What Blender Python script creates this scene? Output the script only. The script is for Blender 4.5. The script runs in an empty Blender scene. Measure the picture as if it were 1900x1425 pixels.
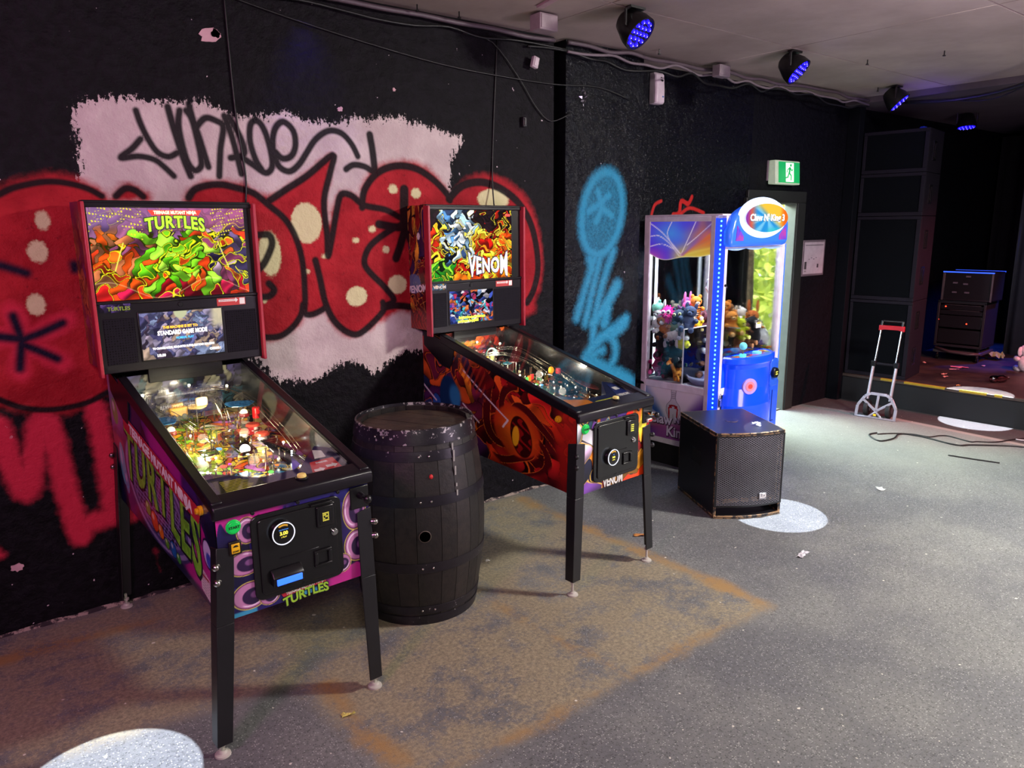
import bpy, math, random
import numpy as np
from mathutils import Vector, Matrix, Euler

sc = bpy.context.scene
COL = sc.collection
R = math.radians

# ------------------------------------------------------------------ camera
cam = bpy.data.objects.new('camera', bpy.data.cameras.new('camera'))
COL.objects.link(cam); sc.camera = cam
_y, _p, _r = R(37.78), R(11.91), R(-0.44)
_F = Vector((math.sin(_y)*math.cos(_p), math.cos(_y)*math.cos(_p), -math.sin(_p)))
_R0 = Vector((math.cos(_y), -math.sin(_y), 0)); _U0 = _R0.cross(_F)
_Rr = _R0*math.cos(_r) + _U0*math.sin(_r); _Uu = -_R0*math.sin(_r) + _U0*math.cos(_r)
cam.matrix_world = Matrix(((_Rr.x, _Uu.x, -_F.x, 0), (_Rr.y, _Uu.y, -_F.y, 0), (_Rr.z, _Uu.z, -_F.z, 1.74), (0, 0, 0, 1)))
cam.data.sensor_width = 36; cam.data.lens = 1385/1900*36; cam.data.clip_start = 0.05

# ------------------------------------------------------------------ world, lights, exposure
vs = sc.view_settings
vs.view_transform = 'Standard'; vs.look = 'None'; vs.gamma = 1.0; vs.exposure = 0.0; vs.use_curve_mapping = False

def lin(c):
    if isinstance(c, str):
        c = [int(c[i:i+2], 16)/255 for i in (0, 2, 4)]
    return tuple(x/12.92 if x <= .04045 else ((x+.055)/1.055)**2.4 for x in c[:3])

w = bpy.data.worlds.new('sky'); sc.world = w; w.use_nodes = True
nt = w.node_tree; nt.nodes.clear()
_o = nt.nodes.new('ShaderNodeOutputWorld'); _b = nt.nodes.new('ShaderNodeBackground'); _s = nt.nodes.new('ShaderNodeTexSky')
_s.sky_type = 'NISHITA'; _s.sun_disc = False; _s.sun_elevation = R(48); _s.sun_rotation = R(200); _s.air_density = 1.6; _s.dust_density = 3.0
nt.links.new(_s.outputs[0], _b.inputs[0]); nt.links.new(_b.outputs[0], _o.inputs[0]); _b.inputs[1].default_value = 2.4

def light(name, typ, loc, energy, color, target=None, **kw):
    d = bpy.data.lights.new(name, typ); o = bpy.data.objects.new(name, d); COL.objects.link(o)
    d.energy = energy; d.color = color; o.location = loc
    if target is not None:
        o.rotation_euler = (Vector(target)-Vector(loc)).to_track_quat('-Z', 'Y').to_euler()
    for k, v in kw.items(): setattr(d, k, v)
    return o
light('sun', 'SUN', (8, -3, 9), 26.0, (1.0, .95, .85), (9, 5, 0), angle=R(3))
light('daylight_fill', 'AREA', (6.0, 5.0, 2.35), 260, (.84, 1.0, .84), (5.7, 3.3, 0.5), shape='RECTANGLE', size=.9, size_y=.4)  # area lamp added outside above the header, boosts the doorway daylight
# house lights of the venue, hung behind and beside the photographer
light('house_light', 'AREA', (4.9, 0.1, 2.8), 260, (1.0, .95, .88), (4.3, .9, 0.0), shape='DISK', size=.5)
light('house_light', 'AREA', (-.4, -1.1, 2.7), 60, (1.0, .92, .82), (1.6, 2.6, 0.5), shape='DISK', size=.6)
light('pink_wash', 'AREA', (-1.1, 1.0, 2.5), 40, (.92, .27, .72), (.6, 3.7, 1.5), shape='DISK', size=.5)
light('ceiling_fill', 'AREA', (3.9, -.3, .9), 62, (.92, .70, .95), (4.0, 1.0, 2.85), shape='DISK', size=1.2)  # unseen lamp added low down, aimed up to brighten the ceiling
for x, y, zz in ((.238, 2.43, 2.86), (3.931, 2.417, 2.86), (7.21, 2.56, 2.80)):
    light('pin_spot', 'SPOT', (x, y, zz), 1500 if x < 7 else 4200, (.80, .88, 1.0), (x, y, 0), spot_size=2*math.atan((.285 if x < 7 else .30)/2.86), spot_blend=.03, shadow_soft_size=.006)
light('red_stage', 'SPOT', (7.6, 1.0, 2.7), 420, (1.0, .10, .16), (7.75, 3.0, .3), spot_size=R(70), spot_blend=.8, shadow_soft_size=.05)
light('blue_stage', 'SPOT', (10.2, 2.4, 2.6), 420, (.02, .08, 1.0), (9.45, 3.2, .27), spot_size=R(50), spot_blend=.6, shadow_soft_size=.05)

# ------------------------------------------------------------------ helpers
def tag(o, label=None, cat=None, group=None, kind=None):
    if label: o['label'] = label
    if cat: o['category'] = cat
    if group: o['group'] = group
    if kind: o['kind'] = kind
    return o

def empty(name, loc=(0, 0, 0), rotz=0, label=None, cat=None, group=None):
    o = bpy.data.objects.new(name, None); COL.objects.link(o); o.empty_display_size = .05
    o.location = loc; o.rotation_euler = (0, 0, rotz)
    return tag(o, label, cat, group)

class MB:
    def __init__(s): s.V = []; s.F = []
    def add(s, v, f):
        b = len(s.V); s.V += [tuple(p) for p in v]; s.F += [tuple(b+i for i in q) for q in f]; return s
    def box(s, x0, y0, z0, x1, y1, z1, M=None):
        v = [Vector(p) for p in ((x0, y0, z0), (x1, y0, z0), (x1, y1, z0), (x0, y1, z0), (x0, y0, z1), (x1, y0, z1), (x1, y1, z1), (x0, y1, z1))]
        if M is not None: v = [M @ p for p in v]
        return s.add(v, [(3, 2, 1, 0), (4, 5, 6, 7), (0, 1, 5, 4), (1, 2, 6, 5), (2, 3, 7, 6), (3, 0, 4, 7)])
    def hexa(s, v): return s.add(v, [(3, 2, 1, 0), (4, 5, 6, 7), (0, 1, 5, 4), (1, 2, 6, 5), (2, 3, 7, 6), (3, 0, 4, 7)])
    def prism(s, poly, ax, a, b):
        def P(u, v, t): return {'z': (u, v, t), 'y': (u, t, v), 'x': (t, u, v)}[ax]
        n = len(poly)
        s.add([P(u, v, a) for u, v in poly]+[P(u, v, b) for u, v in poly],
              [tuple(range(n))[::-1], tuple(range(n, 2*n))]+[(i, (i+1) % n, n+(i+1) % n, n+i) for i in range(n)])
        return s
    def cyl(s, p0, p1, r0, r1=None, n=16):
        r1 = r0 if r1 is None else r1; p0 = Vector(p0); p1 = Vector(p1); d = (p1-p0).normalized()
        a = d.orthogonal().normalized(); b = d.cross(a)
        v = [p0+(a*math.cos(2*math.pi*i/n)+b*math.sin(2*math.pi*i/n))*r0 for i in range(n)]+[p1+(a*math.cos(2*math.pi*i/n)+b*math.sin(2*math.pi*i/n))*r1 for i in range(n)]
        return s.add(v, [tuple(range(n))[::-1], tuple(range(n, 2*n))]+[(i, (i+1) % n, n+(i+1) % n, n+i) for i in range(n)])
    def tube(s, pts, r, n=8):
        pts = [Vector(p) for p in pts]; rings = []; a = None; base = len(s.V)
        for i, p in enumerate(pts):
            d = (pts[min(i+1, len(pts)-1)]-pts[max(i-1, 0)]).normalized()
            a = d.orthogonal().normalized() if a is None else (a-d*a.dot(d)).normalized()
            b = d.cross(a); rr = r[i] if isinstance(r, (list, tuple)) else r
            rings.append([p+(a*math.cos(2*math.pi*k/n)+b*math.sin(2*math.pi*k/n))*rr for k in range(n)])
        v = [q for g in rings for q in g]; f = [tuple(range(n))[::-1], tuple(range((len(pts)-1)*n, len(pts)*n))]
        for i in range(len(pts)-1):
            f += [(i*n+k, i*n+(k+1) % n, (i+1)*n+(k+1) % n, (i+1)*n+k) for k in range(n)]
        return s.add(v, f)
    def lathe(s, prof, n=32, M=None, a0=0, a1=2*math.pi):
        full = abs(a1-a0-2*math.pi) < 1e-6; m = n if full else n+1; v = []
        for i in range(m):
            t = a0+(a1-a0)*i/n
            v += [Vector((r*math.cos(t), r*math.sin(t), z)) for r, z in prof]
        if M is not None: v = [M @ p for p in v]
        k = len(prof); f = []
        for i in range(n):
            j = (i+1) % m
            f += [(i*k+q, j*k+q, j*k+q+1, i*k+q+1) for q in range(k-1)]
        return s.add(v, f)
    def sph(s, c, r, nu=14, nv=9, M=None):
        if not isinstance(r, (tuple, list)): r = (r, r, r)
        v = []
        for j in range(nv+1):
            ph = math.pi*j/nv
            for i in range(nu):
                t = 2*math.pi*i/nu
                q = Vector((r[0]*math.sin(ph)*math.cos(t), r[1]*math.sin(ph)*math.sin(t), r[2]*math.cos(ph)))
                if M is not None: q = M @ q
                v.append(Vector(c)+q)
        f = [(j*nu+i, (j+1)*nu+i, (j+1)*nu+(i+1) % nu, j*nu+(i+1) % nu) for j in range(nv) for i in range(nu)]
        return s.add(v, f)
    def quad(s, a, b, c, d): return s.add([a, b, c, d], [(0, 1, 2, 3)])
    def build(s, name, mat, parent=None, loc=None, rot=None, smooth=False, bevel=0, kind=None, seg=2):
        me = bpy.data.meshes.new(name); me.from_pydata([tuple(v) for v in s.V], [], s.F); me.validate()
        if smooth:
            me.shade_smooth()
            if smooth is not True: me.set_sharp_from_angle(angle=R(smooth))
        return mkobj(name, me, mat, parent, loc, rot, bevel, kind, seg)

def mkobj(name, me, mat, parent=None, loc=None, rot=None, bevel=0, kind=None, seg=2):
    o = bpy.data.objects.new(name, me); COL.objects.link(o)
    if mat is not None: me.materials.append(mat)
    if parent is not None: o.parent = parent
    if loc is not None: o.location = loc
    if rot is not None: o.rotation_euler = rot
    if bevel:
        m = o.modifiers.new('bevel', 'BEVEL'); m.width = bevel; m.segments = seg; m.limit_method = 'ANGLE'; m.angle_limit = R(35)
        me.shade_smooth(); me.set_sharp_from_angle(angle=R(40))
    if kind: o['kind'] = kind
    return o

def rbox(cx, cy, cz, sx, sy, sz): return (cx-sx/2, cy-sy/2, cz-sz/2, cx+sx/2, cy+sy/2, cz+sz/2)
def basis(o, ex, ey):
    ex = Vector(ex).normalized(); ey = Vector(ey).normalized(); ez = ex.cross(ey)
    return Matrix(((ex.x, ey.x, ez.x, o[0]), (ex.y, ey.y, ez.y, o[1]), (ex.z, ey.z, ez.z, o[2]), (0, 0, 0, 1)))
FRONT = lambda x, y, z: basis((x, y, z), (1, 0, 0), (0, 0, 1))
SIDE = lambda x, y, z, dy=-1, dz=0: basis((x, y, z), (0, dy, dz), (0, -dz*dy*0+0, 1))

# ------------------------------------------------------------------ materials
MATS = {}
def nodes(name):
    m = bpy.data.materials.new(name); m.use_nodes = True; t = m.node_tree
    return m, t, t.nodes['Principled BSDF']
def N(t, typ, **kw):
    n = t.nodes.new(typ)
    for k, v in kw.items():
        if k.startswith('_'): setattr(n, k[1:], v)
        else:
            key = int(k[1:]) if k[0] == 'i' and k[1:].isdigit() else k.replace('__', ' ')
            if hasattr(v, 'is_output') or isinstance(v, bpy.types.NodeSocket): t.links.new(v, n.inputs[key])
            else: n.inputs[key].default_value = v
    return n
def math_(t, op, a, b=None, c=None, clamp=False):
    n = t.nodes.new('ShaderNodeMath'); n.operation = op; n.use_clamp = clamp
    for i, v in enumerate((a, b, c)):
        if v is None: continue
        if isinstance(v, bpy.types.NodeSocket): t.links.new(v, n.inputs[i])
        else: n.inputs[i].default_value = v
    return n.outputs[0]
def mix(t, f, a, b, blend='MIX'):
    n = t.nodes.new('ShaderNodeMix'); n.data_type = 'RGBA'; n.blend_type = blend
    for i, v in ((0, f), (6, a), (7, b)):
        if isinstance(v, bpy.types.NodeSocket): t.links.new(v, n.inputs[i])
        elif i == 0: n.inputs[0].default_value = v
        else: n.inputs[i].default_value = (*v[:3], 1)
    return n.outputs[2]
def sstep(t, v, a, b):
    n = t.nodes.new('ShaderNodeMapRange'); n.interpolation_type = 'SMOOTHSTEP'
    t.links.new(v, n.inputs[0]); n.inputs[1].default_value = a; n.inputs[2].default_value = b
    return n.outputs[0]
def noise(t, scale, detail=4, rough=.6, vec=None):
    n = t.nodes.new('ShaderNodeTexNoise'); n.inputs['Scale'].default_value = scale; n.inputs['Detail'].default_value = detail; n.inputs['Roughness'].default_value = rough
    if vec is None:
        tc = t.nodes.new('ShaderNodeTexCoord'); vec = tc.outputs['Object']
    t.links.new(vec, n.inputs['Vector']); return n.outputs[0]
def bump(t, p, h, strength=.3, dist=.01):
    b = t.nodes.new('ShaderNodeBump'); b.inputs['Strength'].default_value = strength; b.inputs['Distance'].default_value = dist
    t.links.new(h, b.inputs['Height']); t.links.new(b.outputs[0], p.inputs['Normal'])
def pm(name, base, rough=.5, metal=0, es=0, ec=None, var=.15, vs_=14, bs=0, bst=.2, coat=0, spec=.5, dark=None):
    if name in MATS: return MATS[name]
    m, t, p = nodes(name); c = lin(base)
    p.inputs['Roughness'].default_value = rough; p.inputs['Metallic'].default_value = metal
    p.inputs['Coat Weight'].default_value = coat; p.inputs['Specular IOR Level'].default_value = spec
    nz = noise(t, vs_)
    d = lin(dark) if dark else tuple(x*(1-var) for x in c)
    col = mix(t, sstep(t, nz, .35, .65), d, c); t.links.new(col, p.inputs['Base Color'])
    if es: p.inputs['Emission Color'].default_value = (*lin(ec or base), 1); p.inputs['Emission Strength'].default_value = es
    if bs: bump(t, p, noise(t, bs, 3), bst, .004)
    MATS[name] = m; return m
def art_mat(name, emit=0, rough=.3, base=1.0, coat=.3):
    m, t, p = nodes(name)
    a = t.nodes.new('ShaderNodeAttribute'); a.attribute_name = 'Col'
    c = mix(t, 1.0, a.outputs[0], (base,)*3, 'MULTIPLY')
    t.links.new(c, p.inputs['Base Color']); p.inputs['Roughness'].default_value = rough; p.inputs['Coat Weight'].default_value = coat
    if emit: t.links.new(a.outputs[0], p.inputs['Emission Color']); p.inputs['Emission Strength'].default_value = emit
    return m
def glass_mat(name, tint=(1, 1, 1), refl=1.0, base=.03):
    m = bpy.data.materials.new(name); m.use_nodes = True; t = m.node_tree; t.nodes.clear()
    o = t.nodes.new('ShaderNodeOutputMaterial'); tr = t.nodes.new('ShaderNodeBsdfTransparent'); g = t.nodes.new('ShaderNodeBsdfGlossy')
    mx = t.nodes.new('ShaderNodeMixShader'); fr = t.nodes.new('ShaderNodeFresnel'); fr.inputs[0].default_value = 1.5
    tr.inputs[0].default_value = (*tint, 1); g.inputs['Roughness'].default_value = .015
    f = math_(t, 'MULTIPLY_ADD', fr.outputs[0], refl, base, clamp=True)
    t.links.new(f, mx.inputs[0]); t.links.new(tr.outputs[0], mx.inputs[1]); t.links.new(g.outputs[0], mx.inputs[2]); t.links.new(mx.outputs[0], o.inputs[0])
    return m
def emis_mat(name, c, s):
    if name in MATS: return MATS[name]
    m, t, p = nodes(name); p.inputs['Base Color'].default_value = (*lin(c), 1); p.inputs['Emission Color'].default_value = (*lin(c), 1); p.inputs['Emission Strength'].default_value = s
    MATS[name] = m; return m

# ------------------------------------------------------------------ flat print: colours computed per grid point
def grid_panel(name, c, nx, ny, fn, mat, parent=None, attrs=None):
    p00, p10, p11, p01 = [np.array(q, float) for q in c]
    u, v = np.meshgrid(np.linspace(0, 1, nx+1), np.linspace(0, 1, ny+1)); u = u.ravel(); v = v.ravel()
    P = ((1-u)*(1-v))[:, None]*p00+(u*(1-v))[:, None]*p10+(u*v)[:, None]*p11+((1-u)*v)[:, None]*p01
    i, j = np.meshgrid(np.arange(nx), np.arange(ny)); b = (j*(nx+1)+i).ravel()
    F = np.stack([b, b+1, b+nx+2, b+nx+1], 1).astype(np.int32)
    me = bpy.data.meshes.new(name); me.vertices.add(len(P)); me.vertices.foreach_set('co', P.astype(np.float32).ravel())
    me.loops.add(F.size); me.loops.foreach_set('vertex_index', F.ravel()); me.polygons.add(len(F))
    me.polygons.foreach_set('loop_start', np.arange(0, F.size, 4, dtype=np.int32)); me.update(calc_edges=True); me.validate()
    if fn is not None:
        c3 = np.clip(fn(u, v), 0, 1); c3 = np.where(c3 <= .04045, c3/12.92, ((c3+.055)/1.055)**2.4)
        col = np.ones((len(P), 4), np.float32); col[:, :3] = c3
        me.color_attributes.new('Col', 'FLOAT_COLOR', 'POINT').data.foreach_set('color', col.ravel())
    if attrs:
        for k, f in attrs.items():
            me.attributes.new(k, 'FLOAT', 'POINT').data.foreach_set('value', np.asarray(f(P), np.float32))
    return mkobj(name, me, mat, parent)

def h3(c): return np.array([int(c[i:i+2], 16)/255 for i in (0, 2, 4)])
def seg_dist(x, y, pts):
    d = np.full(x.shape, 1e9)
    for (x0, y0), (x1, y1) in zip(pts[:-1], pts[1:]):
        dx, dy = x1-x0, y1-y0; L = dx*dx+dy*dy+1e-12
        t = np.clip(((x-x0)*dx+(y-y0)*dy)/L, 0, 1); d = np.minimum(d, np.hypot(x-x0-t*dx, y-y0-t*dy))
    return d
def smooth_line(pts, k=4):
    if len(pts) < 3: return list(pts)
    P = [pts[0]]+list(pts)+[pts[-1]]; o = []
    for i in range(1, len(P)-2):
        p0, p1, p2, p3 = [np.array(q, float) for q in P[i-1:i+3]]
        for j in range(k):
            t = j/k; o.append(tuple(.5*(2*p1+(p2-p0)*t+(2*p0-5*p1+4*p2-p3)*t*t+(3*p1-p0-3*p2+p3)*t**3)))
    o.append(tuple(pts[-1])); return o
def poly_sd(x, y, pts):
    d = seg_dist(x, y, list(pts)+[pts[0]]); ins = np.zeros(x.shape, bool)
    n = len(pts)
    for i in range(n):
        x0, y0 = pts[i]; x1, y1 = pts[(i+1) % n]
        if y0 == y1: continue
        c = ((y0 > y) != (y1 > y)) & (x < (x1-x0)*(y-y0)/(y1-y0)+x0); ins ^= c
    return np.where(ins, d, -d)
def ss(v, a, b):
    t = np.clip((v-a)/(b-a), 0, 1); return t*t*(3-2*t)
def over(C, m, c):
    c = h3(c) if isinstance(c, str) else np.asarray(c); return C*(1-m)[:, None]+(c*m[:, None] if c.ndim > 1 else m[:, None]*c)
def comic(x, y, asp, n, seed, pal, line='101010', lw=.006, warp=.02, line2=None, stretch=1.8, shade=.35):
    rg = np.random.RandomState(seed); sx = rg.rand(n)*asp; sy = rg.rand(n); an = rg.rand(n)*math.pi; st = 1+rg.rand(n)*(stretch-1)
    wx = x+warp*np.sin(y*17+seed)+warp*.5*np.sin(y*41+x*23); wy = y+warp*np.sin(x*19+seed*2)+warp*.5*np.sin(x*37-y*29)
    d1 = np.full(x.shape, 1e9); d2 = d1.copy(); i1 = np.zeros(x.shape, int); sh = np.zeros(x.shape)
    for k in range(n):
        dx = wx-sx[k]; dy = wy-sy[k]; c, s = math.cos(an[k]), math.sin(an[k])
        a = (dx*c+dy*s)/st[k]; b = (-dx*s+dy*c)*st[k]; d = np.hypot(a, b)
        n1 = d < d1; d2 = np.where(n1, d1, np.minimum(d2, d)); i1 = np.where(n1, k, i1); sh = np.where(n1, (dy*.8-dx*.5), sh); d1 = np.where(n1, d, d1)
    cols = np.array([h3(pal(sx[k]/asp, sy[k], rg)) for k in range(n)])
    C = cols[i1]; f = 1+shade*np.clip(np.sin(sh*40+i1)*.6+sh*8, -1, 1); C = C*f[:, None]
    e = d2-d1; C = over(C, 1-ss(e, lw*.5, lw), line)
    if line2 is not None:
        hot = (i1 % 3 == 0); C = over(C, np.where(hot, ss(e, lw, lw*1.2)*(1-ss(e, lw*2.2, lw*2.8)), 0), line2)
    return C

def text(body, size, mat, parent, name, M, extrude=.0006, offset=0.0, sx=1.0, warp=None, shear=0, align='CENTER', sp=1.0):
    cu = bpy.data.curves.new('txt', 'FONT'); cu.body = body; cu.size = size; cu.extrude = extrude; cu.offset = offset; cu.align_x = align; cu.align_y = 'CENTER'; cu.shear = shear; cu.space_character = sp; cu.resolution_u = 3
    to = bpy.data.objects.new('txt', cu); COL.objects.link(to); bpy.context.view_layer.update()
    me = bpy.data.meshes.new_from_object(to.evaluated_get(bpy.context.evaluated_depsgraph_get()))
    bpy.data.objects.remove(to); bpy.data.curves.remove(cu); me.name = name
    for v in me.vertices:
        p = Vector((v.co.x*sx, v.co.y, v.co.z))
        if warp: p = Vector((*warp(p.x, p.y), p.z))
        v.co = M @ p
    return mkobj(name, me, mat, parent)
BLK=[(0.0102,[(0.816,2.249),(0.831,2.189),(0.858,2.123),(0.889,2.076),(0.932,2.06),(0.969,2.078)]),(0.0099,[(0.823,2.13),(0.784,2.087),(0.735,2.046),(0.805,2.056),(0.87,2.045),(0.91,2.014),(0.947,1.976)]),(0.0116,[(0.949,2.275),(0.962,2.203),(0.975,2.144),(0.995,2.058),(1.02,1.978)]),(0.0108,[(0.998,2.264),(0.988,2.205),(0.994,2.128),(1.012,2.042),(1.039,2.005),(1.064,2.016),(1.074,2.045),(1.065,2.133),(1.048,2.228),(1.026,2.266)]),(0.0108,[(1.04,2.297),(1.053,2.228),(1.074,2.15),(1.103,2.022)]),(0.0112,[(1.066,2.199),(1.108,2.24),(1.156,2.231),(1.186,2.205),(1.165,2.107),(1.149,1.982)]),(0.0114,[(1.195,2.256),(1.224,2.159),(1.254,1.996)]),(0.0116,[(1.215,2.255),(1.252,2.188),(1.276,2.116),(1.266,2.083),(1.209,2.068)]),(0.0118,[(1.255,2.078),(1.314,2.04),(1.372,2.005),(1.406,2.034),(1.406,2.098),(1.388,2.184),(1.363,2.235),(1.335,2.245),(1.313,2.219),(1.307,2.147),(1.327,2.066),(1.354,2.019)]),(0.0123,[(1.428,2.106),(1.461,2.077),(1.506,2.09),(1.532,2.14),(1.526,2.211),(1.479,2.251),(1.439,2.223),(1.419,2.166),(1.419,2.098),(1.444,2.036),(1.495,2.017),(1.545,2.053),(1.586,2.107),(1.639,2.177),(1.711,2.224),(1.782,2.218),(1.837,2.168),(1.87,2.107)]),(0.0159,[(1.945,2.22),(1.957,2.142),(1.965,2.051)]),(0.0126,[(1.799,2.039),(1.843,2.063),(1.905,2.057),(1.951,2.034)]),(0.0135,[(1.378,1.872),(1.467,1.928),(1.584,1.999),(1.728,2.106),(1.711,2.025),(1.666,1.876),(1.673,1.704),(1.672,1.596),(1.703,1.704),(1.735,1.833),(1.764,1.91),(1.822,1.906),(1.894,1.857),(2.019,1.835),(2.111,1.792)]),(0.0128,[(1.002,1.881),(1.039,1.923),(1.138,1.945),(1.228,1.93),(1.306,1.907),(1.376,1.851),(1.456,1.781),(1.505,1.685),(1.531,1.557),(1.531,1.383),(1.526,1.308),(1.569,1.299),(1.631,1.323),(1.644,1.336)]),(0.0143,[(1.6,1.576),(1.618,1.49),(1.644,1.344),(1.699,1.237),(1.787,1.173),(1.859,1.187),(1.98,1.285),(1.979,1.333)]),(0.0144,[(1.981,1.312),(2.05,1.338),(1.999,1.413),(1.902,1.509),(1.879,1.567),(1.922,1.647),(2.041,1.723),(2.133,1.757),(2.188,1.751)]),(0.0156,[(1.881,1.846),(1.899,1.935),(1.977,2.024),(2.096,2.068),(2.228,2.056),(2.349,1.99),(2.434,1.911),(2.441,1.89)]),(0.0196,[(2.434,1.899),(2.526,1.973),(2.661,1.999),(2.8,1.968),(2.932,1.894),(3.03,1.78),(3.083,1.636),(3.101,1.473),(3.065,1.34),(3.011,1.264)]),(0.0155,[(1.981,1.303),(2.076,1.309),(2.256,1.274)]),(0.024,[(2.141,1.943),(2.133,1.746),(2.146,1.722)]),(0.0186,[(1.976,1.758),(2.095,1.74),(2.188,1.748)]),(0.0205,[(2.139,1.734),(2.105,1.643),(2.074,1.573)]),(0.0209,[(2.139,1.734),(2.181,1.656),(2.214,1.596)]),(0.0096,[(0.136,1.757),(0.237,1.858),(0.276,1.884),(0.335,1.913),(0.44,1.937),(0.519,1.933),(0.591,1.913),(0.644,1.882)]),(0.011,[(0.699,1.883),(0.738,1.916),(0.777,1.91),(0.809,1.883)]),(0.009,[(0.07,1.107),(0.172,1.046),(0.249,1.0),(0.355,0.976),(0.482,0.985),(0.577,1.024)]),(0.0129,[(1.299,1.202),(1.383,1.2),(1.451,1.238),(1.502,1.298),(1.517,1.353)]),(0.0136,[(1.314,1.709),(1.365,1.708),(1.379,1.669),(1.358,1.616),(1.328,1.567),(1.301,1.541)]),(0.0137,[(1.347,1.47),(1.372,1.436),(1.343,1.406),(1.291,1.406)])]
PRP=[(0.0146,[(0.188,1.612),(0.241,1.601),(0.328,1.565)]),(0.017,[(0.169,1.317),(0.273,1.294),(0.285,1.288)]),(0.0151,[(0.26,1.392),(0.278,1.293)]),(0.0156,[(0.29,1.292),(0.359,1.316),(0.434,1.348)]),(0.0156,[(0.287,1.265),(0.339,1.234),(0.398,1.195)]),(0.0151,[(0.277,1.28),(0.258,1.169)]),(0.0142,[(0.505,1.596),(0.506,1.573)])]
HALO=[(0.0321,[(0.169,1.317),(0.273,1.294),(0.285,1.288)]),(0.0303,[(0.262,1.406),(0.278,1.293)]),(0.0292,[(0.29,1.292),(0.359,1.316),(0.448,1.359)]),(0.0292,[(0.287,1.265),(0.339,1.234),(0.413,1.179)]),(0.0265,[(0.277,1.28),(0.256,1.155)])]
DRIP=[(0.0337,[(0.14,0.94),(0.154,0.9),(0.189,0.716),(0.222,0.631),(0.254,0.749),(0.297,0.913),(0.334,0.897),(0.358,0.68),(0.391,0.391),(0.42,0.422),(0.514,0.437),(0.612,0.439)]),(0.0302,[(0.518,0.958),(0.532,0.723),(0.539,0.481)]),(0.0298,[(0.069,0.404),(0.089,0.373)]),(0.0141,[(0.693,0.229),(0.696,0.214)]),(0.0047,[(0.696,0.214),(0.698,0.155),(0.708,0.109)])]
CRM=[(0.411,1.78,0.025,0.037),(0.379,1.652,0.035,0.044),(0.347,1.433,0.033,0.043),(1.565,1.765,0.081,0.1),(1.364,1.616,0.055,0.106),(1.824,1.376,0.061,0.052),(2.075,1.427,0.058,0.051),(2.071,1.945,0.027,0.023),(2.216,1.925,0.031,0.026),(1.936,1.732,0.021,0.017),(1.834,1.674,0.019,0.014),(2.013,1.622,0.02,0.018),(1.654,1.597,0.015,0.011),(1.552,1.52,0.012,0.011),(2.751,1.901,0.113,0.06),(1.319,1.386,0.011,0.011)]
WHT=[(0.57,2.241),(0.624,2.278),(0.787,2.301),(0.933,2.297),(1.138,2.306),(1.254,2.253),(1.46,2.284),(1.644,2.26),(1.868,2.29),(2.144,2.308),(2.306,2.287),(2.459,2.251),(2.529,2.24),(2.486,2.17),(2.452,2.017),(2.448,1.744),(2.52,1.3),(2.435,1.015),(2.239,1.029),(2.117,1.043),(2.007,1.008),(1.91,0.958),(1.785,1.027),(1.66,1.001),(1.535,0.958),(1.42,0.961),(1.312,1.009),(1.22,1.098),(1.165,1.177),(0.825,1.263),(0.611,1.754),(0.569,1.934),(0.576,2.067),(0.562,2.174)]
RED1=[(0.043,1.696),(0.163,1.83),(0.278,1.901),(0.443,1.963),(0.551,1.949),(0.647,1.896),(0.685,1.754),(0.665,1.424),(0.614,1.086),(0.462,0.971),(0.326,0.968),(0.17,1.028),(0.053,1.114),(-0.013,1.276)]
RED2=[(0.99,1.879),(1.04,1.935),(1.14,1.96),(1.255,1.946),(1.374,1.89),(1.496,1.947),(1.6,2.021),(1.712,2.1),(1.723,2.074),(1.692,1.965),(1.671,1.857),(1.679,1.748),(1.707,1.817),(1.738,1.885),(1.767,1.919),(1.816,1.914),(1.877,1.893),(1.89,1.957),(1.965,2.043),(2.097,2.09),(2.25,2.08),(2.372,2.008),(2.446,1.92),(2.538,1.995),(2.673,2.039),(2.833,2.013),(2.979,1.93),(3.074,1.79),(3.123,1.605),(3.123,1.399),(3.073,1.281),(2.997,1.182),(2.29,1.221),(2.183,1.267),(2.061,1.276),(1.991,1.245),(1.872,1.189),(1.787,1.167),(1.719,1.194),(1.661,1.272),(1.64,1.325),(1.566,1.293),(1.525,1.302),(1.49,1.257),(1.445,1.228),(1.385,1.197),(1.301,1.186),(1.063,1.188),(0.936,1.304)]
RED3=[(0.682,1.865),(0.712,1.911),(0.753,1.93),(0.803,1.913),(0.828,1.867)]
TEL=[(0.0151,[(3.607,1.525),(3.515,1.308),(3.443,1.13)]),(0.0153,[(3.653,1.524),(3.581,1.285),(3.524,1.086)]),(0.0155,[(3.782,1.571),(3.678,1.335),(3.616,1.116),(3.593,0.941)]),(0.0261,[(3.826,1.331),(3.749,1.234),(3.657,1.131),(3.596,1.08)]),(0.0213,[(3.922,1.084),(3.835,1.037),(3.708,0.987),(3.533,0.856)]),(0.0271,[(3.906,1.054),(3.783,0.98)]),(0.0165,[(3.574,0.893),(3.65,0.969),(3.767,0.969),(3.823,0.886),(3.804,0.79),(3.709,0.724)]),(0.0157,[(3.524,0.815),(3.626,0.869),(3.694,0.88)]),(0.0504,[(3.549,0.812),(3.709,0.732),(3.874,0.663),(4.001,0.59)]),(0.0202,[(3.541,1.836),(3.629,1.879),(3.73,1.944)]),(0.0203,[(3.627,1.967),(3.66,1.862),(3.612,1.766)]),(0.0208,[(3.66,1.862),(3.759,1.809)]),(0.0203,[(3.561,1.523),(3.578,1.45)]),(0.0265,[(3.739,1.22),(3.711,1.07)])]
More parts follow.
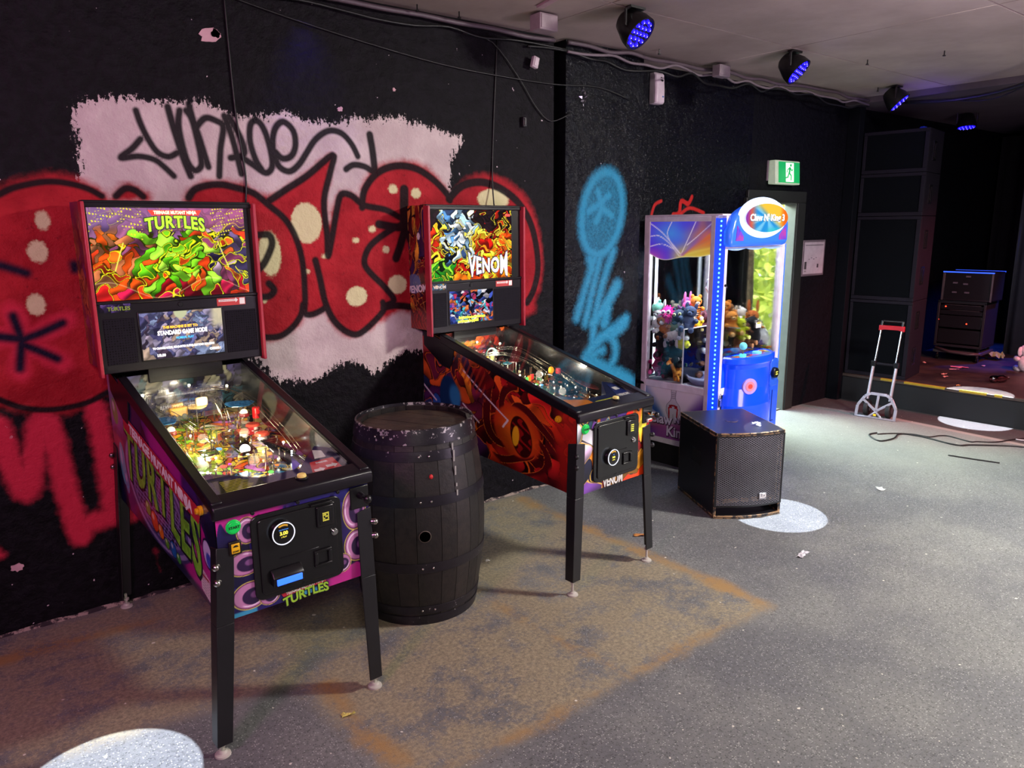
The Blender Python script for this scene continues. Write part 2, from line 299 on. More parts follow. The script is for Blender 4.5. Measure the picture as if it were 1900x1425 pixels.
OVAL=[(0.0195,[(3.854,1.823),(3.837,1.752),(3.808,1.685),(3.77,1.628),(3.725,1.585),(3.676,1.558),(3.627,1.55),(3.581,1.561),(3.541,1.589),(3.511,1.633),(3.491,1.689),(3.483,1.753),(3.487,1.822),(3.503,1.89),(3.53,1.954),(3.566,2.01),(3.61,2.053),(3.657,2.081),(3.705,2.092),(3.752,2.084),(3.793,2.059),(3.825,2.017),(3.847,1.961),(3.857,1.895),(3.854,1.823)])]
RSC=[(0.0121,[(4.386,1.821),(4.419,1.893),(4.491,1.922)]),(0.0161,[(4.633,1.822),(4.703,1.835),(4.723,1.925),(4.809,1.906),(4.851,1.96)]),(0.0132,[(4.716,1.822),(4.83,1.873),(5.007,1.836)])]

# ------------------------------------------------------------------ the room
WY, DY, CZ = 3.72, 3.92, 2.875      # graffiti wall, recessed door wall, ceiling
def fmax(P, L, i=0, soft=4):
    x, z = P[:, 0], P[:, 2]; o = np.full(x.shape, -.2)
    for hw, pts in L:
        xs = [p[0] for p in pts]; zs = [p[1] for p in pts]; m = hw+.12
        k = (x > min(xs)-m) & (x < max(xs)+m) & (z > min(zs)-m) & (z < max(zs)+m)
        o[k] = np.maximum(o[k], hw-seg_dist(x[k], z[k], smooth_line(pts)))
    return np.clip(o, -.1, .1)
def fpoly(*polys):
    def f(P):
        o = np.full(len(P), -.5)
        for q in polys: o = np.maximum(o, poly_sd(P[:, 0], P[:, 2], smooth_line(list(q)+[q[0]], 3)))
        return np.clip(o, -.2, .2)
    return f
def fcrm(P):
    o = np.full(len(P), -.2)
    for x, z, a, b in CRM:
        d = np.hypot((P[:, 0]-x)/a, (P[:, 2]-z)/b); o = np.maximum(o, (1-d)*min(a, b))
    return np.clip(o, -.1, .1)
def geo_pos(t): return t.nodes.new('ShaderNodeNewGeometry').outputs['Position']
def attr(t, n):
    a = t.nodes.new('ShaderNodeAttribute'); a.attribute_name = n; return a.outputs['Fac']
def plaster(t, p, k=1.0):
    pos = geo_pos(t); a = noise(t, 5, 5, .62, pos); b = noise(t, 26, 5, .6, pos); c = noise(t, 90, 3, .6, pos)
    h = math_(t, 'ADD', math_(t, 'MULTIPLY', a, 1.2), math_(t, 'ADD', math_(t, 'MULTIPLY', b, .55), math_(t, 'MULTIPLY', c, .16)))
    bump(t, p, h, .85*k, .03); return pos, a, b, c
BLACKP = lin('17131b')

m, t, p = nodes('graffiti_plaster'); pos, na, nb, ncc = plaster(t, p, .62)
fine = noise(t, 60, 6, .75, pos)
scr = N(t, 'ShaderNodeMapping', Vector=pos, Scale=(60, 60, 14)).outputs[0]; streak = noise(t, 1.0, 5, .7, scr)
rag = math_(t, 'MULTIPLY_ADD', math_(t, 'SUBTRACT', math_(t, 'ADD', fine, streak), 1.0), .13, math_(t, 'MULTIPLY', math_(t, 'SUBTRACT', na, .5), .10))
col = mix(t, sstep(t, nb, .4, .62), lin('08060b'), lin('100d14'))
fleck = noise(t, 30, 2, .5, pos); col = mix(t, sstep(t, fleck, .765, .78), col, lin('c8b8be'))
wm = sstep(t, math_(t, 'ADD', attr(t, 'white_paint'), rag), -.004, .004)
wcol = mix(t, sstep(t, na, .35, .7), lin('b9a9a9'), lin('cdbfbd'))
col = mix(t, wm, col, wcol)
red = mix(t, sstep(t, na, .3, .7), lin('8c121e'), lin('ac222c'))
red = mix(t, sstep(t, math_(t, 'ADD', nb, fine), 1.1, 1.35), red, lin('780e1a'))
col = mix(t, sstep(t, math_(t, 'ADD', attr(t, 'red_paint'), math_(t, 'MULTIPLY', math_(t, 'SUBTRACT', nb, .5), .05)), -.035, .02), col, red)
col = mix(t, math_(t, 'MULTIPLY', sstep(t, math_(t, 'ADD', attr(t, 'pink_drip'), math_(t, 'MULTIPLY', math_(t, 'SUBTRACT', nb, .5), .04)), -.035, .012), .92), col, lin('c62a44'))
col = mix(t, sstep(t, math_(t, 'ADD', attr(t, 'cream_paint'), math_(t, 'MULTIPLY', math_(t, 'SUBTRACT', fine, .5), .03)), -.008, .006), col, lin('cdc79a'))
col = mix(t, math_(t, 'MULTIPLY', sstep(t, attr(t, 'black_line'), -.009, .006), .97), col, lin('0d0a10'))
col = mix(t, sstep(t, attr(t, 'purple_line'), -.02, .012), col, lin('140c26'))
t.links.new(col, p.inputs['Base Color']); p.inputs['Roughness'].default_value = .62; p.inputs['Specular IOR Level'].default_value = .13
GRAF = m
wl = grid_panel('wall_left', [(-.5, WY, 0), (3.23, WY, 0), (3.23, WY, CZ), (-.5, WY, CZ)], 466, 360, None, GRAF,
    attrs={'white_paint': fpoly(WHT), 'red_paint': fpoly(RED1, RED2, RED3), 'pink_drip': lambda P: np.maximum(fmax(P, [(hw-.028 if hw < .03 else hw, q) for hw, q in DRIP]), fmax(P, HALO)),
           'cream_paint': fcrm, 'black_line': lambda P: fmax(P, BLK)+.0028, 'purple_line': lambda P: fmax(P, PRP)})
tag(wl, kind='structure')

m, t, p = nodes('black_plaster'); pos, na, nb, ncc = plaster(t, p, .9)
col = mix(t, sstep(t, nb, .4, .62), lin('07070d'), lin('0d0e16'))
fleck = noise(t, 24, 2, .5, pos); col = mix(t, sstep(t, fleck, .785, .79), col, lin('8a8088'))
tl = math_(t, 'ADD', attr(t, 'teal_paint'), math_(t, 'MULTIPLY', math_(t, 'SUBTRACT', noise(t, 70, 4, .7, pos), .5), .06))
col = mix(t, math_(t, 'MULTIPLY', sstep(t, tl, -.05, .02), .95), col, lin('2d84aa'))
col = mix(t, sstep(t, attr(t, 'red_line'), -.006, .006), col, lin('b82626'))
t.links.new(col, p.inputs['Base Color']); p.inputs['Roughness'].default_value = .22; p.inputs['Specular IOR Level'].default_value = .13
BLK_WALL = m
m, t, p = nodes('black_rough'); pos, na, nb, ncc = plaster(t, p, .5)
col = mix(t, sstep(t, nb, .4, .62), lin('05050a'), lin('0a0a11')); t.links.new(col, p.inputs['Base Color']); p.inputs['Roughness'].default_value = .6; p.inputs['Specular IOR Level'].default_value = .15
BLK_ROUGH = m
def ftel(P):
    o = fmax(P, TEL); k = fmax(P, OVAL); hw, pts = OVAL[0]
    cxx = np.mean([q[0] for q in pts]); czz = np.mean([q[1] for q in pts]); ins = poly_sd(P[:, 0], P[:, 2], list(pts))
    o = np.maximum(o, k); return np.maximum(o, np.where(ins > 0, -.012, -.1))
tag(grid_panel('wall_front', [(3.33, WY, 0), (4.04, WY, 0), (4.04, WY, CZ), (3.33, WY, CZ)], 90, 360, None, BLK_WALL, attrs={'teal_paint': ftel, 'red_line': lambda P: np.full(len(P), -.1)}), kind='structure')
b = MB().box(3.33, WY+.001, 0, 4.04, DY, CZ).box(3.23, 3.95, 0, 3.33, 4.05, CZ).box(-3, WY+.001, 0, 3.23, DY+.1, CZ).box(-3.0, WY, 0, -.5, WY+.1, CZ)
tag(b.build('wall_back', BLK_ROUGH), kind='structure')
tag(grid_panel('wall_door', [(4.04, DY, 0), (5.6, DY, 0), (5.6, DY, CZ), (4.04, DY, CZ)], 130, 240, None, BLK_WALL, attrs={'red_line': lambda P: fmax(P, RSC), 'teal_paint': lambda P: np.full(len(P), -.1)}), kind='structure')
for q in ((4.04, DY+.001, 0, 5.6, DY+.10, CZ), (5.6, DY, 1.93, 6.31, DY+.10, CZ), (6.31, DY, 0, 11.4, DY+.10, CZ)): tag(MB().box(*q).build('wall_back', BLK_ROUGH), kind='structure')
tag(MB().box(-3.1, -4.1, 0, -3, WY+.3, CZ).build('wall_west', BLK_ROUGH), kind='structure'); tag(MB().box(-3, -4.2, 0, 11.4, -4.1, CZ).build('wall_rear', BLK_ROUGH), kind='structure'); tag(MB().box(11.3, -4.1, 0, 11.4, DY, CZ).build('wall_right', BLK_ROUGH), kind='structure')
# mortar fillet where plaster meets the floor
m, t, p = nodes('mortar'); nzz = noise(t, 18, 5, .7, geo_pos(t)); t.links.new(mix(t, sstep(t, nzz, .46, .56), lin('2a2026'), lin('9c8a80')), p.inputs['Base Color']); p.inputs['Roughness'].default_value = .9; bump(t, p, nzz, .6, .02)
b = MB(); rg = random.Random(4); n = 90
v = []
for i in range(n+1):
    x = -2+5.23*i/n; d = .010+.007*rg.random(); h = .006+.012*rg.random(); v += [(x, WY-d, .0005), (x, WY-.001, h)]
b.add(v, [(2*i, 2*i+2, 2*i+3, 2*i+1) for i in range(n)])
tag(b.build('baseboard_left', m, smooth=True), kind='structure')

# floor: worn speckled concrete, a brownish patch edged with rust where a counter once stood
m, t, p = nodes('concrete'); pos = geo_pos(t)
n1 = noise(t, 1.6, 5, .6, pos); n2 = noise(t, 7, 6, .7, pos); n3 = noise(t, 60, 5, .8, pos); n4 = noise(t, 240, 2, .6, pos)
base = mix(t, sstep(t, math_(t, 'ADD', n1, math_(t, 'MULTIPLY', n3, .5)), .6, .9), lin('67686b'), lin('7c7d7b'))
base = mix(t, math_(t, 'MULTIPLY', sstep(t, n3, .45, .66), .6), base, lin('2c2d31'))
vor = t.nodes.new('ShaderNodeTexVoronoi'); vor.inputs['Scale'].default_value = 130; t.links.new(pos, vor.inputs['Vector'])
vsel = t.nodes.new('ShaderNodeSeparateColor'); t.links.new(vor.outputs['Color'], vsel.inputs[0])
spk = math_(t, 'MULTIPLY', math_(t, 'LESS_THAN', vor.outputs['Distance'], .34), math_(t, 'GREATER_THAN', vsel.outputs[0], .62))
spk2 = math_(t, 'MULTIPLY', math_(t, 'LESS_THAN', vor.outputs['Distance'], .42), math_(t, 'GREATER_THAN', vsel.outputs[1], .70))
base = mix(t, math_(t, 'MULTIPLY', spk, .8), base, lin('a9aaa6')); base = mix(t, math_(t, 'MULTIPLY', spk2, .55), base, lin('212226'))
tan = mix(t, sstep(t, n3, .35, .7), lin('776e5a'), lin('b0a284'))
am = math_(t, 'MULTIPLY', sstep(t, attr(t, 'worn'), -.05, .06), sstep(t, math_(t, 'ADD', math_(t, 'MULTIPLY', n3, .3), math_(t, 'ADD', math_(t, 'MULTIPLY', n2, .6), math_(t, 'MULTIPLY', noise(t, 3.2, 5, .6, pos), .5))), .58, .74))
base = mix(t, math_(t, 'MULTIPLY', am, .88), base, tan)
rm = math_(t, 'MULTIPLY', sstep(t, math_(t, 'ADD', attr(t, 'rust'), math_(t, 'MULTIPLY', math_(t, 'SUBTRACT', n2, .5), .16)), -.06, .03), sstep(t, math_(t, 'ADD', n3, n2), .74, 1.0))
base = mix(t, math_(t, 'MULTIPLY', rm, .85), base, lin('a07c48'))
base = mix(t, math_(t, 'MULTIPLY', sstep(t, attr(t, 'pale_oval'), -.25, .3), .45), base, lin('8a8b84'))  # paler grey oval on the floor in front of the doorway
base = mix(t, math_(t, 'MULTIPLY', sstep(t, attr(t, 'stage_shade'), -.01, .03), .8), base, mix(t, n3, lin('1c1516'), lin('302425')))  # shade on the floor near the stage, put into the colour beyond the seam
base = mix(t, math_(t, 'MULTIPLY', sstep(t, attr(t, 'seam'), -.012, .012), .8), base, lin('9a8e88'))
fl = noise(t, 33, 1, .3, pos); base = mix(t, sstep(t, fl, .79, .8), base, lin('d8d4c8'))
t.links.new(base, p.inputs['Base Color'])
t.links.new(math_(t, 'MULTIPLY_ADD', n2, -.35, .72), p.inputs['Roughness']); bump(t, p, math_(t, 'ADD', n4, math_(t, 'ADD', n3, n2)), .35, .006)
RUSTL = [[(2.87, 3.6), (2.86, 2.8), (2.88, 2.2), (2.88, 1.80)], [(2.88, 1.8), (2.4, 1.82), (1.98, 1.81), (1.5, 1.80), (1.05, 1.84)], [(1.98, 1.81), (1.93, 2.2), (1.92, 2.75)], [(1.02, 2.5), (1.0, 2.2), (1.05, 1.84)], [(-1.0, 3.5), (.2, 3.5), (.6, 3.45)]]
fa = {'worn': lambda P: np.clip(poly_sd(P[:, 0], P[:, 1], [(-2, 2.9), (.9, 2.6), (1.0, 1.8), (2.9, 1.78), (2.9, 3.7), (-2, 3.7)]), -.3, .3),
      'rust': lambda P: np.clip(np.max([-seg_dist(P[:, 0], P[:, 1], l) for l in RUSTL], 0)*1.0+.02*np.sin(P[:, 0]*9)+.015*np.sin(P[:, 1]*13), -.3, .1),
      'pale_oval': lambda P: np.clip(.9-np.hypot((P[:, 0]-6.1), (P[:, 1]-3.0)*.8), -.5, .5),
      'seam': lambda P: np.where(P[:, 1] < 3.15, .034-np.abs(P[:, 0]-(6.74+.05*(P[:, 1]-2.0))), -.1),
      'stage_shade': lambda P: np.clip(P[:, 0]-(6.74+.05*(P[:, 1]-2.0))+np.clip(P[:, 1]-3.2, 0, 1)*.25, -.1, .1)}
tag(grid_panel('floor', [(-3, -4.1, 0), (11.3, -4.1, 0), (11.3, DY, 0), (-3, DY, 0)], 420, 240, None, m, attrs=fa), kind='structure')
tag(MB().box(-3, -4.1, -.1, 11.3, 4.3, -.004).build('floor', BLK_ROUGH), kind='structure')

# ceiling of painted boards with open joints
m, t, p = nodes('ceiling_paint'); nz = noise(t, 1.3, 5, .6, geo_pos(t)); t.links.new(mix(t, sstep(t, nz, .3, .7), lin('8d8079'), lin('a69890')), p.inputs['Base Color']); p.inputs['Roughness'].default_value = .85; bump(t, p, noise(t, 40, 3, .6, geo_pos(t)), .1, .01)
CEIL = m
ce = MB().box(-3, -4.1, CZ+.012, 11.3, 4.3, CZ+.14).build('ceiling', BLK_ROUGH); tag(ce, kind='structure')
ys = [-4.1, -1.8, -.6, .6, 1.8, 3.005, DY+.3]; xs = [-3, -1.1, 1.3, 3.0, 4.68, 7.02]
for j in range(6):
    for i in range(5):
        q = MB().box(xs[i]+.003, ys[j]+.004, CZ, xs[i+1]-.003, ys[j+1]-.004, CZ+.011).build('board', CEIL, ce, bevel=.002, seg=1)
# lower ceiling over the stage with a step
m2 = pm('stage_ceiling', '4c4248', .9, var=.3, vs_=2)
tag(MB().box(7.025, -4.1, CZ-.05, 11.3, DY, CZ+.011).build('ceiling_stage', m2, bevel=.004), kind='structure')

# exit doorway: reveal, frame, header
fr = pm('door_frame_paint', '181b1a', .6, bs=20, bst=.3)
d = tag(MB().box(6.295, DY-.02, 0, 6.31, 4.02, 1.93).box(5.6, DY-.02, 1.915, 6.31, 4.02, 1.93).build('door_1', pm('reveal_paint', '454b46', .5, bs=16, bst=.3), bevel=.003), kind='structure')
MB().box(6.31, DY-.03, 0, 6.44, DY+.0, 1.93).box(5.55, DY-.03, 1.93, 6.44, DY, 2.03).build('frame', fr, d, bevel=.006)
MB().box(5.52, DY-.04, 0, 5.6, DY, 1.965).build('frame', fr, d, bevel=.006)
MB().box(5.6, 3.925, .0, 6.295, 4.05, .010).build('threshold', pm('threshold', '6f6f68', .7), d, bevel=.003)
# outside: yard, tree and hedge in daylight
tag(MB().box(2, 4.03, -.15, 30, 22, -.02).build('ground', pm('yard', '8d8f7c', .9, vs_=3), None), kind='structure')
tr = MB()
rg = random.Random(2)
tr.tube([(8.26+.04*math.sin(i*1.3), 5.75+.03*math.cos(i), -.03+i*.45) for i in range(9)], [.085-.004*i for i in range(9)], 12)
tr_o = empty('tree', (0, 0, 0), 0, 'slim rough-barked tree trunk seen outside through the doorway behind the claw machine', 'tree')
tr.build('trunk', pm('bark', '8a7458', .9, bs=30, bst=.9, dark='5c4a38', vs_=20), tr_o, smooth=True)
L = MB(); cols = []
def leafmass(n, lo, hi, sc_, seed):
    rr = np.random.RandomState(seed); c = rr.rand(n, 3)*(np.array(hi)-lo)+lo; a = rr.normal(size=(n, 3)); bb = rr.normal(size=(n, 3))
    a /= np.linalg.norm(a, axis=1)[:, None]; bb -= a*(a*bb).sum(1)[:, None]; bb /= np.linalg.norm(bb, axis=1)[:, None]
    s = (sc_*(.6+.8*rr.rand(n)))[:, None]
    V = np.stack([c-a*s, c+bb*s*.45, c+a*s, c-bb*s*.45], 1).reshape(-1, 3); return V
def leaves(name, V, mat, parent=None):
    me = bpy.data.meshes.new(name); n = len(V)//4; me.from_pydata(V.tolist(), [], [(4*i, 4*i+1, 4*i+2, 4*i+3) for i in range(n)]); return mkobj(name, me, mat, parent)
def leaf_mat(name, a, b):
    m, t, p = nodes(name); nz = noise(t, 3, 3, .6, geo_pos(t)); c = mix(t, sstep(t, nz, .35, .65), lin(a), lin(b)); t.links.new(c, p.inputs['Base Color'])
    tr = t.nodes.new('ShaderNodeBsdfTranslucent'); t.links.new(c, tr.inputs[0]); mx = t.nodes.new('ShaderNodeMixShader'); mx.inputs[0].default_value = .45
    t.links.new(p.outputs[0], mx.inputs[1]); t.links.new(tr.outputs[0], mx.inputs[2]); t.links.new(mx.outputs[0], t.nodes['Material Output'].inputs[0]); return m
hd = leaves('hedge', leafmass(3600, (8.3, 6.6, -.02), (13.5, 8.6, 4.6), .13, 3), leaf_mat('leaf', '9fb84a', 'd4dc6e'))
tag(hd, 'sunlit yellow-green foliage outside, seen through the claw machine glass', 'foliage', kind='stuff')
hb = leaves('hedge', leafmass(1800, (9.5, 8.8, -.02), (16, 10.5, 5.0), .2, 5), leaf_mat('leaf_far', '7c9a40', 'b9c860'))
tag(hb, 'duller foliage layer behind the sunlit leaves outside the doorway', 'foliage', kind='stuff')

# ------------------------------------------------------------------ pinball machines
M_CAB = pm('cabinet_black', '100e13', .4, spec=.3, bs=60, bst=.05)
M_RAIL = pm('rail_black', '151218', .34, spec=.35, bs=200, bst=.04)
M_LEG = pm('leg_black', '18181b', .38, bs=120, bst=.06)
M_BOLT = pm('bolt_steel', 'b9b5ae', .25, 1.0)
M_FOOT = pm('foot_rubber', 'b8b4aa', .5)
M_CHROME = pm('chrome', 'd8d8d8', .12, 1.0)
M_WIRE = pm('ramp_wire', 'c9c4b6', .2, 1.0)
M_PLBLK = pm('plastic_black', '0f0f11', .3, spec=.55)
M_DOOR = pm('door_black', '121214', .24, spec=.6, bs=200, bst=.03)
M_CLEAR = glass_mat('clear_plastic', (.93, .96, .95), 1.3, .08)
M_GLASS = glass_mat('playfield_glass', (.98, .99, .98), .26, .0)
M_WHITE = pm('print_white', 'e8e6e2', .5); M_BLACKINK = pm('print_black', '0b0b0d', .5); M_YEL = pm('print_yellow', 'e8cf20', .5); M_RED = pm('print_red', 'c62c2c', .45)
M_BULB = emis_mat('bulb_warm', 'fff0c8', 10); M_BULBC = emis_mat('bulb_white', 'f4f8ff', 12)
M_PANEL_ART = art_mat('cabinet_print', 0, .28); M_LIT = art_mat('backlit_print', 1.0, .15, .15); M_SCREEN = art_mat('screen_picture', .85, .1, .05)
M_PF = art_mat('playfield_print', 0, .15, 1.0, .6); M_PLASTICART = art_mat('plastic_print', .12, .2)

def speaker_mat():
    m, t, p = nodes('speaker_grille'); v = t.nodes.new('ShaderNodeTexVoronoi'); v.inputs['Scale'].default_value = 95; v.inputs['Randomness'].default_value = .1
    t.links.new(t.nodes.new('ShaderNodeTexCoord').outputs['Object'], v.inputs['Vector'])
    t.links.new(mix(t, sstep(t, v.outputs['Distance'], .25, .4), lin('000000'), lin('17141c')), p.inputs['Base Color']); p.inputs['Roughness'].default_value = .6; p.inputs['Specular IOR Level'].default_value = .08; return m
M_SPK = speaker_mat()

def glow(x, y, cx_, cy_, r, p=1): return np.clip(1-np.hypot(x-cx_, y-cy_)/r, 0, 1)**p
def side_art_1(u, v):
    x, y = u*1.29, v*.6
    C = comic(x, y, 1.3, 26, 11, lambda a, b, r: ['1c1c4c', '241a54', '2c1a60', '16163c', '481a60', '1a2050'][r.randint(6)], line='0a0820', lw=.01, stretch=2.6)
    sky = ss(x, .36, .05)*ss(y, .25, .42); C = over(C, sky*.85, 'a08cb0'); C = over(C, ss(x, .32, .1)*ss(y, .16, .2)*ss(-y, -.33, -.3)*.8, 'a2505a')
    for bx, by, a, b_, c in ((.12, .2, .05, .1, '3fb3c4'), (.16, .13, .035, .055, '2f90b8'), (.08, .42, .05, .06, '4aa04c')):
        d = np.hypot((x-bx)/a, (y-by)/b_); C = over(C, ss(-d, -1, -.9), c); C = over(C, ss(-np.hypot((x-bx+a*.3)/a*1.8, (y-by-b_*.3)/b_*1.8), -1, -.4)*.8, 'd8d0e8')
    # drips and flames of magenta toward the front
    f = .30+.10*np.sin(x*23)+.06*np.sin(x*61+1)+.03*np.sin(x*113); m_ = ss(x, .86, .98)*ss(-y, -(f+.02), -f)
    C = over(C, m_*ss(y, .02, .06), 'b01c80')
    f2 = .40+.07*np.sin(x*31+2)+.03*np.sin(x*79); C = over(C, ss(x, .5, .62)*ss(-x, -1.0, -.95)*ss(y, f2, f2+.02), '9c2088')
    for k, (dx, l) in enumerate(((.62, .10), (.68, .14), (.73, .08), (.79, .17), (.86, .12))): C = over(C, ss(.012-np.abs(x-dx-.01*np.sin(y*40)), 0, .006)*ss(y, .21-l, .22-l)*ss(-y, -.3, -.25), 'a5287a')
    # sewer lid: big steel ellipse with brick-like slots
    d = np.hypot((x-.60)/.40, (y-.235)/.215); C = over(C, ss(-d, -1.12, -1.08), '3a3560'); C = over(C, ss(-d, -1.06, -1.03), '8f86b0'); C = over(C, ss(-d, -.97, -.95), '4a4478'); C = over(C, ss(-d, -.88, -.86), '7c6fa4')
    gx = (x*1.0+y*.4)*24; gy = y*46; ro = np.floor(gy); br = (np.abs((gx+.5*(ro % 2)) % 1-.5) < .36) & (np.abs(gy % 1-.5) < .3); C = over(C, (br & (d < .82)).astype(float), '231a3c')
    for bx, by, r_, c in ((.55, .10, .055, 'd8541c'), (.63, .085, .04, 'e07c1c'), (.78, .07, .045, '1c62a8'), (.84, .055, .03, '3f9c3a'), (.47, .13, .04, '62a42e'), (.7, .06, .03, '5da42c')):
        d = np.hypot(x-bx, y-by)/r_; C = over(C, ss(-d, -1, -.92), '12102a'); C = over(C, ss(-d, -.9, -.8), c); C = over(C, ss(-np.hypot(x-bx+r_*.3, y-by-r_*.3)/r_, -.4, -.2)*.7, 'f0e8d0')
    C = over(C, ss(x, 1.17, 1.20)*.0+ss(.05-np.abs(x-1.14), 0, .004)*ss(.07-np.abs(y-.10-(x-1.14)*-.35), 0, .004), 'd8c4c8')
    pp = ss(.042-np.abs(x-1.14), 0, .003)*ss(.06-np.abs(y-.10+(x-1.14)*.35), 0, .003); C = over(C, pp*(np.sin(y*420) > .3)*(np.sin(x*300) > -.6)*.6, '5c4a58')
    C = over(C, pp*ss(y, .13, .135)*ss(-y, -.15, -.145), 'a02840')
    # bare front edge swirl
    d = np.hypot((x-1.19)/.05, (y-.30)/.085); C = over(C, ss(-d, -1, -.93), '141035'); C = over(C, ss(-d, -.86, -.8), 'c8c0e0'); C = over(C, ss(-np.hypot((x-1.2)/.035, (y-.27)/.05), -1, -.6), '3c4cb0')
    return C
def side_art_2(u, v):
    x, y = u*1.29, v*.6
    def pal(a, b, r):
        if a < .45: return ['1c3c70', 'b04a1c', '3a1840', 'd07a20', '7a1c20', '1a2440', '2a66a0', '581a30'][r.randint(8)]
        return ['8c1418', 'a81c1c', '6a0c12', 'b83018', '500a10', 'c04a1a', '38080e'][r.randint(7)]
    C = comic(x, y, 1.3, 90, 5, pal, line='180408', lw=.006, line2='d8661c', stretch=2.6, warp=.03, shade=.5)
    d = np.hypot((x-.87)/.20, (y-.27)/.20); g = np.clip(1.15-d, 0, 1)[:, None]
    hot = h3('e8781c')*g+h3('b02414')*(1-g); C = over(C, ss(-d, -1.0, -.85)*.92, hot)
    ang = np.arctan2(y-.27, x-.87); spir = np.sin(ang*5+d*9+1.5*np.sin(ang*3)); C = over(C, ss(d, .78, .9)*ss(-d, -1.5, -1.35)*ss(spir, .1, .35), '4a0a10'); C = over(C, ss(d, .78, .9)*ss(-d, -1.5, -1.35)*ss(.09-np.abs(spir-.15), 0, .05), 'e07828')
    d2 = np.hypot((x-.9+.08*(y-.27))/.085, (y-.25)/.14); C = over(C, ss(-d2, -1, -.93), '300608'); C = over(C, ss(-d2, -.92, -.86)*ss(np.sin((x*70+y*55)+2*np.sin(y*60)), .2, .5), '8c1414')
    d3 = np.hypot((x-.86)/.03, (y-.24-.6*(x-.86))/.075); C = over(C, ss(-d3, -1, -.85), 'e8b020')
    C = over(C, ss(y, -.01, .06)*0+ss(x, 1.12, 1.2)*.75, 'b02018'); C = over(C, ss(x, .95, 1.15)*ss(-y, -.22, -.02)*.55, '3a0810')
    for pts, wd in (([(.0, .30), (.17, .22)], .007), ([(.42, .49), (.80, .32)], .007), ([(.80, .32), (.76, .26)], .008), ([(.42, .28), (.56, .21)], .007)):
        C = over(C, ss(wd-seg_dist(x, y, pts), 0, .003), 'd8d0d4')
    st = (np.sin((x-.5*y)*150) > .35) & (x > .38) & (x < .62) & (y > .45-.4*(x-.38)); C = over(C, st.astype(float)*.6, 'a83c20')
    d = np.hypot((x-.30)/.10, (y-.27)/.14); C = over(C, ss(-d, -1, -.9), '123058'); C = over(C, ss(-np.hypot((x-.35)/.07, (y-.30)/.09), -1, -.5), '2c78a8')
    return C
def front_art_1(u, v):
    x, y = u*.56, v*.375
    C = comic(x, y, .56, 14, 3, lambda a, b, r: ['1e1650', '241850', '1a1440', '2a1a5c'][r.randint(4)], line='151040', lw=.004)
    C = over(C, ss(v, .72, .95)*ss(u, .3, .9)*.8, '2c2688')
    f = .30+.03*np.sin(x*60)+.02*np.sin(x*140); C = over(C, ss(y, f, f+.008)*ss(-x, -.26, -.2), 'c02890')
    f = .035+.025*np.sin(x*30+1)+.012*np.sin(x*90); C = over(C, ss(-y, -f-.03, -f-.02)*ss(x, .35, .4), 'b82a88'); C = over(C, ss(-y, -.02, -.012)*ss(np.sin(x*25), .2, .4), '3a90b8')
    for bx, by, a, b_ in ((.10, .30, .035, .045), (.085, .185, .06, .042), (.095, .065, .062, .048), (.16, .04, .035, .03), (.50, .27, .045, .075), (.505, .13, .05, .06), (.44, .075, .035, .035)):
        d = np.hypot((x-bx)/a, (y-by)/b_); an = np.arctan2(y-by, x-bx)
        C = over(C, ss(-d, -1.1, -1.04), 'e0d060'); C = over(C, ss(-d, -1.03, -1.0), '5a2450'); C = over(C, ss(-d, -.98, -.9), 'b87aa8'); C = over(C, ss(-np.hypot((x-bx-a*.15)/a, (y-by+b_*.1)/b_), -.66, -.6), '2c1840')
        C = over(C, ss(.07-np.abs(d-.8), 0, .05)*ss(np.sin(an*1+by*40), .1, .5), 'f0d8f0'); C = over(C, ss(-np.hypot((x-bx-a*.25)/a, (y-by)/b_), -.32, -.2)*.8, '8c5a90')
    return C
def front_art_2(u, v):
    x, y = u*.56, v*.375
    def pal(a, b, r):
        if b < .3 and a > .25: return ['d83c18', 'e87020', 'f0a028', 'b01c14', '9c1414'][r.randint(5)]
        if a > .8: return ['c02818', 'e87020', '9c1414', 'f09a20', '60101c'][r.randint(5)]
        return ['4a2a80', '282060', 'c8a8c8', '6a3c90', '182048', '2c6c90', 'e0e0e8', '12122a'][r.randint(8)]
    return comic(x, y, .56, 70, 21, pal, line='100810', lw=.004, line2='f0c040', stretch=2.4, warp=.015, shade=.5)
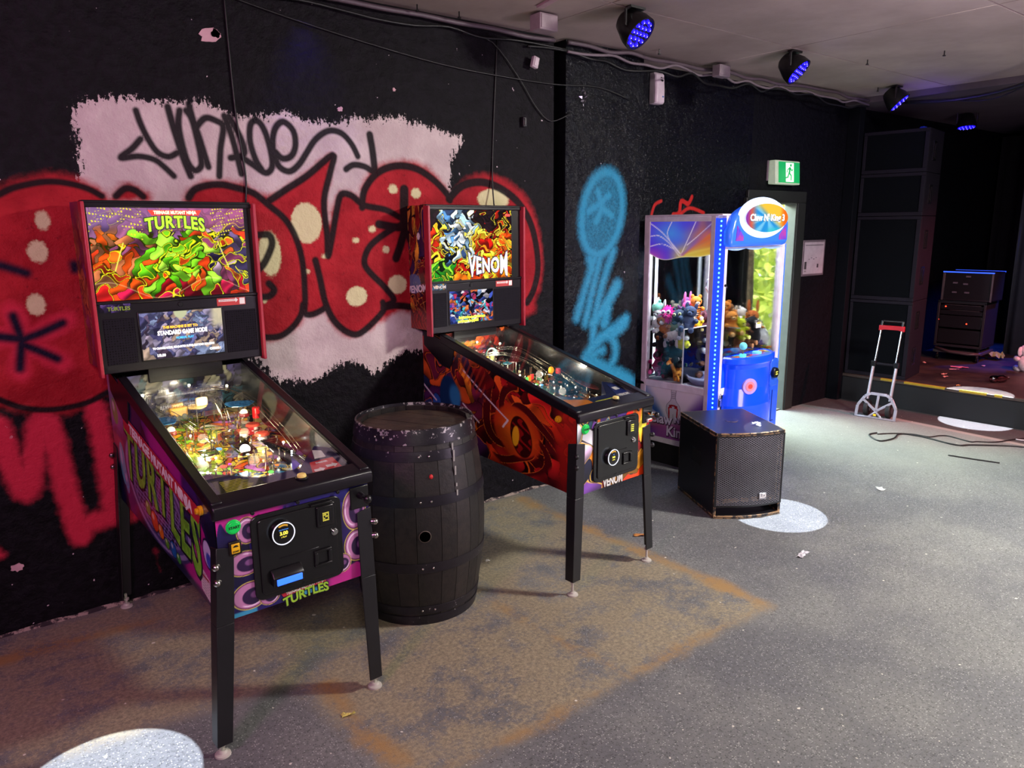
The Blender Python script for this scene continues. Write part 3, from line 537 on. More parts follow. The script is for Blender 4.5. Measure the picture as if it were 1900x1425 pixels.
def bg_art_1(u, v):
    x, y = u*1.56, v
    def pal(a, b, r):
        if b < .16: return ['a01420', 'c82020', 'd83818', '7c1020', 'b01c40'][r.randint(5)]
        if b > .75: return ['8a5a90', 'a06a98', '6c4a80', '9c5c80', 'b46a80', '544070'][r.randint(6)]
        if a < .28: return ['c84a14', 'd86a1c', 'a83018', 'b86a40', '905838', '7a4060'][r.randint(6)]
        if a > .76: return ['5c4a70', 'c83c20', '2c2440', 'a08898', 'd05a28', '7c3858', '383050'][r.randint(7)]
        return ['6cc01c', '84d828', '9ae63c', '4c9c14', 'c83c14', 'd84c18', '58ac18', 'a4e040'][r.randint(8)]
    C = comic(x, y, 1.56, 135, 8, pal, line='2c3008', lw=.008, line2='f0f020', stretch=2.3, warp=.03, shade=.45)
    up = ss(y, .70, .86); C = over(C, up*.75, (h3('8a6a9c')*(1-u)[:, None]+h3('b05a88')*u[:, None]))
    cells = ((np.abs((x*34+y*6) % 1-.5) < .24) & (np.abs((y*26-x*5*np.sign(x-.78)) % 1-.5) < .22) & ((np.sin(np.floor(x*34)*7.1+np.floor(y*26)*3.7)) > .1))
    C = over(C, (cells & (y > .74+.12*np.sin(x*9)) & ((x < .5) | (x > 1.2))).astype(float), 'f4e838')
    C = over(C, ss(.012-np.abs(y-.10-.10*np.sin(x*6+1)), 0, .012)*ss(-y, -.3, -.2)*.5, 'f0d0a0')
    for ax, sgn in ((.30, 1), (1.25, -1)):
        C = over(C, ss(.008-seg_dist(x, y, [(ax, .62), (ax+.1*sgn*-1, .32)]), 0, .004), 'f0f060')
    return C
def bg_art_2(u, v):
    x, y = u*1.3, v
    def pal(a, b, r):
        if b < .25 and a < .3: return ['3c9c20', '58b828', '1c6c18', '80c830', '102810'][r.randint(5)]
        if a < .52 and b > .28 and a > .14: return ['9cc8e8', 'c8e4f4', '4878a8', '283858', 'e8f4fa', '101828'][r.randint(6)]
        if b > .72: return ['140c10', '201018', 'a01c10', '2c1410', '180c18'][r.randint(5)]
        return ['d82c10', 'f07818', 'f8c020', 'b01810', 'e84c14', '8c1010', 'f8d840'][r.randint(7)]
    return comic(x, y, 1.3, 170, 17, pal, line='100604', lw=.008, line2='f8e840', stretch=2.8, warp=.035, shade=.5)
def scr_art_1(u, v):
    x, y = u*1.75, v
    C = comic(x, y, 1.75, 80, 4, lambda a, b, r: ['6a6a90', '8a8098', '5c5c88', '9c8ca0', '4c4870', 'a89080', '7c88a8', '5a4a60'][r.randint(8)], line='3a3858', lw=.006, stretch=3.2, warp=.03)
    C = over(C, ss(x, 1.45, 1.6)*ss(y, .5, .7)*.9, 'e8dcb8'); C = over(C, ss(-np.hypot((x-.85)/.16, (y-1.0)/.18), -1, -.8), 'd8dcb0'); return C
def scr_art_2(u, v):
    x, y = u*1.35, v
    return comic(x, y, 1.35, 110, 14, lambda a, b, r: ['3c4ca0', 'c83c60', '8aa8d8', '20243c', 'd8d0e0', '9c4c90', 'e07040', '101018', '4cb0c0'][r.randint(9)], line='181828', lw=.008, stretch=2.5, warp=.02)
def pf_art(which):
    def f(u, v):
        x, y = u*.5, v
        if which == 1:
            def pal(a, b, r):
                if b < .3: return ['2c5c80', 'c86a28', '3c3c70', '708898', 'a85028', '244468'][r.randint(6)]
                if a < .5: return ['a8c830', 'c8541c', 'd8a020', '78b028', 'b84820', 'd8c850'][r.randint(6)]
                return ['b8b0a0', 'c0602c', '7c6c90', 'd0c070', '905898', '4c4c60'][r.randint(6)]
        else:
            def pal(a, b, r):
                if b < .35: return ['c84c20', '58a080', 'd87838', 'a83020', '386858', 'e0a050'][r.randint(6)]
                return ['3c7c60', '244858', 'b84020', '1c1c28', '508c60', '88502c', '2c2c38'][r.randint(6)]
        C = comic(x, y, .5, 260, 30+which, pal, line='14100c', lw=.005, line2='e0c040' if which == 1 else None, stretch=2.2, warp=.012, shade=.45)
        return C
    return f

def pinball(which, loc, rot, label, hw=.28, dz=0):
    T = empty('pinball_machine', (*loc, 0), rot, label, 'pinball machine', 'pinball machines along the graffiti wall')
    zb0, zb1, zt0 = .455+dz, .53+dz, .828+dz
    gy1 = 1.06; gz = lambda y: .868+dz+.243*y          # line of the glass
    pz = lambda y: .765+dz+.155*(y-.10)                 # playfield board
    # cabinet shell
    b = MB(); prof = [(0, zb0), (1.29, zb1), (1.29, gz(1.06)), (1.06, gz(1.06)-.012), (.0, zt0)]
    for s in (-1, 1): b.prism(prof, 'x', s*hw, s*(hw-.018))
    b.box(-hw+.018, 0, zb0, hw-.018, .018, zt0); b.box(-hw+.018, 1.272, zb1, hw-.018, 1.29, gz(1.06))
    b.hexa([(-hw+.018, .018, zb0), (hw-.018, .018, zb0), (hw-.018, 1.272, zb1), (-hw+.018, 1.272, zb1), (-hw+.018, .018, zb0+.015), (hw-.018, .018, zb0+.015), (hw-.018, 1.272, zb1+.015), (-hw+.018, 1.272, zb1+.015)])
    b.build('cabinet', M_CAB, T)
    fa_ = side_art_1 if which == 1 else side_art_2
    zz = lambda y: zt0+(gz(1.06)-.012-zt0)*min(y, 1.06)/1.06
    # printed sheets on both sides; on the left side u runs from the back to the front
    sl = grid_panel('side_art', [(-hw-.0015, 1.288, zb1), (-hw-.0015, .002, zb0), (-hw-.0015, .002, zt0+.01), (-hw-.0015, 1.288, zz(1.288)+.05)], 330, 120, fa_, M_PANEL_ART, T)
    grid_panel('side_art', [(hw+.0015, .002, zb0), (hw+.0015, 1.288, zb1), (hw+.0015, 1.288, zz(1.288)+.05), (hw+.0015, .002, zt0+.01)], 200, 70, fa_, M_PANEL_ART, T)
    fpn = grid_panel('front_art', [(-hw+.001, -.0015, zb0), (hw-.001, -.0015, zb0), (hw-.001, -.0015, zt0), (-hw+.001, -.0015, zt0)], 260, 170, front_art_1 if which == 1 else front_art_2, M_PANEL_ART, T)
    # lockbar with rolled edge, side rails
    lb = MB().prism([(-.022, gz(0)-.05), (-.026, gz(0)-.02), (-.02, gz(0)-.004), (.0, gz(0)+.003), (.052, gz(.052)+.003), (.052, gz(.052)-.02), (.0, gz(0)-.03), (-.004, gz(0)-.052)], 'x', -hw-.012, hw+.012)
    lb = lb.build('lockbar', M_RAIL, T, bevel=.006)
    for s in (-1, 1):
        b = MB(); x0, x1 = (hw-.03, hw+.009)
        if s < 0: x0, x1 = -x1, -x0
        b.hexa([(x0, -.005, gz(0)-.035), (x1, -.005, gz(0)-.035), (x1, gy1, gz(gy1)-.045), (x0, gy1, gz(gy1)-.045), (x0, -.005, gz(0)+.006), (x1, -.005, gz(0)+.006), (x1, gy1, gz(gy1)+.006), (x0, gy1, gz(gy1)+.006)])
        b.build('side_rail', M_RAIL, T, bevel=.005)
        b = MB().cyl((s*(hw+.001), .115, gz(.1)-.075), (s*(hw+.014), .115, gz(.1)-.075), .017, n=20).cyl((s*(hw+.014), .115, gz(.1)-.075), (s*(hw+.024), .115, gz(.1)-.075), .011, n=16)
        b.build('flipper_button', pm('button_yellow', 'e8a818', .25), T, bevel=.002)
        # hinge bracket of the backbox on the side
        b = MB().prism([(.93, zz(.93)-.01), (1.22, zz(1.06)+.03), (1.22, zz(1.06)-.06), (1.05, zz(1.06)-.16), (.98, zz(1.0)-.155), (.95, zz(.95)-.10)], 'x', s*(hw+.002), s*(hw+.008)).build('hinge', M_RAIL, T, bevel=.002)
    g = MB(); g.hexa([(-hw+.03, .05, gz(.05)-.003), (hw-.03, .05, gz(.05)-.003), (hw-.03, gy1+.04, gz(gy1+.04)-.003), (-hw+.03, gy1+.04, gz(gy1+.04)-.003), (-hw+.03, .05, gz(.05)+.001), (hw-.03, .05, gz(.05)+.001), (hw-.03, gy1+.04, gz(gy1+.04)+.001), (-hw+.03, gy1+.04, gz(gy1+.04)+.001)])
    g.build('glass', M_GLASS, T)
    # legs
    for sx_ in (-1, 1):
        for back in (0, 1):
            y = 0 if not back else 1.29; sy_ = -1 if not back else 1; zb = zb0 if not back else zb1; X = hw*sx_; zt = zb+.265
            a = lambda dx, dy, z: (X+sx_*dx, y+sy_*dy, z)
            lz = .045+.03*(dz > 0)
            leg = MB()
            def plate(p, q): leg.hexa([p[0], p[1], p[2], p[3], q[0], q[1], q[2], q[3]])
            pl = [a(.006, .006, zt), a(-.052, .006, zt-.012), a(-.052, .0025, zt-.012), a(.0025, .0025, zt)]
            ox, oy = ((-.052 if sx_ < 0 else -.034) if not back else -.03), (-.032 if not back else -.01); tt = .37
            ql = [(X+sx_*dx+ox, y+sy_*dy+oy, lz) for dx, dy in ((.026, .026), (-.026, .026), (-.026, .020), (.020, .020))]
            mid = [(X+sx_*dx+ox*tt, y+sy_*dy+oy*tt, zb) for dx, dy in ((.014, .014), (-.045, .014), (-.045, .008), (.008, .008))]
            for A_, B_ in ((mid, pl), (ql, mid)): leg.hexa([*A_, *B_])
            sw = lambda L_: [(X+sx_*(abs(0)+((sy_*(p[1]-y)))), y+sy_*((sx_*(p[0]-X))), p[2]) for p in L_]
            ql2 = [(q[0]+ox, q[1]+oy, q[2]) for q in sw([(q[0]-ox, q[1]-oy, q[2]) for q in ql])]; md2 = [(q[0]+ox*tt, q[1]+oy*tt, q[2]) for q in sw([(q[0]-ox*tt, q[1]-oy*tt, q[2]) for q in mid])]
            for A_, B_ in ((md2, sw(pl)), (ql2, md2)): leg.hexa([*A_, *B_])
            lo = leg.build('leg', M_LEG, T, bevel=.003)
            for zq in (zb+.205, zb+.15):
                q = Vector(a(.010, .010, zq)); dd = Vector((sx_, sy_, 0)).normalized()
                MB().cyl(q-dd*.004, q+dd*.008, .011, n=12).sph(q+dd*.008, (.0125, .0125, .0125), 12, 8).build('leg_bolt', M_BOLT if which == 1 else M_LEG, lo, smooth=35)
            q = a(.004, .004, 0); q = (q[0]+ox, q[1]+oy, 0)
            MB().cyl((q[0], q[1], .012), (q[0], q[1], lz+.02), .006, n=10).cyl((q[0], q[1], lz-.012), (q[0], q[1], lz-.001), .013, n=6).lathe([(0, .018), (.012, .018), (.016, .010), (.026, .006), (.027, .0003), (0, .0003)], 20, Matrix.Translation((q[0], q[1], 0))).build('foot', M_FOOT, lo, smooth=35)
    # ---------- coin door
    x0, x1, z0, z1 = (-.170, .163, .49, .798) if which == 1 else (-.158, .176, .515, .818)
    cd = MB()
    def rr(x0, x1, z0, z1, r, n=6):
        o = []
        for cx_, cz_, a0 in ((x1-r, z0+r, -90), (x1-r, z1-r, 0), (x0+r, z1-r, 90), (x0+r, z0+r, 180)):
            o += [(cx_+r*math.cos(R(a0+90*k/n)), cz_+r*math.sin(R(a0+90*k/n))) for k in range(n+1)]
        return o
    cd.prism(rr(x0, x1, z0, z1, .03), 'y', -.010, -.001)
    cd = cd.build('coin_door', M_DOOR, T, bevel=.003)
    MB().prism(rr(x0+.022, x1-.022, z0+.018, z1-.016, .016), 'y', -.016, -.009).build('door_leaf', M_DOOR, cd, bevel=.003)
    MB().box(x1-.12, -.022, z1-.014, x1-.04, -.012, z1-.008).build('hinge_rail', M_DOOR, cd, bevel=.001); MB().box(x0+.09, -.018, z0+.135, x0+.235, -.0155, z0+.138).build('door_rib', M_DOOR, cd, bevel=.001)
    def knob(x, z, r=.007): MB().cyl((x, -.009, z), (x, -.016, z), r, n=16).build('door_bolt', M_PLBLK, T, bevel=.002)
    for x, z in ((x0+.01, z1+.014), (0, z1+.012), (x1-.01, z1+.012), (0, z0+.02)): knob(x, z)
    fx = (lambda a: a) if which == 1 else (lambda a: a)
    if which == 1: dial, qr, lk, sl, bill = (-.068, .722), (.095, .738), (.128, .668), (.078, .585), (-.062, .565)
    else: dial, qr, lk, sl, bill = (-.045, .632), (.105, .753), (.128, .684), (.08, .600), None
    def boxed(c, w, h, d, name, mat, par=cd, y0=-.016): return MB().box(c[0]-w/2, y0-d, c[1]-h/2, c[0]+w/2, y0, c[1]+h/2).build(name, mat, par, bevel=.004)
    boxed(qr, .066, .078, .008, 'ticket_bezel', M_DOOR); boxed(qr, .046, .056, .0015, 'ticket_label', M_PLBLK, y0=-.024)
    yl = MB(); rq = random.Random(7+which)
    for i in range(5):
        if which == 1:
            for j in range(5):
                if i in (0, 4) or j in (0, 4) or rq.random() < .45: yl.box(qr[0]-.0125+i*.005, -.0275, qr[1]-.0165+j*.0066, qr[0]-.0125+i*.005+.0036, -.0262, qr[1]-.0165+j*.0066+.005)
        elif i < 4: yl.box(qr[0]-.011, -.0275, qr[1]-.018+i*.01, qr[0]+.011, -.0262, qr[1]-.0125+i*.01)
    yl.build('ticket_symbol', pm('symbol_yellow', 'd8d850', .5, es=.25), cd)
    MB().cyl((lk[0], -.015, lk[1]), (lk[0], -.022, lk[1]), .013, n=20).cyl((lk[0], -.02, lk[1]), (lk[0], -.027, lk[1]), .009, n=16).build('lock', M_CHROME, cd, bevel=.001)
    o = MB()
    for (bx0, bz0, bx1, bz1) in ((-.033, -.031, .033, -.022), (-.033, .022, .033, .031), (-.033, -.022, -.02, .022), (.02, -.022, .033, .022)): o.box(sl[0]+bx0, -.024, sl[1]+bz0, sl[0]+bx1, -.015, sl[1]+bz1)
    o.build('coin_return', M_DOOR, cd, bevel=.002)
    # round card reader with lit rim
    rd = MB().cyl((dial[0], -.015, dial[1]), (dial[0], -.036, dial[1]), .044, .040, 40).build('card_reader', M_PLBLK, T, bevel=.004)
    MB().lathe([(.0405, 0), (.0405, .0025), (.0375, .0025), (.0375, 0)], 44, FRONT(dial[0], -.0362, dial[1])).build('rim', emis_mat('rim_white', 'dfe8f4', .8), rd, smooth=35)
    MB().box(dial[0]-.019, -.0375, dial[1]-.019, dial[0]+.019, -.0362, dial[1]+.02).build('screen', M_PLBLK, rd)
    ym = emis_mat('reader_yellow', 'e8e050', .9)
    text('3.00' if which == 1 else '3.00', .017 if which == 1 else .011, ym, rd, 'lettering', FRONT(dial[0], -.038, dial[1]+.001), offset=.0006)
    text('x PLAY' if which == 1 else 'x PLAY', .0065, ym, rd, 'lettering', FRONT(dial[0], -.038, dial[1]-.012))
    text('CONTACTLESS' if which == 1 else 'TAP', .005, emis_mat('reader_blue', '4c88d8', .8), rd, 'lettering', FRONT(dial[0], -.038, dial[1]+.014))
    MB().prism([(dial[0]+.033*math.cos(R(a)), dial[1]+.033*math.sin(R(a))) for a in range(60, 125, 8)]+[(dial[0]+.027*math.cos(R(a)), dial[1]+.027*math.sin(R(a))) for a in range(120, 55, -8)], 'y', -.0375, -.0362).build('badge', pm('reader_badge', 'd0a030', .4, es=.3), rd)
    if bill:
        bl = MB().prism([(-.016, bill[1]-.028), (-.045, bill[1]-.026), (-.045, bill[1]+.004), (-.030, bill[1]+.022), (-.016, bill[1]+.03)], 'x', bill[0]-.056, bill[0]+.056).build('bill_slot', M_PLBLK, cd, bevel=.004)
        MB().box(bill[0]-.046, -.050, bill[1]-.022, bill[0]+.046, -.0445, bill[1]+.001).build('slot_light', emis_mat('slot_blue', '2f6cff', 1.5), cd, bevel=.002)
    # start button, extra button, plunger plate
    sx0 = -.224 if which == 1 else -.214; szz = .779 if which == 1 else .80
    sb = MB().cyl((sx0, -.001, szz), (sx0, -.008, szz), .025, n=28).cyl((sx0, -.008, szz), (sx0, -.013, szz), .020, n=28).build('start_button', pm('start_green', '12b84a', .3, es=.35), T, bevel=.002)
    text('START', .0125, M_BLACKINK, sb, 'lettering', FRONT(sx0, -.0138, szz), offset=.0005, extrude=.0003)
    if which == 1:
        e = MB().box(-.246, -.012, .682, -.204, -.001, .73).build('option_button', pm('option_frame', '19140c', .4), T, bevel=.003)
        MB().box(-.239, -.015, .689, -.211, -.011, .723).build('button_cap', pm('option_yellow', 'd8a418', .4, es=.2), e, bevel=.002)
        text('START', .0075, M_BLACKINK, e, 'lettering', FRONT(-.225, -.0156, .696), offset=.0003)
        MB().prism([(-.225+.010*math.cos(R(a)), .708+.010*math.sin(R(a))) for a in range(20, 165, 20)], 'y', -.0158, -.0148).build('button_symbol', M_BLACKINK, e)
    px_, pz_ = (.243, .775) if which == 1 else (.25, .80)
    pp = MB().box(px_-.04, -.008, pz_-.05, px_+.036, -.001, pz_+.035).build('plunger_plate', M_PLBLK, T, bevel=.004)
    MB().cyl((px_, -.006, pz_), (px_, -.035, pz_), .014, .010, 20).cyl((px_, -.03, pz_), (px_, -.055, pz_), .0045, n=12).build('plunger_rod', M_CHROME if which == 2 else M_RAIL, pp, smooth=35)
    MB().sph((px_, -.065, pz_), (.016, .014, .016), 18, 12).build('plunger_knob', M_PLBLK, pp, smooth=True)
    if which == 2:
        MB().box(px_-.014, -.02, pz_-.047, px_+.024, -.007, pz_-.03).build('tag', M_WHITE, pp, bevel=.004)
        MB().box(px_-.009, -.022, pz_-.0435, px_+.019, -.0195, pz_-.0335).build('tag_stripe', M_RED, pp)
    MB().cyl((.04, .03, gz(.03)), (.04, .03, gz(.03)+.008), .022, n=28).build('lockbar_button_base', M_PLBLK, T, bevel=.002)
    MB().cyl((.04, .03, gz(.03)+.006), (.04, .03, gz(.03)+.02), .017, .015, 24).build('lockbar_button', pm('amber_button', 'd8c070' if which == 1 else 'd8a878', .15, es=.25), T, bevel=.004)
    # ---------- backbox
    BW, y0, y1, bz0, bz1 = .340, 1.065, 1.285, 1.150+dz*.3, 1.853+dz*.2
    bb = MB().box(-BW, y0+.03, bz0+.02, BW, y1, bz1).box(-.16, 1.08, gz(1.06)-.04, .16, 1.26, bz0+.03).box(-BW, y0, bz1-.022, BW, y0+.06, bz1+.004).build('backbox', M_CAB, T, bevel=.003)
    red_m = pm('edge_red', 'a8283a', .38)
    for s in (-1, 1):
        MB().box(s*BW-.002 if s > 0 else -BW-.013, y0-.035, bz0-.012, BW+.013 if s > 0 else -BW+.002, y0+.012, bz1-.002).build('edge_trim', red_m, bb, bevel=.004)
        def fs(u, v, w_=which):
            x = u*.3; y = v*.7
            pal = (lambda a, b, r: (['3a2450', '8a5a40', '241838', 'a86c34', '5a2c50', '6a4a28'] if w_ == 1 else ['7c1a1c', '2c2048', 'b8481c', '401018', 'c89030', '581820'])[r.randint(6)])
            C = comic(x, y, .3, 60, 40+w_, pal, line='0c0810', lw=.006, stretch=3, warp=.02, line2='c08038')
            if w_ == 2:
                C = over(C, ss(-v, -.22, -.02)*.75, 'a8341c'); C = over(C, ss(np.sin(x*160+8*np.sin(y*30)), .7, .9)*ss(-v, -.22, -.05), '3a0c0c')
                d = np.hypot(x-.2, (y-.53)); C = over(C, ss(.022-d, 0, .002), 'd8d0d0')
                d = np.hypot((x-.12)/.10, (y-.26)/.06); C = over(C, ss(-d, -1, -.9)*.8, '5878a0')
            else: C = over(C, ss(v, .8, 1)*.6, '3a2060')
            return C
        if s < 0:
            sa = grid_panel('side_art', [(-BW-.0015, y1, bz0+.02), (-BW-.0015, y0+.01, bz0+.02), (-BW-.0015, y0+.01, bz1), (-BW-.0015, y1, bz1)], 60, 150, fs, M_PANEL_ART, bb)
            if which == 2: text('VENOM', .055, M_WHITE, bb, 'lettering', basis((-BW-.003, 1.17, 1.40), (0, -1, .12), (0, .12, 1)), offset=.0018)
        else: grid_panel('side_art', [(BW+.0015, y0+.01, bz0+.02), (BW+.0015, y1, bz0+.02), (BW+.0015, y1, bz1), (BW+.0015, y0+.01, bz1)], 60, 120, fs, M_PANEL_ART, bb)
    gx = .318; gz0, gz1 = (1.452, 1.828) if which == 1 else (1.445, 1.832)
    if which == 2: gx0, gx1 = -.318, .268
    else: gx0, gx1 = -.328, .304
    yb = y0-.004
    grid_panel('backglass', [(gx0, yb, gz0), (gx1, yb, gz0), (gx1, yb, gz1), (gx0, yb, gz1)], 330, 200, bg_art_1 if which == 1 else bg_art_2, M_LIT, bb)
    MB().box(-BW, y0-.002, gz0-.012, BW, y0+.03, gz1+.01).build('glass_surround', M_PLBLK, bb)
    MB().box(-BW, y0-.016, gz0-.014, BW, y0+.03, gz0-.002).build('glass_channel', M_RAIL, bb, bevel=.003); MB().box(-BW, y0-.012, gz1+.002, BW, y0+.03, gz1+.02).build('glass_channel', M_RAIL, bb, bevel=.003)
    sp = MB().box(-BW, y0-.012, bz0, BW, y0+.03, gz0-.014).build('speaker_panel', M_RAIL, bb, bevel=.004)
    sx_, dsz0, dsz1 = (-.008, 1.192, 1.392) if which == 1 else (-.052, 1.200, 1.385)
    hwid = .172 if which == 1 else .158
    for a0, a1 in ((-BW+.022, sx_-hwid-.018), (sx_+hwid+.016, BW-.018)):
        MB().box(a0, y0-.0145, bz0+.035, a1, y0-.011, dsz1-.005+(0 if which == 2 else -.01)).build('speaker_grille', M_SPK, bb, bevel=.002)
    MB().box(sx_-hwid-.006, y0-.0165, dsz0-.006, sx_+hwid+.006, y0-.011, dsz1+.006).build('screen_bezel', M_PLBLK, bb, bevel=.002)
    grid_panel('screen', [(sx_-hwid, y0-.0172, dsz0), (sx_+hwid, y0-.0172, dsz0), (sx_+hwid, y0-.0172, dsz1), (sx_-hwid, y0-.0172, dsz1)], 150, 90, scr_art_1 if which == 1 else scr_art_2, M_SCREEN, bb)
    ys_ = y0-.0185
    MB().cyl((sx_-.0, y0-.011, gz0-.032), (sx_, y0-.018, gz0-.032), .010, n=16).build('lock', M_PLBLK, bb, bevel=.001)
    # red sticker with arrow
    stx = .215 if which == 1 else .2
    st = MB().box(stx-.065, y0-.0135, gz0-.052, stx+.063, y0-.0118, gz0-.018).build('sticker', pm('sticker_red', 'b83434', .5), bb)
    MB().prism([(stx-.058, gz0-.034), (stx+.018, gz0-.034), (stx+.018, gz0-.040), (stx+.030, gz0-.029), (stx+.018, gz0-.018), (stx+.018, gz0-.024), (stx-.058, gz0-.024)], 'y', y0-.0145, y0-.0133).box(stx+.036, y0-.0145, gz0-.049, stx+.060, y0-.0133, gz0-.021).build('sticker_arrow', M_WHITE, bb)
    text('SCAN AND PLAY, SIGN UP NOW', .0045, M_RED, bb, 'lettering', FRONT(stx-.02, y0-.015, gz0-.029))
    # small logo plate
    lp = -.265 if which == 1 else -.285
    grid_panel('logo_plate', [(lp-.062, y0-.0128, gz0-.048), (lp+.058, y0-.0128, gz0-.048), (lp+.058, y0-.0128, gz0-.014), (lp-.062, y0-.0128, gz0-.014)], 60, 20,
        lambda u, v: comic(u*4, v, 4, 26, 9, (lambda a, b, r: (['1c1830', '3a2c60', '140f20', '5a4c80'] if which == 1 else ['24506c', '103048', '3c7c90', 'c8a030'])[r.randint(4)]), lw=.02), M_PANEL_ART, bb)
    wt = emis_mat('screen_white', 'f4f4f4', 1.0); we = emis_mat('screen_gold', 'f0b830', .9); wc = emis_mat('screen_cyan', '38a8e8', .9); wy = emis_mat('screen_lemon', 'f4ee30', 1.0)
    if which == 1:
        text('TURTLES', .022, pm('logo_green', '7c9c28', .5), bb, 'lettering', FRONT(lp+.012, y0-.0142, gz0-.034), offset=.0006)
        text('THIS MACHINE IS SET TO:', .0155, we, bb, 'lettering', FRONT(sx_-.01, ys_, 1.325), offset=.0007, sx=.82)
        text('STANDARD GAME MODE', .0255, wt, bb, 'lettering', FRONT(sx_-.002, ys_, 1.301), offset=.0012, sx=.72)
        text('NORMAL PLAY', .013, wc, bb, 'lettering', FRONT(sx_+.005, ys_, 1.276), offset=.0006, sx=.85)
        text('TO CHANGE MODE, HOLD BOTH FLIPPER BUTTONS FOR MENU', .0125, wt, bb, 'lettering', FRONT(sx_-.002, ys_, 1.237), offset=.0007, sx=.72)
        text('1/3.00', .016, wt, bb, 'lettering', FRONT(sx_-.10, ys_, 1.206), offset=.0007, sx=.9)
        text('CREDITS 1', .0135, wt, bb, 'lettering', FRONT(sx_+.132, ys_, 1.213), offset=.0007, sx=.82)
        # title: red banner and green lettering
        yg = yb-.003
        bx = MB().prism([(-.085, gz1-.031), (.105, gz1-.031), (.118, gz1-.009), (-.100, gz1-.009)], 'y', yg-.001, yg).build('title_banner', emis_mat('lit_red', 'd83428', .9), bb)
        text('TEENAGE MUTANT NINJA', .0185, emis_mat('lit_cream', 'fff0c0', 1.1), bb, 'lettering', FRONT(.009, yg-.002, gz1-.0195), offset=.0008, sx=.80)
        arch = lambda x, y: (x, y*(1+.18*abs(x)/.12)-1.1*x*x)
        text('TURTLES', .066, emis_mat('lit_outline', '16240a', .6), bb, 'lettering', FRONT(.006, yg-.0008, gz1-.060), offset=.0055, sx=.86, warp=arch, sp=1.1)
        text('TURTLES', .066, emis_mat('lit_green', '9ce828', 1.15), bb, 'lettering', FRONT(.006, yg-.0022, gz1-.060), offset=.0022, sx=.86, warp=arch, sp=1.1)
    else:
        text('VENOM', .024, M_WHITE, bb, 'lettering', FRONT(lp+.012, y0-.0142, gz0-.032), offset=.0006)
        text('Each host has special advantages', .0205, wy, bb, 'lettering', FRONT(sx_, ys_, 1.2325), offset=.0012, sx=.72)
        text('and changes the playfield', .0205, wy, bb, 'lettering', FRONT(sx_-.028, ys_, 1.212), offset=.0012, sx=.72)
        yg = yb-.003; fl_ = lambda x, y: (x*(1+.0*y), y*(1+1.6*(abs(x)/.12)**2*.35)+.0)
        text('VENOM', .108, emis_mat('lit_outline2', '1c1a2c', .6), bb, 'lettering', FRONT(.085, yg-.0008, gz0+.072), offset=.008, sx=.74, warp=fl_, sp=1.1)
        text('VENOM', .108, emis_mat('lit_white', 'e4e0ee', 1.0), bb, 'lettering', FRONT(.085, yg-.0022, gz0+.072), offset=.003, sx=.74, warp=fl_, sp=1.1)
        MB().prism(rr(.215, .255, gz1-.034, gz1-.02, .006), 'y', yg-.001, yg).build('maker_badge', emis_mat('lit_red', 'd83428', .9), bb)
    # power cable from the top up the wall
    # ---------- lettering on cabinet
    if which == 1:
        G1 = pm('decal_green', '86cc38', .35, dark='5ca024', vs_=30); G0 = pm('decal_dark', '100c20', .4); RB = pm('decal_red', 'b8283a', .35)
        slope = -.175; ex = (0, -1, slope); ey = (0, slope, 1)
        o3 = (-hw-.003, .62, .745)
        wv = lambda x, y: (x, y*(1.05+.25*abs(x)/.5)-.10*x*x+.012*math.sin(x*22))
        text('TURTLES', .27, G0, T, 'lettering', basis(o3, ex, ey), offset=.017, sx=.80, warp=wv, sp=1.12, extrude=.0004)
        text('TURTLES', .27, G1, T, 'lettering', basis((o3[0]-.001, *o3[1:]), ex, ey), offset=.006, sx=.80, warp=wv, sp=1.12, extrude=.0004)
        ban = MB(); a = basis((-hw-.0042, .585, .862), ex, ey)
        ban.add([a @ Vector(q) for q in ((-.47, -.032, 0), (.44, -.032, 0), (.47, .032, 0), (-.5, .032, 0), (-.47, -.032, .001), (.44, -.032, .001), (.47, .032, .001), (-.5, .032, .001))], [(0, 1, 2, 3), (4, 5, 6, 7), (0, 1, 5, 4), (1, 2, 6, 5), (2, 3, 7, 6), (3, 0, 4, 7)]).build('title_banner', RB, T)
        text('TEENAGE MUTANT NINJA', .058, M_WHITE, T, 'lettering', basis((-hw-.0056, .592, .860), ex, ey), offset=.0022, sx=1.13, extrude=.0003)
        text('TEENAGE MUTANT NINJA', .015, M_WHITE, T, 'lettering', FRONT(.012, -.0045, .487) @ Matrix.Rotation(R(3), 4, 'Z'), offset=.0004, sx=.85, extrude=.0003)
        MB().prism([(-.072, .474), (.09, .482), (.098, .5), (-.082, .492)], 'y', -.0036, -.0022).build('title_banner', RB, T)
        ar2 = lambda x, y: (x, y-1.2*x*x)
        text('TURTLES', .046, G0, T, 'lettering', FRONT(.012, -.0030, .463) @ Matrix.Rotation(R(3), 4, 'Z'), offset=.004, sx=.95, warp=ar2, extrude=.0003)
        text('TURTLES', .046, pm('decal_lime', '9ccc3c', .35), T, 'lettering', FRONT(.012, -.0042, .463) @ Matrix.Rotation(R(3), 4, 'Z'), offset=.0015, sx=.95, warp=ar2, extrude=.0003)
    else:
        text('VENOM', .062, M_BLACKINK, T, 'lettering', FRONT(-.008, -.003, .497), offset=.005, sx=.68, extrude=.0003)
        text('VENOM', .062, M_WHITE, T, 'lettering', FRONT(-.008, -.0042, .497), offset=.002, sx=.68, extrude=.0003)
    # ---------- playfield
    nx, ny = 130, 260
    w_ = hw-.032
    pfo = grid_panel('playfield', [(-w_, .10, pz(.10)), (w_, .10, pz(.10)), (w_, 1.10, pz(1.10)), (-w_, 1.10, pz(1.10))], nx, ny, pf_art(which), M_PF, T)
    blk = 'inner_side'
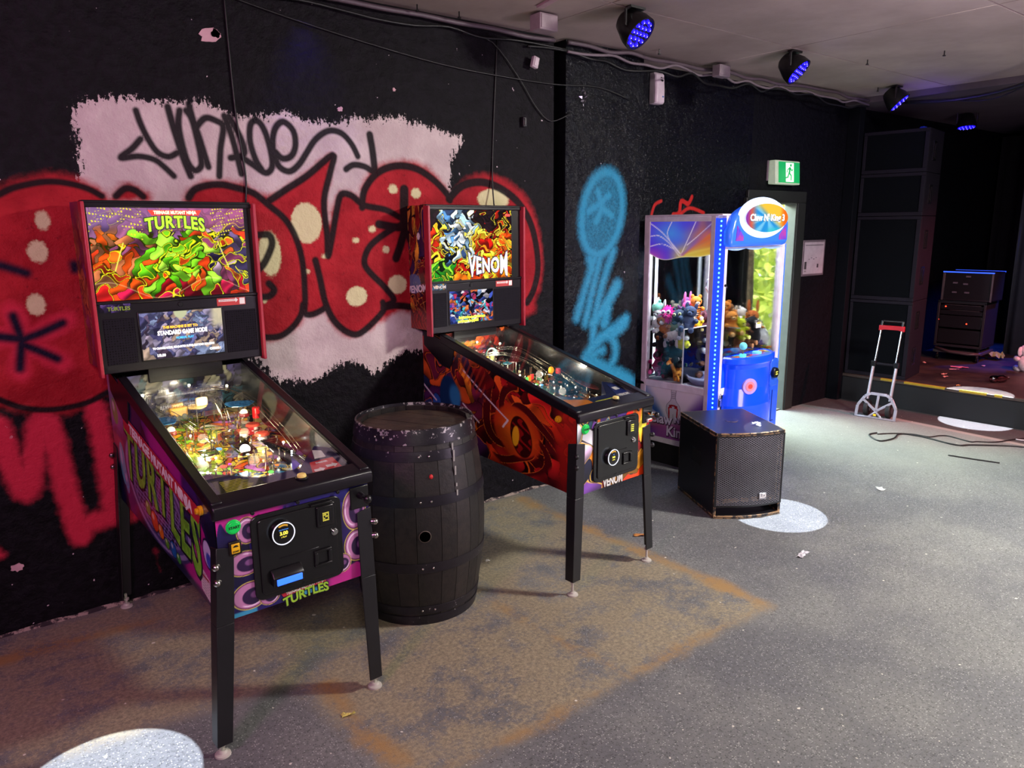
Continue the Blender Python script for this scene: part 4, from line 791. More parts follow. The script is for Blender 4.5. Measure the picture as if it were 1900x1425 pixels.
    for s in (-1, 1):
        MB().hexa([(s*w_, .09, pz(.09)-.02), (s*(w_+.012), .09, pz(.09)-.02), (s*(w_+.012), 1.12, pz(1.12)-.02), (s*w_, 1.12, pz(1.12)-.02), (s*w_, .09, gz(.09)-.006), (s*(w_+.012), .09, gz(.09)-.006), (s*(w_+.012), 1.10, gz(1.1)-.006), (s*w_, 1.10, gz(1.1)-.006)]).build('inner_side', pm('inner_black', '141517', .25, coat=.2, var=.5, vs_=8), T)
    # rear panel with print
    grid_panel('rear_panel', [(-w_, 1.095, pz(1.09)), (w_, 1.095, pz(1.09)), (w_, 1.095, gz(1.09)-.01), (-w_, 1.095, gz(1.09)-.01)], 90, 40,
        lambda u, v: comic(u*2.6, v, 2.6, 40, 60+which, (lambda a, b, r: (['3c3858', '5c5848', '28243c', '6a6a58', '204048'] if which == 1 else ['a82c1c', '381818', 'c05828', '601c18', '201818'])[r.randint(5)]), lw=.02), M_PLASTICART, T)
    PZ = lambda x, y, h=0: (x, y, pz(y)+h)
    rg = random.Random(100+which)
    # apron
    ap = MB(); AZ = lambda y: gz(y)-.074
    def slab(poly, h0, h1, zf=None):
        zf = zf or (AZ if h1 > .0575 and h1 < .062 else pz)
        n = len(poly); V = [(x, y, zf(y)+h0) for x, y in poly]+[(x, y, zf(y)+h1) for x, y in poly]
        return V, [tuple(range(n))[::-1], tuple(range(n, 2*n))]+[(i, (i+1) % n, n+(i+1) % n, n+i) for i in range(n)]
    ap.add(*slab([(-w_, .05), (w_, .05), (w_, .22), (w_-.05, .255), (.075, .125), (-.075, .125), (-w_, .235)], -.03, .058))
    ap.build('apron', pm('apron_%d' % which, '201a4c' if which == 1 else '14204c', .3, var=.5, vs_=40), T)
    c1 = [(-w_+.02, .06), (-.07, .06), (-.075, .115), (-w_+.02, .165)]
    MB().add(*slab(c1, .0585, .0595)).build('instruction_card', pm('card_%d' % which, '1c2410' if which == 1 else 'd07c1c', .4), T)
    if which == 1:
        ln = MB()
        for k in range(9): ln.add(*slab([(-w_+.04, .068+k*.009), (-.09-rg.random()*.03-.004*k, .068+k*.009), (-.09-rg.random()*.03-.004*k, .071+k*.009), (-w_+.04, .071+k*.009)], .0597, .0602))
        ln.build('card_print', pm('card_lemon', 'c8c838', .5), T, kind='stuff')
        MB().add(*slab([(.10, .065), (.22, .065), (.22, .15), (.125, .145)], .0585, .0600)).build('sticker', pm('sticker_scarlet', 'c83030', .4), T)
        ar = MB()
        for ox, oy, sc_ in ((.115, .078, 1.), (.168, .090, 1.1)): ar.add(*slab([(ox, oy), (ox+.025*sc_, oy), (ox+.025*sc_, oy-.007), (ox+.042*sc_, oy+.008), (ox+.025*sc_, oy+.022), (ox+.025*sc_, oy+.014), (ox, oy+.014)], .0602, .0608))
        ar.build('sticker_arrow', M_WHITE, T)
        text('INSIDER', .013, M_WHITE, T, 'lettering', basis((.165, .130, AZ(.13)+.0612), (1, 0, 0), (0, 1, .243)), offset=.0004)
        MB().add(*slab([(.155, .165), (.20, .165), (.205, .21), (.175, .225)], .0585, .06)).build('card', M_WHITE, T)
    else:
        MB().add(*slab([(.11, .065), (.22, .065), (.22, .215), (.18, .215)], .0585, .0600)).build('sticker', pm('sticker_navy', '142464', .4), T)
        text('VENOM', .030, M_WHITE, T, 'lettering', basis((.168, .088, AZ(.088)+.061), (1, 0, 0), (0, 1, .243)), offset=.001, sx=.8)
        MB().add(*slab([(.17, .145), (.205, .145), (.205, .175), (.17, .175)], .0602, .0608)).build('card', M_WHITE, T)
        MB().add(*slab([(-.05, .07), (.085, .07), (.085, .085), (-.05, .085)], .0585, .0595)).build('card_strip', pm('card_lime', 'b8b838', .4), T)
    # flippers, slings, posts, bumpers
    fl = pm('flipper', 'e8d838' if which == 1 else 'e0d8c8', .3)
    for s in (-1, 1):
        a0 = Vector(PZ(s*.078, .235, .02)); a1 = Vector(PZ(s*.018, .205, .02))
        MB().cyl(a0-Vector((0, 0, .012)), a0+Vector((0, 0, .010)), .011, n=16).cyl(a1-Vector((0, 0, .012)), a1+Vector((0, 0, .010)), .006, n=14).hexa([tuple(a0+Vector((0, -.010, -.012))), tuple(a1+Vector((0, -.006, -.012))), tuple(a1+Vector((0, .006, -.012))), tuple(a0+Vector((0, .010, -.012))), tuple(a0+Vector((0, -.010, .010))), tuple(a1+Vector((0, -.006, .010))), tuple(a1+Vector((0, .006, .010))), tuple(a0+Vector((0, .010, .010)))]).build('flipper', fl, T, bevel=.001)
        sl_ = [(s*.115, .28), (s*.165, .32), (s*.165, .40)]
        if s < 0: sl_ = sl_[::-1]
        MB().add(*slab(sl_, .030, .034)).build('slingshot', pm('sling_%d' % which, '6c58c8' if which == 1 else 'c87838', .25, es=.1), T)
        MB().tube([PZ(s*.2, .25, .03), PZ(s*.2, .40, .03)], .003, 6).tube([PZ(s*.2, .25, .03), PZ(s*.14, .225, .03), PZ(s*.09, .215, .02)], .003, 6).build('lane_guide', M_WIRE, T, smooth=True)
    bump_pos = [(.09, .72), (.155, .66), (.16, .77)] if which == 1 else [(-.12, .80), (-.05, .86), (-.14, .90)]
    for x, y in bump_pos:
        bo = MB().cyl(PZ(x, y), PZ(x, y, .03), .020, n=20).build('bumper', M_WHITE, T, smooth=35)
        MB().cyl(PZ(x, y, .03), PZ(x, y, .042), .033, .027, 24).build('bumper_cap', pm('cap_%d' % which, 'c8503c' if which == 1 else 'b02820', .15, es=.2), bo, bevel=.003)
        MB().lathe([(.028, 0), (.034, .002), (.034, .005), (.028, .005)], 24, Matrix.Translation(PZ(x, y, .012))).build('bumper_ring', M_CHROME, bo, smooth=True)
    posts = MB()
    for k in range(60):
        x = rg.uniform(-.22, .21); y = rg.uniform(.38, 1.05); h = rg.uniform(.022, .06); posts.cyl(PZ(x, y), PZ(x, y, h), .0032, n=7).cyl(PZ(x, y, h), PZ(x, y, h+.005), .0055, n=8)
    posts.build('post', M_WIRE, T, kind='stuff', smooth=35)
    # wire ramps
    def ramp(pts, gap=.016, name='wire_ramp', mat=M_WIRE):
        pts = [Vector(q) for q in pts]; sm = []
        sm = [Vector((*q,)) for q in pts]
        S2 = []
        P_ = [sm[0]]+sm+[sm[-1]]
        for i in range(1, len(P_)-2):
            for j in range(6):
                t_ = j/6; p0, p1, p2, p3 = P_[i-1:i+3]; S2.append(.5*(2*p1+(p2-p0)*t_+(2*p0-5*p1+4*p2-p3)*t_*t_+(3*p1-p0-3*p2+p3)*t_**3))
        S2.append(sm[-1]); b = MB()
        for sgn in (-1, 1):
            for up in (0, .012):
                q = []
                for i, p_ in enumerate(S2):
                    d = (S2[min(i+1, len(S2)-1)]-S2[max(i-1, 0)]); nrm = Vector((-d.y, d.x, 0)).normalized(); q.append(p_+nrm*gap*sgn*(1 if up else .55)+Vector((0, 0, up)))
                b.tube(q, .0016, 5)
        for i in range(0, len(S2), 3):
            d = (S2[min(i+1, len(S2)-1)]-S2[max(i-1, 0)]); nrm = Vector((-d.y, d.x, 0)).normalized(); b.tube([S2[i]+nrm*gap+Vector((0, 0, .012)), S2[i]-Vector((0, 0, .004)), S2[i]-nrm*gap+Vector((0, 0, .012))], .0014, 4)
        b.build(name, mat, T, smooth=True)
    if which == 1:
        ramp([PZ(-.06, .62, .05), PZ(-.14, .80, .10), PZ(-.20, .95, .12), PZ(-.17, 1.04, .12), PZ(-.22, .85, .10), PZ(-.215, .55, .07), PZ(-.205, .42, .04)])
        ramp([PZ(.03, .70, .06), PZ(.06, .90, .11), PZ(.0, 1.02, .12), PZ(.12, 1.03, .12), PZ(.20, .90, .10), PZ(.205, .60, .07), PZ(.20, .42, .04)])
    else:
        ramp([PZ(-.02, .95, .10), PZ(.08, .98, .11), PZ(.19, .93, .11), PZ(.195, .75, .09), PZ(.19, .55, .07), PZ(.19, .42, .04)])
        ramp([PZ(.10, .60, .07), PZ(.12, .75, .09), PZ(.05, .88, .11), PZ(-.08, .90, .11), PZ(-.19, .85, .10), PZ(-.205, .6, .06)])
    def clear_box(x0, y0_, x1, y1_, h0, h1, name='clear_ramp'):
        V = [PZ(x0, y0_, h0), PZ(x1, y0_, h0), PZ(x1, y1_, h0), PZ(x0, y1_, h0), PZ(x0, y0_, h1), PZ(x1, y0_, h1), PZ(x1, y1_, h1), PZ(x0, y1_, h1)]
        MB().hexa(V).build(name, M_CLEAR, T, bevel=.002)
    if which == 1: clear_box(.0, .50, .07, .72, .03, .045); clear_box(-.13, .55, -.06, .62, .03, .036); clear_box(.12, .36, .19, .60, .032, .037)
    else: clear_box(.10, .44, .125, .62, .01, .085); clear_box(.05, .36, .18, .46, .03, .036); clear_box(.12, .28, .2, .42, .02, .045)
    # lane targets and lit inserts (flat arrows and discs lit from below)
    ins_cols = ['b040e8', '40c040', 'e87020', 'e0d040', 'c02828', '3880d8']
    for k in range(16):
        x = rg.uniform(-.15, .13); y = rg.uniform(.28, .70); c_ = ins_cols[k % 6]; r_ = rg.uniform(.008, .014); tri = k % 3 == 0
        MB().add(*slab([(x+r_*math.cos(R(90+a*(120 if tri else 30))), y+r_*math.sin(R(90+a*(120 if tri else 30)))) for a in range(3 if tri else 12)], .0005, .002)).build('insert_light', emis_mat('ins_'+c_, c_, 1.3), T)
    def standup(x, y, c_, txt_=None):
        MB().add(*slab([(x-.014, y), (x+.014, y), (x+.014, y+.003), (x-.014, y+.003)], .004, .036)).build('target', pm('target_'+c_, c_, .35, es=.1), T, bevel=.001)
    for k in range(5): standup((.01+.032*k) if which == 1 else (-.02+.034*k), .74 if which == 1 else .66+.015*k, ['d86820', 'e0a828', '30a048', 'd86820', 'c03038'][k])
    # printed plastics raised on posts
    for k, (x, y, a_, b_, c_, h) in enumerate((((-.19, .80, .05, .05, '3c84b8', .10), (.14, .86, .06, .04, '3c84b8', .10), (-.02, .93, .04, .03, 'c8a868', .09), (.2, .70, .025, .09, '5a1c20', .07), (-.17, .48, .035, .06, '88a828', .04)) if which == 1 else
            ((-.16, 1.0, .07, .03, '28603c', .09), (-.03, .99, .05, .03, 'a03820', .11), (-.2, .66, .025, .09, '8c2c50', .05), (.185, .36, .03, .075, '6c3030', .075), (.0, .80, .03, .02, '308090', .09), (.1, .84, .05, .02, '502020', .08)))):
        pts = [(x+a_*(1+.18*math.sin(3*t_+k))*math.cos(t_), y+b_*(1+.18*math.cos(2*t_+k))*math.sin(t_)) for t_ in [2*math.pi*i/14 for i in range(14)]]
        o_ = MB().add(*slab(pts, h, h+.003)).build('plastic', pm('plastic_'+c_, c_, .2, es=.08, var=.55, vs_=90), T)
        MB().cyl(PZ(x, y, 0), PZ(x, y, h), .003, n=8).build('plastic_post', M_WIRE, o_)
    if which == 1:
        van = MB().box(-.13, .93, pz(.93)+.06, -.055, .965, pz(.93)+.10).box(-.12, .934, pz(.93)+.10, -.07, .961, pz(.93)+.116).build('toy_van', pm('van_yellow', 'd8a83c', .3), T, bevel=.006)
        wh = MB()
        for x in (-.115, -.072): wh.cyl((x, .926, pz(.93)+.06), (x, .931, pz(.93)+.06), .010, n=14)
        wh.build('van_wheel', M_PLBLK, van, bevel=.001)
        for x, y in ((-.185, .735), (.135, .795)):
            f_ = MB().lathe([(0, 0), (.022, 0), (.022, .01), (.018, .014)], 20, Matrix.Translation(PZ(x, y, .07))).build('flasher_base', pm('dome_red', '8c1c24', .25), T, smooth=35)
            MB().sph(PZ(x, y, .085), .016, 16, 10).build('flasher_dome', emis_mat('flash', 'fff6d8', 9 if x > 0 else 1.2), f_, smooth=True)
        MB().cyl(PZ(.19, .80, .05), PZ(.19, .80, .10), .016, n=18).build('red_lantern', pm('lantern_red', 'c81c1c', .2, es=.5), T, bevel=.004)
        sign = MB().box(-.03, .90, pz(.9)+.10, .022, .91, pz(.9)+.14).build('toy_sign', pm('sign_cream', 'd8c088', .4, es=.15), T, bevel=.008)
    else:
        b_ = MB().box(-.06, .93, pz(.93)+.02, .02, .98, pz(.93)+.11)
        tw = b_.build('toy_tower', pm('tower_grey', '4c4c3c', .4), T, bevel=.003)
        MB().lathe([(.044, 0), (.044, .01), (.036, .01), (.036, 0)], 22, FRONT(-.02, .925, pz(.93)+.105) , a0=0, a1=math.pi).build('arch', pm('arch_teal', '28544c', .3), tw, smooth=35)
        for x, z in ((-.04, .05), (-.005, .05), (-.04, .085), (-.005, .085)): MB().box(x-.008, .927, pz(.93)+z-.01, x+.008, .931, pz(.93)+z+.012).build('tower_window', emis_mat('win_amber', 'f0b040', 1.6), tw)
        MB().sph(PZ(.15, .60, .09), (.018, .014, .02), 14, 9).build('amber_dome', pm('amber', 'e89820', .2, es=.8), T, smooth=True)
        MB().cyl(PZ(.19, .585, .07), PZ(.19, .585, .10), .014, n=16).build('red_lantern', pm('lantern_red', 'c81c1c', .2, es=.5), T, bevel=.004)
    # bulbs
    bl = [(-.2, 1.05, .13), (0, 1.07, .14), (.16, 1.05, .12), (.03, .60, .02), (.10, .52, .02), (-.08, .55, .02), (.19, .45, .03), (.17, .33, .02), (-.17, .33, .02), (-.19, .6, .03), (.05, .75, .03), (-.1, .78, .03), (.2, .55, .03), (.12, .42, .025)]
    for k, (x, y, h) in enumerate(bl):
        MB().sph(PZ(x, y, h), .0048 if k > 2 else .006, 10, 7).build('bulb', M_BULB if k % 3 else M_BULBC, T, smooth=True)
    for x, y, h, e_ in ((.06, .60, .085, .8), (-.10, .62, .085, .6), (0, .9, .13, .8), (.0, .36, .075, .35)):
        l_ = light('playfield_lamp', 'POINT', (0, 0, 0), e_*(3.4 if which == 1 else 2.6), (1.0, .88, .62) if which == 1 else (1.0, .9, .75), shadow_soft_size=.02); l_.parent = T; l_.location = PZ(x, y, h)
    return T
pinball(1, (.91, 2.405), R(2.6), 'pinball machine with green and purple cabinet art, left of the barrel', dz=0)
pinball(2, (2.575, 2.5), R(3.6), 'pinball machine with dark red and orange cabinet art, right of the barrel', hw=.268, dz=.02)

# ------------------------------------------------------------------ claw machine
CT = empty('claw_machine', (4.17, 3.11, 0), R(5), 'white and blue lit claw machine filled with plush toys, in front of the exit doorway', 'claw machine')
CW, CD = .87, .63
M_ALU = pm('alu_white', 'dad0da', .4, 0, bs=200, bst=.03); M_ALU2 = pm('alu_edge', 'e8e2ea', .35, .05)
M_CGL = glass_mat('cabinet_glass', (.97, .985, .98), .8, .0)
def lb(b, *a): return b.box(*a)
# plinth and posts
MB().box(.02, .02, .0, CW-.02, CD-.02, .165).build('plinth', pm('plinth_black', '0c0c0e', .6), CT, bevel=.004)
for q in ((0, CD-.045, .045, CD), (CW-.045, CD-.045, CW, CD), (CW-.045, 0, CW, .045), (0, .05, .035, .085), (.05, 0, .085, .035)): MB().box(q[0], q[1], .165, q[2], q[3], 1.80).build('corner_post', M_ALU, CT, bevel=.004)
for z0, z1 in ((.165, .205), (.575, .625), (1.765, 1.80)):
    for q in ((0, .085, .03, CD-.045), (CW-.03, .045, CW, CD-.045), (.045, CD-.03, CW-.045, CD), (.085, 0, CW-.045, .03)): MB().box(q[0], q[1], z0, q[2], q[3], z1).build('frame_rail', M_ALU2, CT, bevel=.003)
MB().box(.0, .0, 1.80, CW, CD, 1.812).build('roof', M_ALU, CT, bevel=.003)
MB().box(.03, .03, .60, CW-.03, CD-.03, .625).build('prize_floor', pm('prize_floor', 'a8a8b8', .5), CT)
MB().box(.0, CD-.005, 1.60, .0+CW, CD, 1.8).build('back_header', M_ALU, CT)
# chamfered corner with the LED strip
led_p = MB().hexa([(.0, .05, .165), (.05, .0, .165), (.056, .006, .165), (.006, .056, .165), (.0, .05, 1.785), (.05, .0, 1.785), (.056, .006, 1.785), (.006, .056, 1.785)]).build('led_strip', pm('led_channel', '0a36c8', .3, es=.75, ec='0838ff'), CT)
ledm = emis_mat('led_blue', '58c8ff', 5); me = None
nled = 52
for k in range(nled):
    z = .19+k*(1.575/(nled-1)); c_ = Vector((.0225, .0225, z)); d = Vector((-1, -1, 0)).normalized()
    if me is None:
        b = MB().sph((0, 0, 0), (.0055, .0055, .0065), 8, 6); o = b.build('led', ledm, led_p, smooth=True); me = o.data
    else: o = mkobj('led', me, None, led_p)
    o.location = c_+d*.001
M_SW = art_mat('claw_print', 0, .25); M_SWL = art_mat('claw_print_lit', .55, .25, .5)
def swirl(u, v):
    x, y = u, v
    C = (h3('5a30d8')*(1-u)[:, None]+h3('5868e8')*u[:, None])
    C = over(C, glow(x, y, .35, .7, .5), '4a8ce8'); C = over(C, ss(x, .45, .95)*.9, 'e07838'); C = over(C, ss(x, .25, .6)*ss(-y, -.55, -.1)*.95, 'e8d048'); C = over(C, ss(-x, -.4, 0)*ss(-y, -.45, .05)*.85, 'e05aa8')
    C = over(C, ss(y, .6, 1)*ss(-np.abs(x-.65), -.28, -.05)*.8, '4a3ce0'); C = over(C, ss(y, .62, .95)*ss(x, .78, .95)*.8, '5a4aa0')
    for pts in ([(.0, .95), (.2, .72), (.42, .35), (.55, .12)], [(.36, 1), (.29, .7), (.38, .4), (.55, .12)], [(0, .62), (.15, .63), (.32, .45), (.5, .12)], [(.75, 1), (.66, .65), (.58, .35), (.52, .12)], [(1, .95), (.78, .62), (.62, .4)], [(0, .35), (.2, .42), (.4, .3)]):
        d = seg_dist(x, y*.55, [(a, b*.55) for a, b in smooth_line(pts, 6)]); C = over(C, ss(.02-d, 0, .03)*.35, 'f0c8e8'); C = over(C, ss(.005-d, -.003, .003)*.9, 'f4e8f4')
    for k in range(5): C = over(C, ss(.02-seg_dist(x, y, [(.55, .15), (1.05, .35+.17*k)]), -.03, .02)*.35, ['f8e860', 'f08838', 'e85c40', 'a850c0', '6858d8'][k])
    return C
# art band inside the side glass, with a wavy lower edge
def wavy(name, o, ex, W_, z0, z1, parent, lit=True):
    nu = 60; V = []; ey = Vector((0, 0, 1)); o = Vector(o); ex = Vector(ex)
    nx_, ny_ = 90, 40
    u, v = np.meshgrid(np.linspace(0, 1, nx_+1), np.linspace(0, 1, ny_+1)); u = u.ravel(); v = v.ravel()
    low = .10+.09*np.sin(u*5.2+2.6)-.05*np.sin(u*9); low = np.clip(low, 0, .3); vv = low+(1-low)*v
    C = swirl(u, vv); C = over(C, ss(.03-(vv-low), 0, .02)*.8, 'f4f0c8')
    me = bpy.data.meshes.new(name)
    pts = [tuple(o+ex*(float(a)*W_)+ey*(z0+(z1-z0)*float(b_))) for a, b_ in zip(u, vv)]
    F = [(j*(nx_+1)+i, j*(nx_+1)+i+1, (j+1)*(nx_+1)+i+1, (j+1)*(nx_+1)+i) for j in range(ny_) for i in range(nx_)]
    me.from_pydata(pts, [], F); c3 = np.clip(C, 0, 1); c3 = np.where(c3 <= .04045, c3/12.92, ((c3+.055)/1.055)**2.4); col = np.ones((len(pts), 4), np.float32); col[:, :3] = c3
    me.color_attributes.new('Col', 'FLOAT_COLOR', 'POINT').data.foreach_set('color', col.ravel()); mkobj(name, me, M_SWL, parent)
wavy('header_art', (.010, CD-.045, 0), (0, -1, 0), CD-.045-.085, 1.50, 1.765, CT)
def low_art(u, v):
    x, y = u*.5, v*.37
    C = np.tile(h3('e0dae2'), (len(u), 1))
    for s in (-1, 1):
        X = s*(x-.25); an = np.arctan2(y-.10, np.maximum(X, 1e-3)); m_ = ss(X, .03, .14)*ss(an, -.55, -.3)*ss(-an, -1.0, -.55)
        t_ = (an+.5)/1.4
        c_ = np.where((t_ < .25)[:, None], h3('c83028'), np.where((t_ < .5)[:, None], h3('e0a040'), np.where((t_ < .72)[:, None], h3('c84838' if s > 0 else '88a0c8'), h3('50308c' if s > 0 else '3c64a8'))))
        C = C*(1-m_)[:, None]+c_*m_[:, None]
    C = over(C, ss(-y, -.13, -.03), '2a2c8c'); C = over(C, ss(-y, -.17, -.1)*ss(-np.abs(x-.25), -.3, -.1)*.8, 'b05aa0')
    # bottle-shaped claw emblem: drawn outline with red fingers
    ln = lambda pts, wd, c, C: over(C, ss(wd-seg_dist(x, y, smooth_line(pts, 5)), -.0008, .0012), c)
    d = poly_sd(x, y, smooth_line([(.225, .37), (.225, .30), (.195, .255), (.19, .21), (.21, .16), (.235, .12), (.265, .12), (.29, .16), (.31, .21), (.305, .255), (.275, .30), (.275, .37), (.225, .37)], 4)); C = over(C, ss(d, 0, .003)*.8, 'c0bcc6')
    for s in (-1, 1):
        C = ln([(.25+s*.02, .37), (.25+s*.02, .30), (.25+s*.055, .255), (.25+s*.06, .21), (.25+s*.04, .16), (.25+s*.012, .12)], .0016, '4a4650', C)
        C = ln([(.25+s*.015, .24), (.25+s*.036, .235), (.25+s*.036, .215), (.25+s*.033, .16)], .006, 'a81c28', C); C = ln([(.25+s*.005, .255), (.25+s*.03, .25)], .007, '8c1822', C)
    for k in range(4): C = ln([(.232, .31+k*.013), (.268, .31+k*.013)], .0014, '55505c', C)
    C = ln([(.25, .19), (.25, .15)], .0016, '706a78', C); return C
grid_panel('lower_panel', [(.006, CD-.045, .205), (.006, .085, .205), (.006, .085, .575), (.006, CD-.045, .575)], 150, 110, low_art, M_SW, CT)
pk = pm('letter_lilac', 'e8dcf4', .4); pd = pm('letter_plum', '2c1838', .5)
for tx, yy, zz_, sz in (('Claw', .44, .345, .105), ('King', .30, .262, .105), ("N'", .29, .355, .06)):
    text(tx, sz, pd, CT, 'lettering', basis((.0035, yy-.002, zz_-.004), (0, -1, 0), (0, 0, 1)), offset=.0065, sx=.92)
    text(tx, sz, pk, CT, 'lettering', basis((.002, yy, zz_), (0, -1, 0), (0, 0, 1)), offset=.0025, sx=.92)
# glass panes
gl = lambda *a: MB().box(*a).build('glass', M_CGL, CT)
gl(.012, .085, .625, .016, CD-.045, 1.765); gl(CW-.016, .045, .625, CW-.012, CD-.045, 1.765); gl(.045, CD-.016, .625, CW-.045, CD-.012, 1.6); gl(.085, .012, .80, CW-.045, .016, 1.60)
MB().box(.085, .004, 1.585, CW-.045, .03, 1.63).build('frame_rail', M_ALU2, CT, bevel=.003)
MB().box(.085, .006, .60, CW-.045, .014, .80).build('front_panel', pm('claw_blue', '1450e8', .3, es=.35, ec='0a3cff'), CT)
# inner chute of clear sheet
ch = MB().box(.03, .285, .625, .35, .289, 1.02).box(.35, .03, .625, .354, .289, 1.02).build('chute_wall', glass_mat('chute_clear', (.95, .97, .97), 1.2, .05), CT)
MB().box(.03, .283, .625, .036, .291, 1.02).box(.03, .283, 1.015, .35, .291, 1.022).box(.35, .03, 1.015, .356, .285, 1.022).build('chute_edge', pm('chute_edge', 'dcd8dc', .3, es=.15), ch)
MB().lathe([(.13, 0), (.16, .03), (.16, .06), (.15, .03)], 24, Matrix.Translation((.19, .155, .625))).build('chute_mouth', pm('chute_mouth', '8c94b8', .4), CT, smooth=True)
# white fluorescent tubes inside
for x, y in ((.06, CD-.07), (CW-.075, CD-.07)): MB().box(x-.008, y-.008, .66, x+.008, y+.008, 1.58).build('tube_light', emis_mat('tube_white', 'e8f2ff', 1.6), CT, bevel=.002)
MB().box(.10, .04, 1.752, CW-.1, .07, 1.764).build('tube_light', emis_mat('tube_white2', 'e8f2ff', 5), CT)
l_ = light('claw_cabinet_light', 'AREA', (0, 0, 0), 42, (.88, .94, 1.0), shape='RECTANGLE', size=.7, size_y=.45); l_.parent = CT; l_.location = (CW/2, CD/2, 1.74)
# crane: carriage, cord, claw
cr = MB().box(.40, .24, 1.70, .62, .42, 1.75).build('carriage', M_PLBLK, CT, bevel=.004)
MB().box(.03, .29, 1.735, CW-.03, .30, 1.75).box(.03, .36, 1.735, CW-.03, .37, 1.75).build('rail', M_CHROME, CT)
cl = MB().cyl((.33, .22, 1.44), (.33, .22, 1.70), .004, n=8).cyl((.33, .22, 1.36), (.33, .22, 1.45), .028, .02, 20).build('claw_head', M_CHROME, CT, smooth=35)
for k in range(3):
    a = R(120*k+20); d = Vector((math.cos(a), math.sin(a), 0)); c0 = Vector((.33, .22, 1.37))
    MB().tube([c0+d*.02, c0+d*.075+Vector((0, 0, -.015)), c0+d*.085+Vector((0, 0, -.07)), c0+d*.055+Vector((0, 0, -.125)), c0+d*.03+Vector((0, 0, -.13))], [.004, .005, .005, .004, .003], 8).build('claw_finger', M_CHROME, cl, smooth=True)
# lit head sign
head = MB()
prof = []
M_HEAD = pm('head_blue', '2f66d8', .25, es=.5, ec='2f6cff', var=.05); 
def dome_poly():
    o = [(.03, 1.595), (.78, 1.595), (.80, 1.63), (.802, 1.72)]
    for a in range(0, 181, 9): o.append((.425+.375*math.cos(R(a)), 1.735+.152*math.sin(R(a))))
    o += [(.03, 1.70)]
    return o
dp = dome_poly(); head.prism(dp, 'y', -.055, .02)
hd_ = head.build('head_sign', M_HEAD, CT, bevel=.03, seg=4)
MB().lathe([(0, .030), (.10, .030), (.155, .026), (.185, .014), (.2, -.006)], 56, FRONT(.43, -.052, 1.785) @ Matrix.Diagonal((1.62, .70, 1, 1))).build('halo', emis_mat('halo_white', 'c8dcfc', .95), hd_, smooth=True)
def oval_art(u, v):
    x, y = u*2-1, v*2-1; an = np.arctan2(y, x); d = np.hypot(x, y)
    C = over(np.tile(h3('2c90d8'), (len(u), 1)), ss(np.sin(an*9+1), -.2, .4)*.7, '8cd4f0'); C = over(C, ss(x*.8+y*.6, -.05, .35), 'f0c040'); C = over(C, ss(x, .55, .85), 'e86c24'); C = over(C, ss(-x, .45, .8), 'd8603c'); C = over(C, ss(-x, .7, .95), '8c3ca0')
    C = over(C, ss(-y, .5, .9)*ss(x, -.1, .2)*.8, '38c0c8'); C = over(C, (1-ss(d, 0, .35))*.6, 'f8f8e8'); return C
nr, na_ = 14, 48
V = [(0, 0)]+[(r_/nr*math.cos(2*math.pi*a/na_), r_/nr*math.sin(2*math.pi*a/na_)) for r_ in range(1, nr+1) for a in range(na_)]
F = [(0, 1+a, 1+(a+1) % na_) for a in range(na_)]+[(1+(r_-1)*na_+a, 1+r_*na_+a, 1+r_*na_+(a+1) % na_, 1+(r_-1)*na_+(a+1) % na_) for r_ in range(1, nr) for a in range(na_)]
me = bpy.data.meshes.new('sign_face'); me.from_pydata([(.43+x*.285, -.084, 1.785+y*.096) for x, y in V], [], F)
uv = np.array(V); c3 = oval_art(uv[:, 0]/2+.5, uv[:, 1]/2+.5); c3 = np.clip(c3, 0, 1)**2.2; col = np.ones((len(V), 4), np.float32); col[:, :3] = c3
me.color_attributes.new('Col', 'FLOAT_COLOR', 'POINT').data.foreach_set('color', col.ravel()); mkobj('sign_face', me, art_mat('sign_lit', .9, .2, .2), hd_)
text("Claw N' King 3", .062, emis_mat('sign_dark', '384058', .5), hd_, 'lettering', FRONT(.43, -.0855, 1.783), offset=.0035, sx=1.22)
text("Claw N' King 3", .062, emis_mat('sign_white', 'ffffff', 1.2), hd_, 'lettering', FRONT(.43, -.0868, 1.785), offset=.0012, sx=1.22)
for s, x0 in ((1, .08), (-1, .75)):
    MB().prism([(x0, 1.635), (x0+s*.095, 1.635), (x0+s*.095, 1.665), (x0+s*.055, 1.70), (x0+s*.012, 1.735)] if s > 0 else [(x0, 1.735), (x0-.055, 1.70), (x0-.095, 1.665), (x0-.095, 1.635), (x0+.01, 1.635)], 'y', -.058, -.051).build('corner_sticker', pm('sticker_violet', '3038c0', .3, es=.35, dark='a83c78', vs_=9), hd_)
# console: half drum with flared rim, joystick, printed top
con = MB(); cxn, rn = .375, .265
def arc(r, n=24): return [(cxn-r, .004)]+[(cxn+r*math.cos(a), -r*.62*math.sin(a)) for a in [math.pi-math.pi*i/n for i in range(n+1)]]+[(cxn+r, .004)]
def loft(b, secs):
    for (p0, z0), (p1, z1) in zip(secs[:-1], secs[1:]):
        n = len(p0); b.add([(x, y, z0) for x, y in p0]+[(x, y, z1) for x, y in p1], [(i, (i+1) % n, n+(i+1) % n, n+i) for i in range(n)])
M_CON = pm('console_blue', '1048e8', .22, es=.42, ec='0a40ff', var=.05, coat=.5)
loft(con, [(arc(rn*1.02), .06), (arc(rn*1.02), .50), (arc(rn*.93), .62), (arc(rn*.94), .76), (arc(rn*1.0), .79), (arc(rn*1.06), .80), (arc(rn*1.06), .835), (arc(rn*1.0), .845), (arc(rn*.93), .838)])
n = len(arc(1)); con.add([(x, y, .06) for x, y in arc(rn*1.02)], [tuple(range(n))])
con_o = con.build('console', M_CON, CT, smooth=50)
tp = arc(rn*.94)
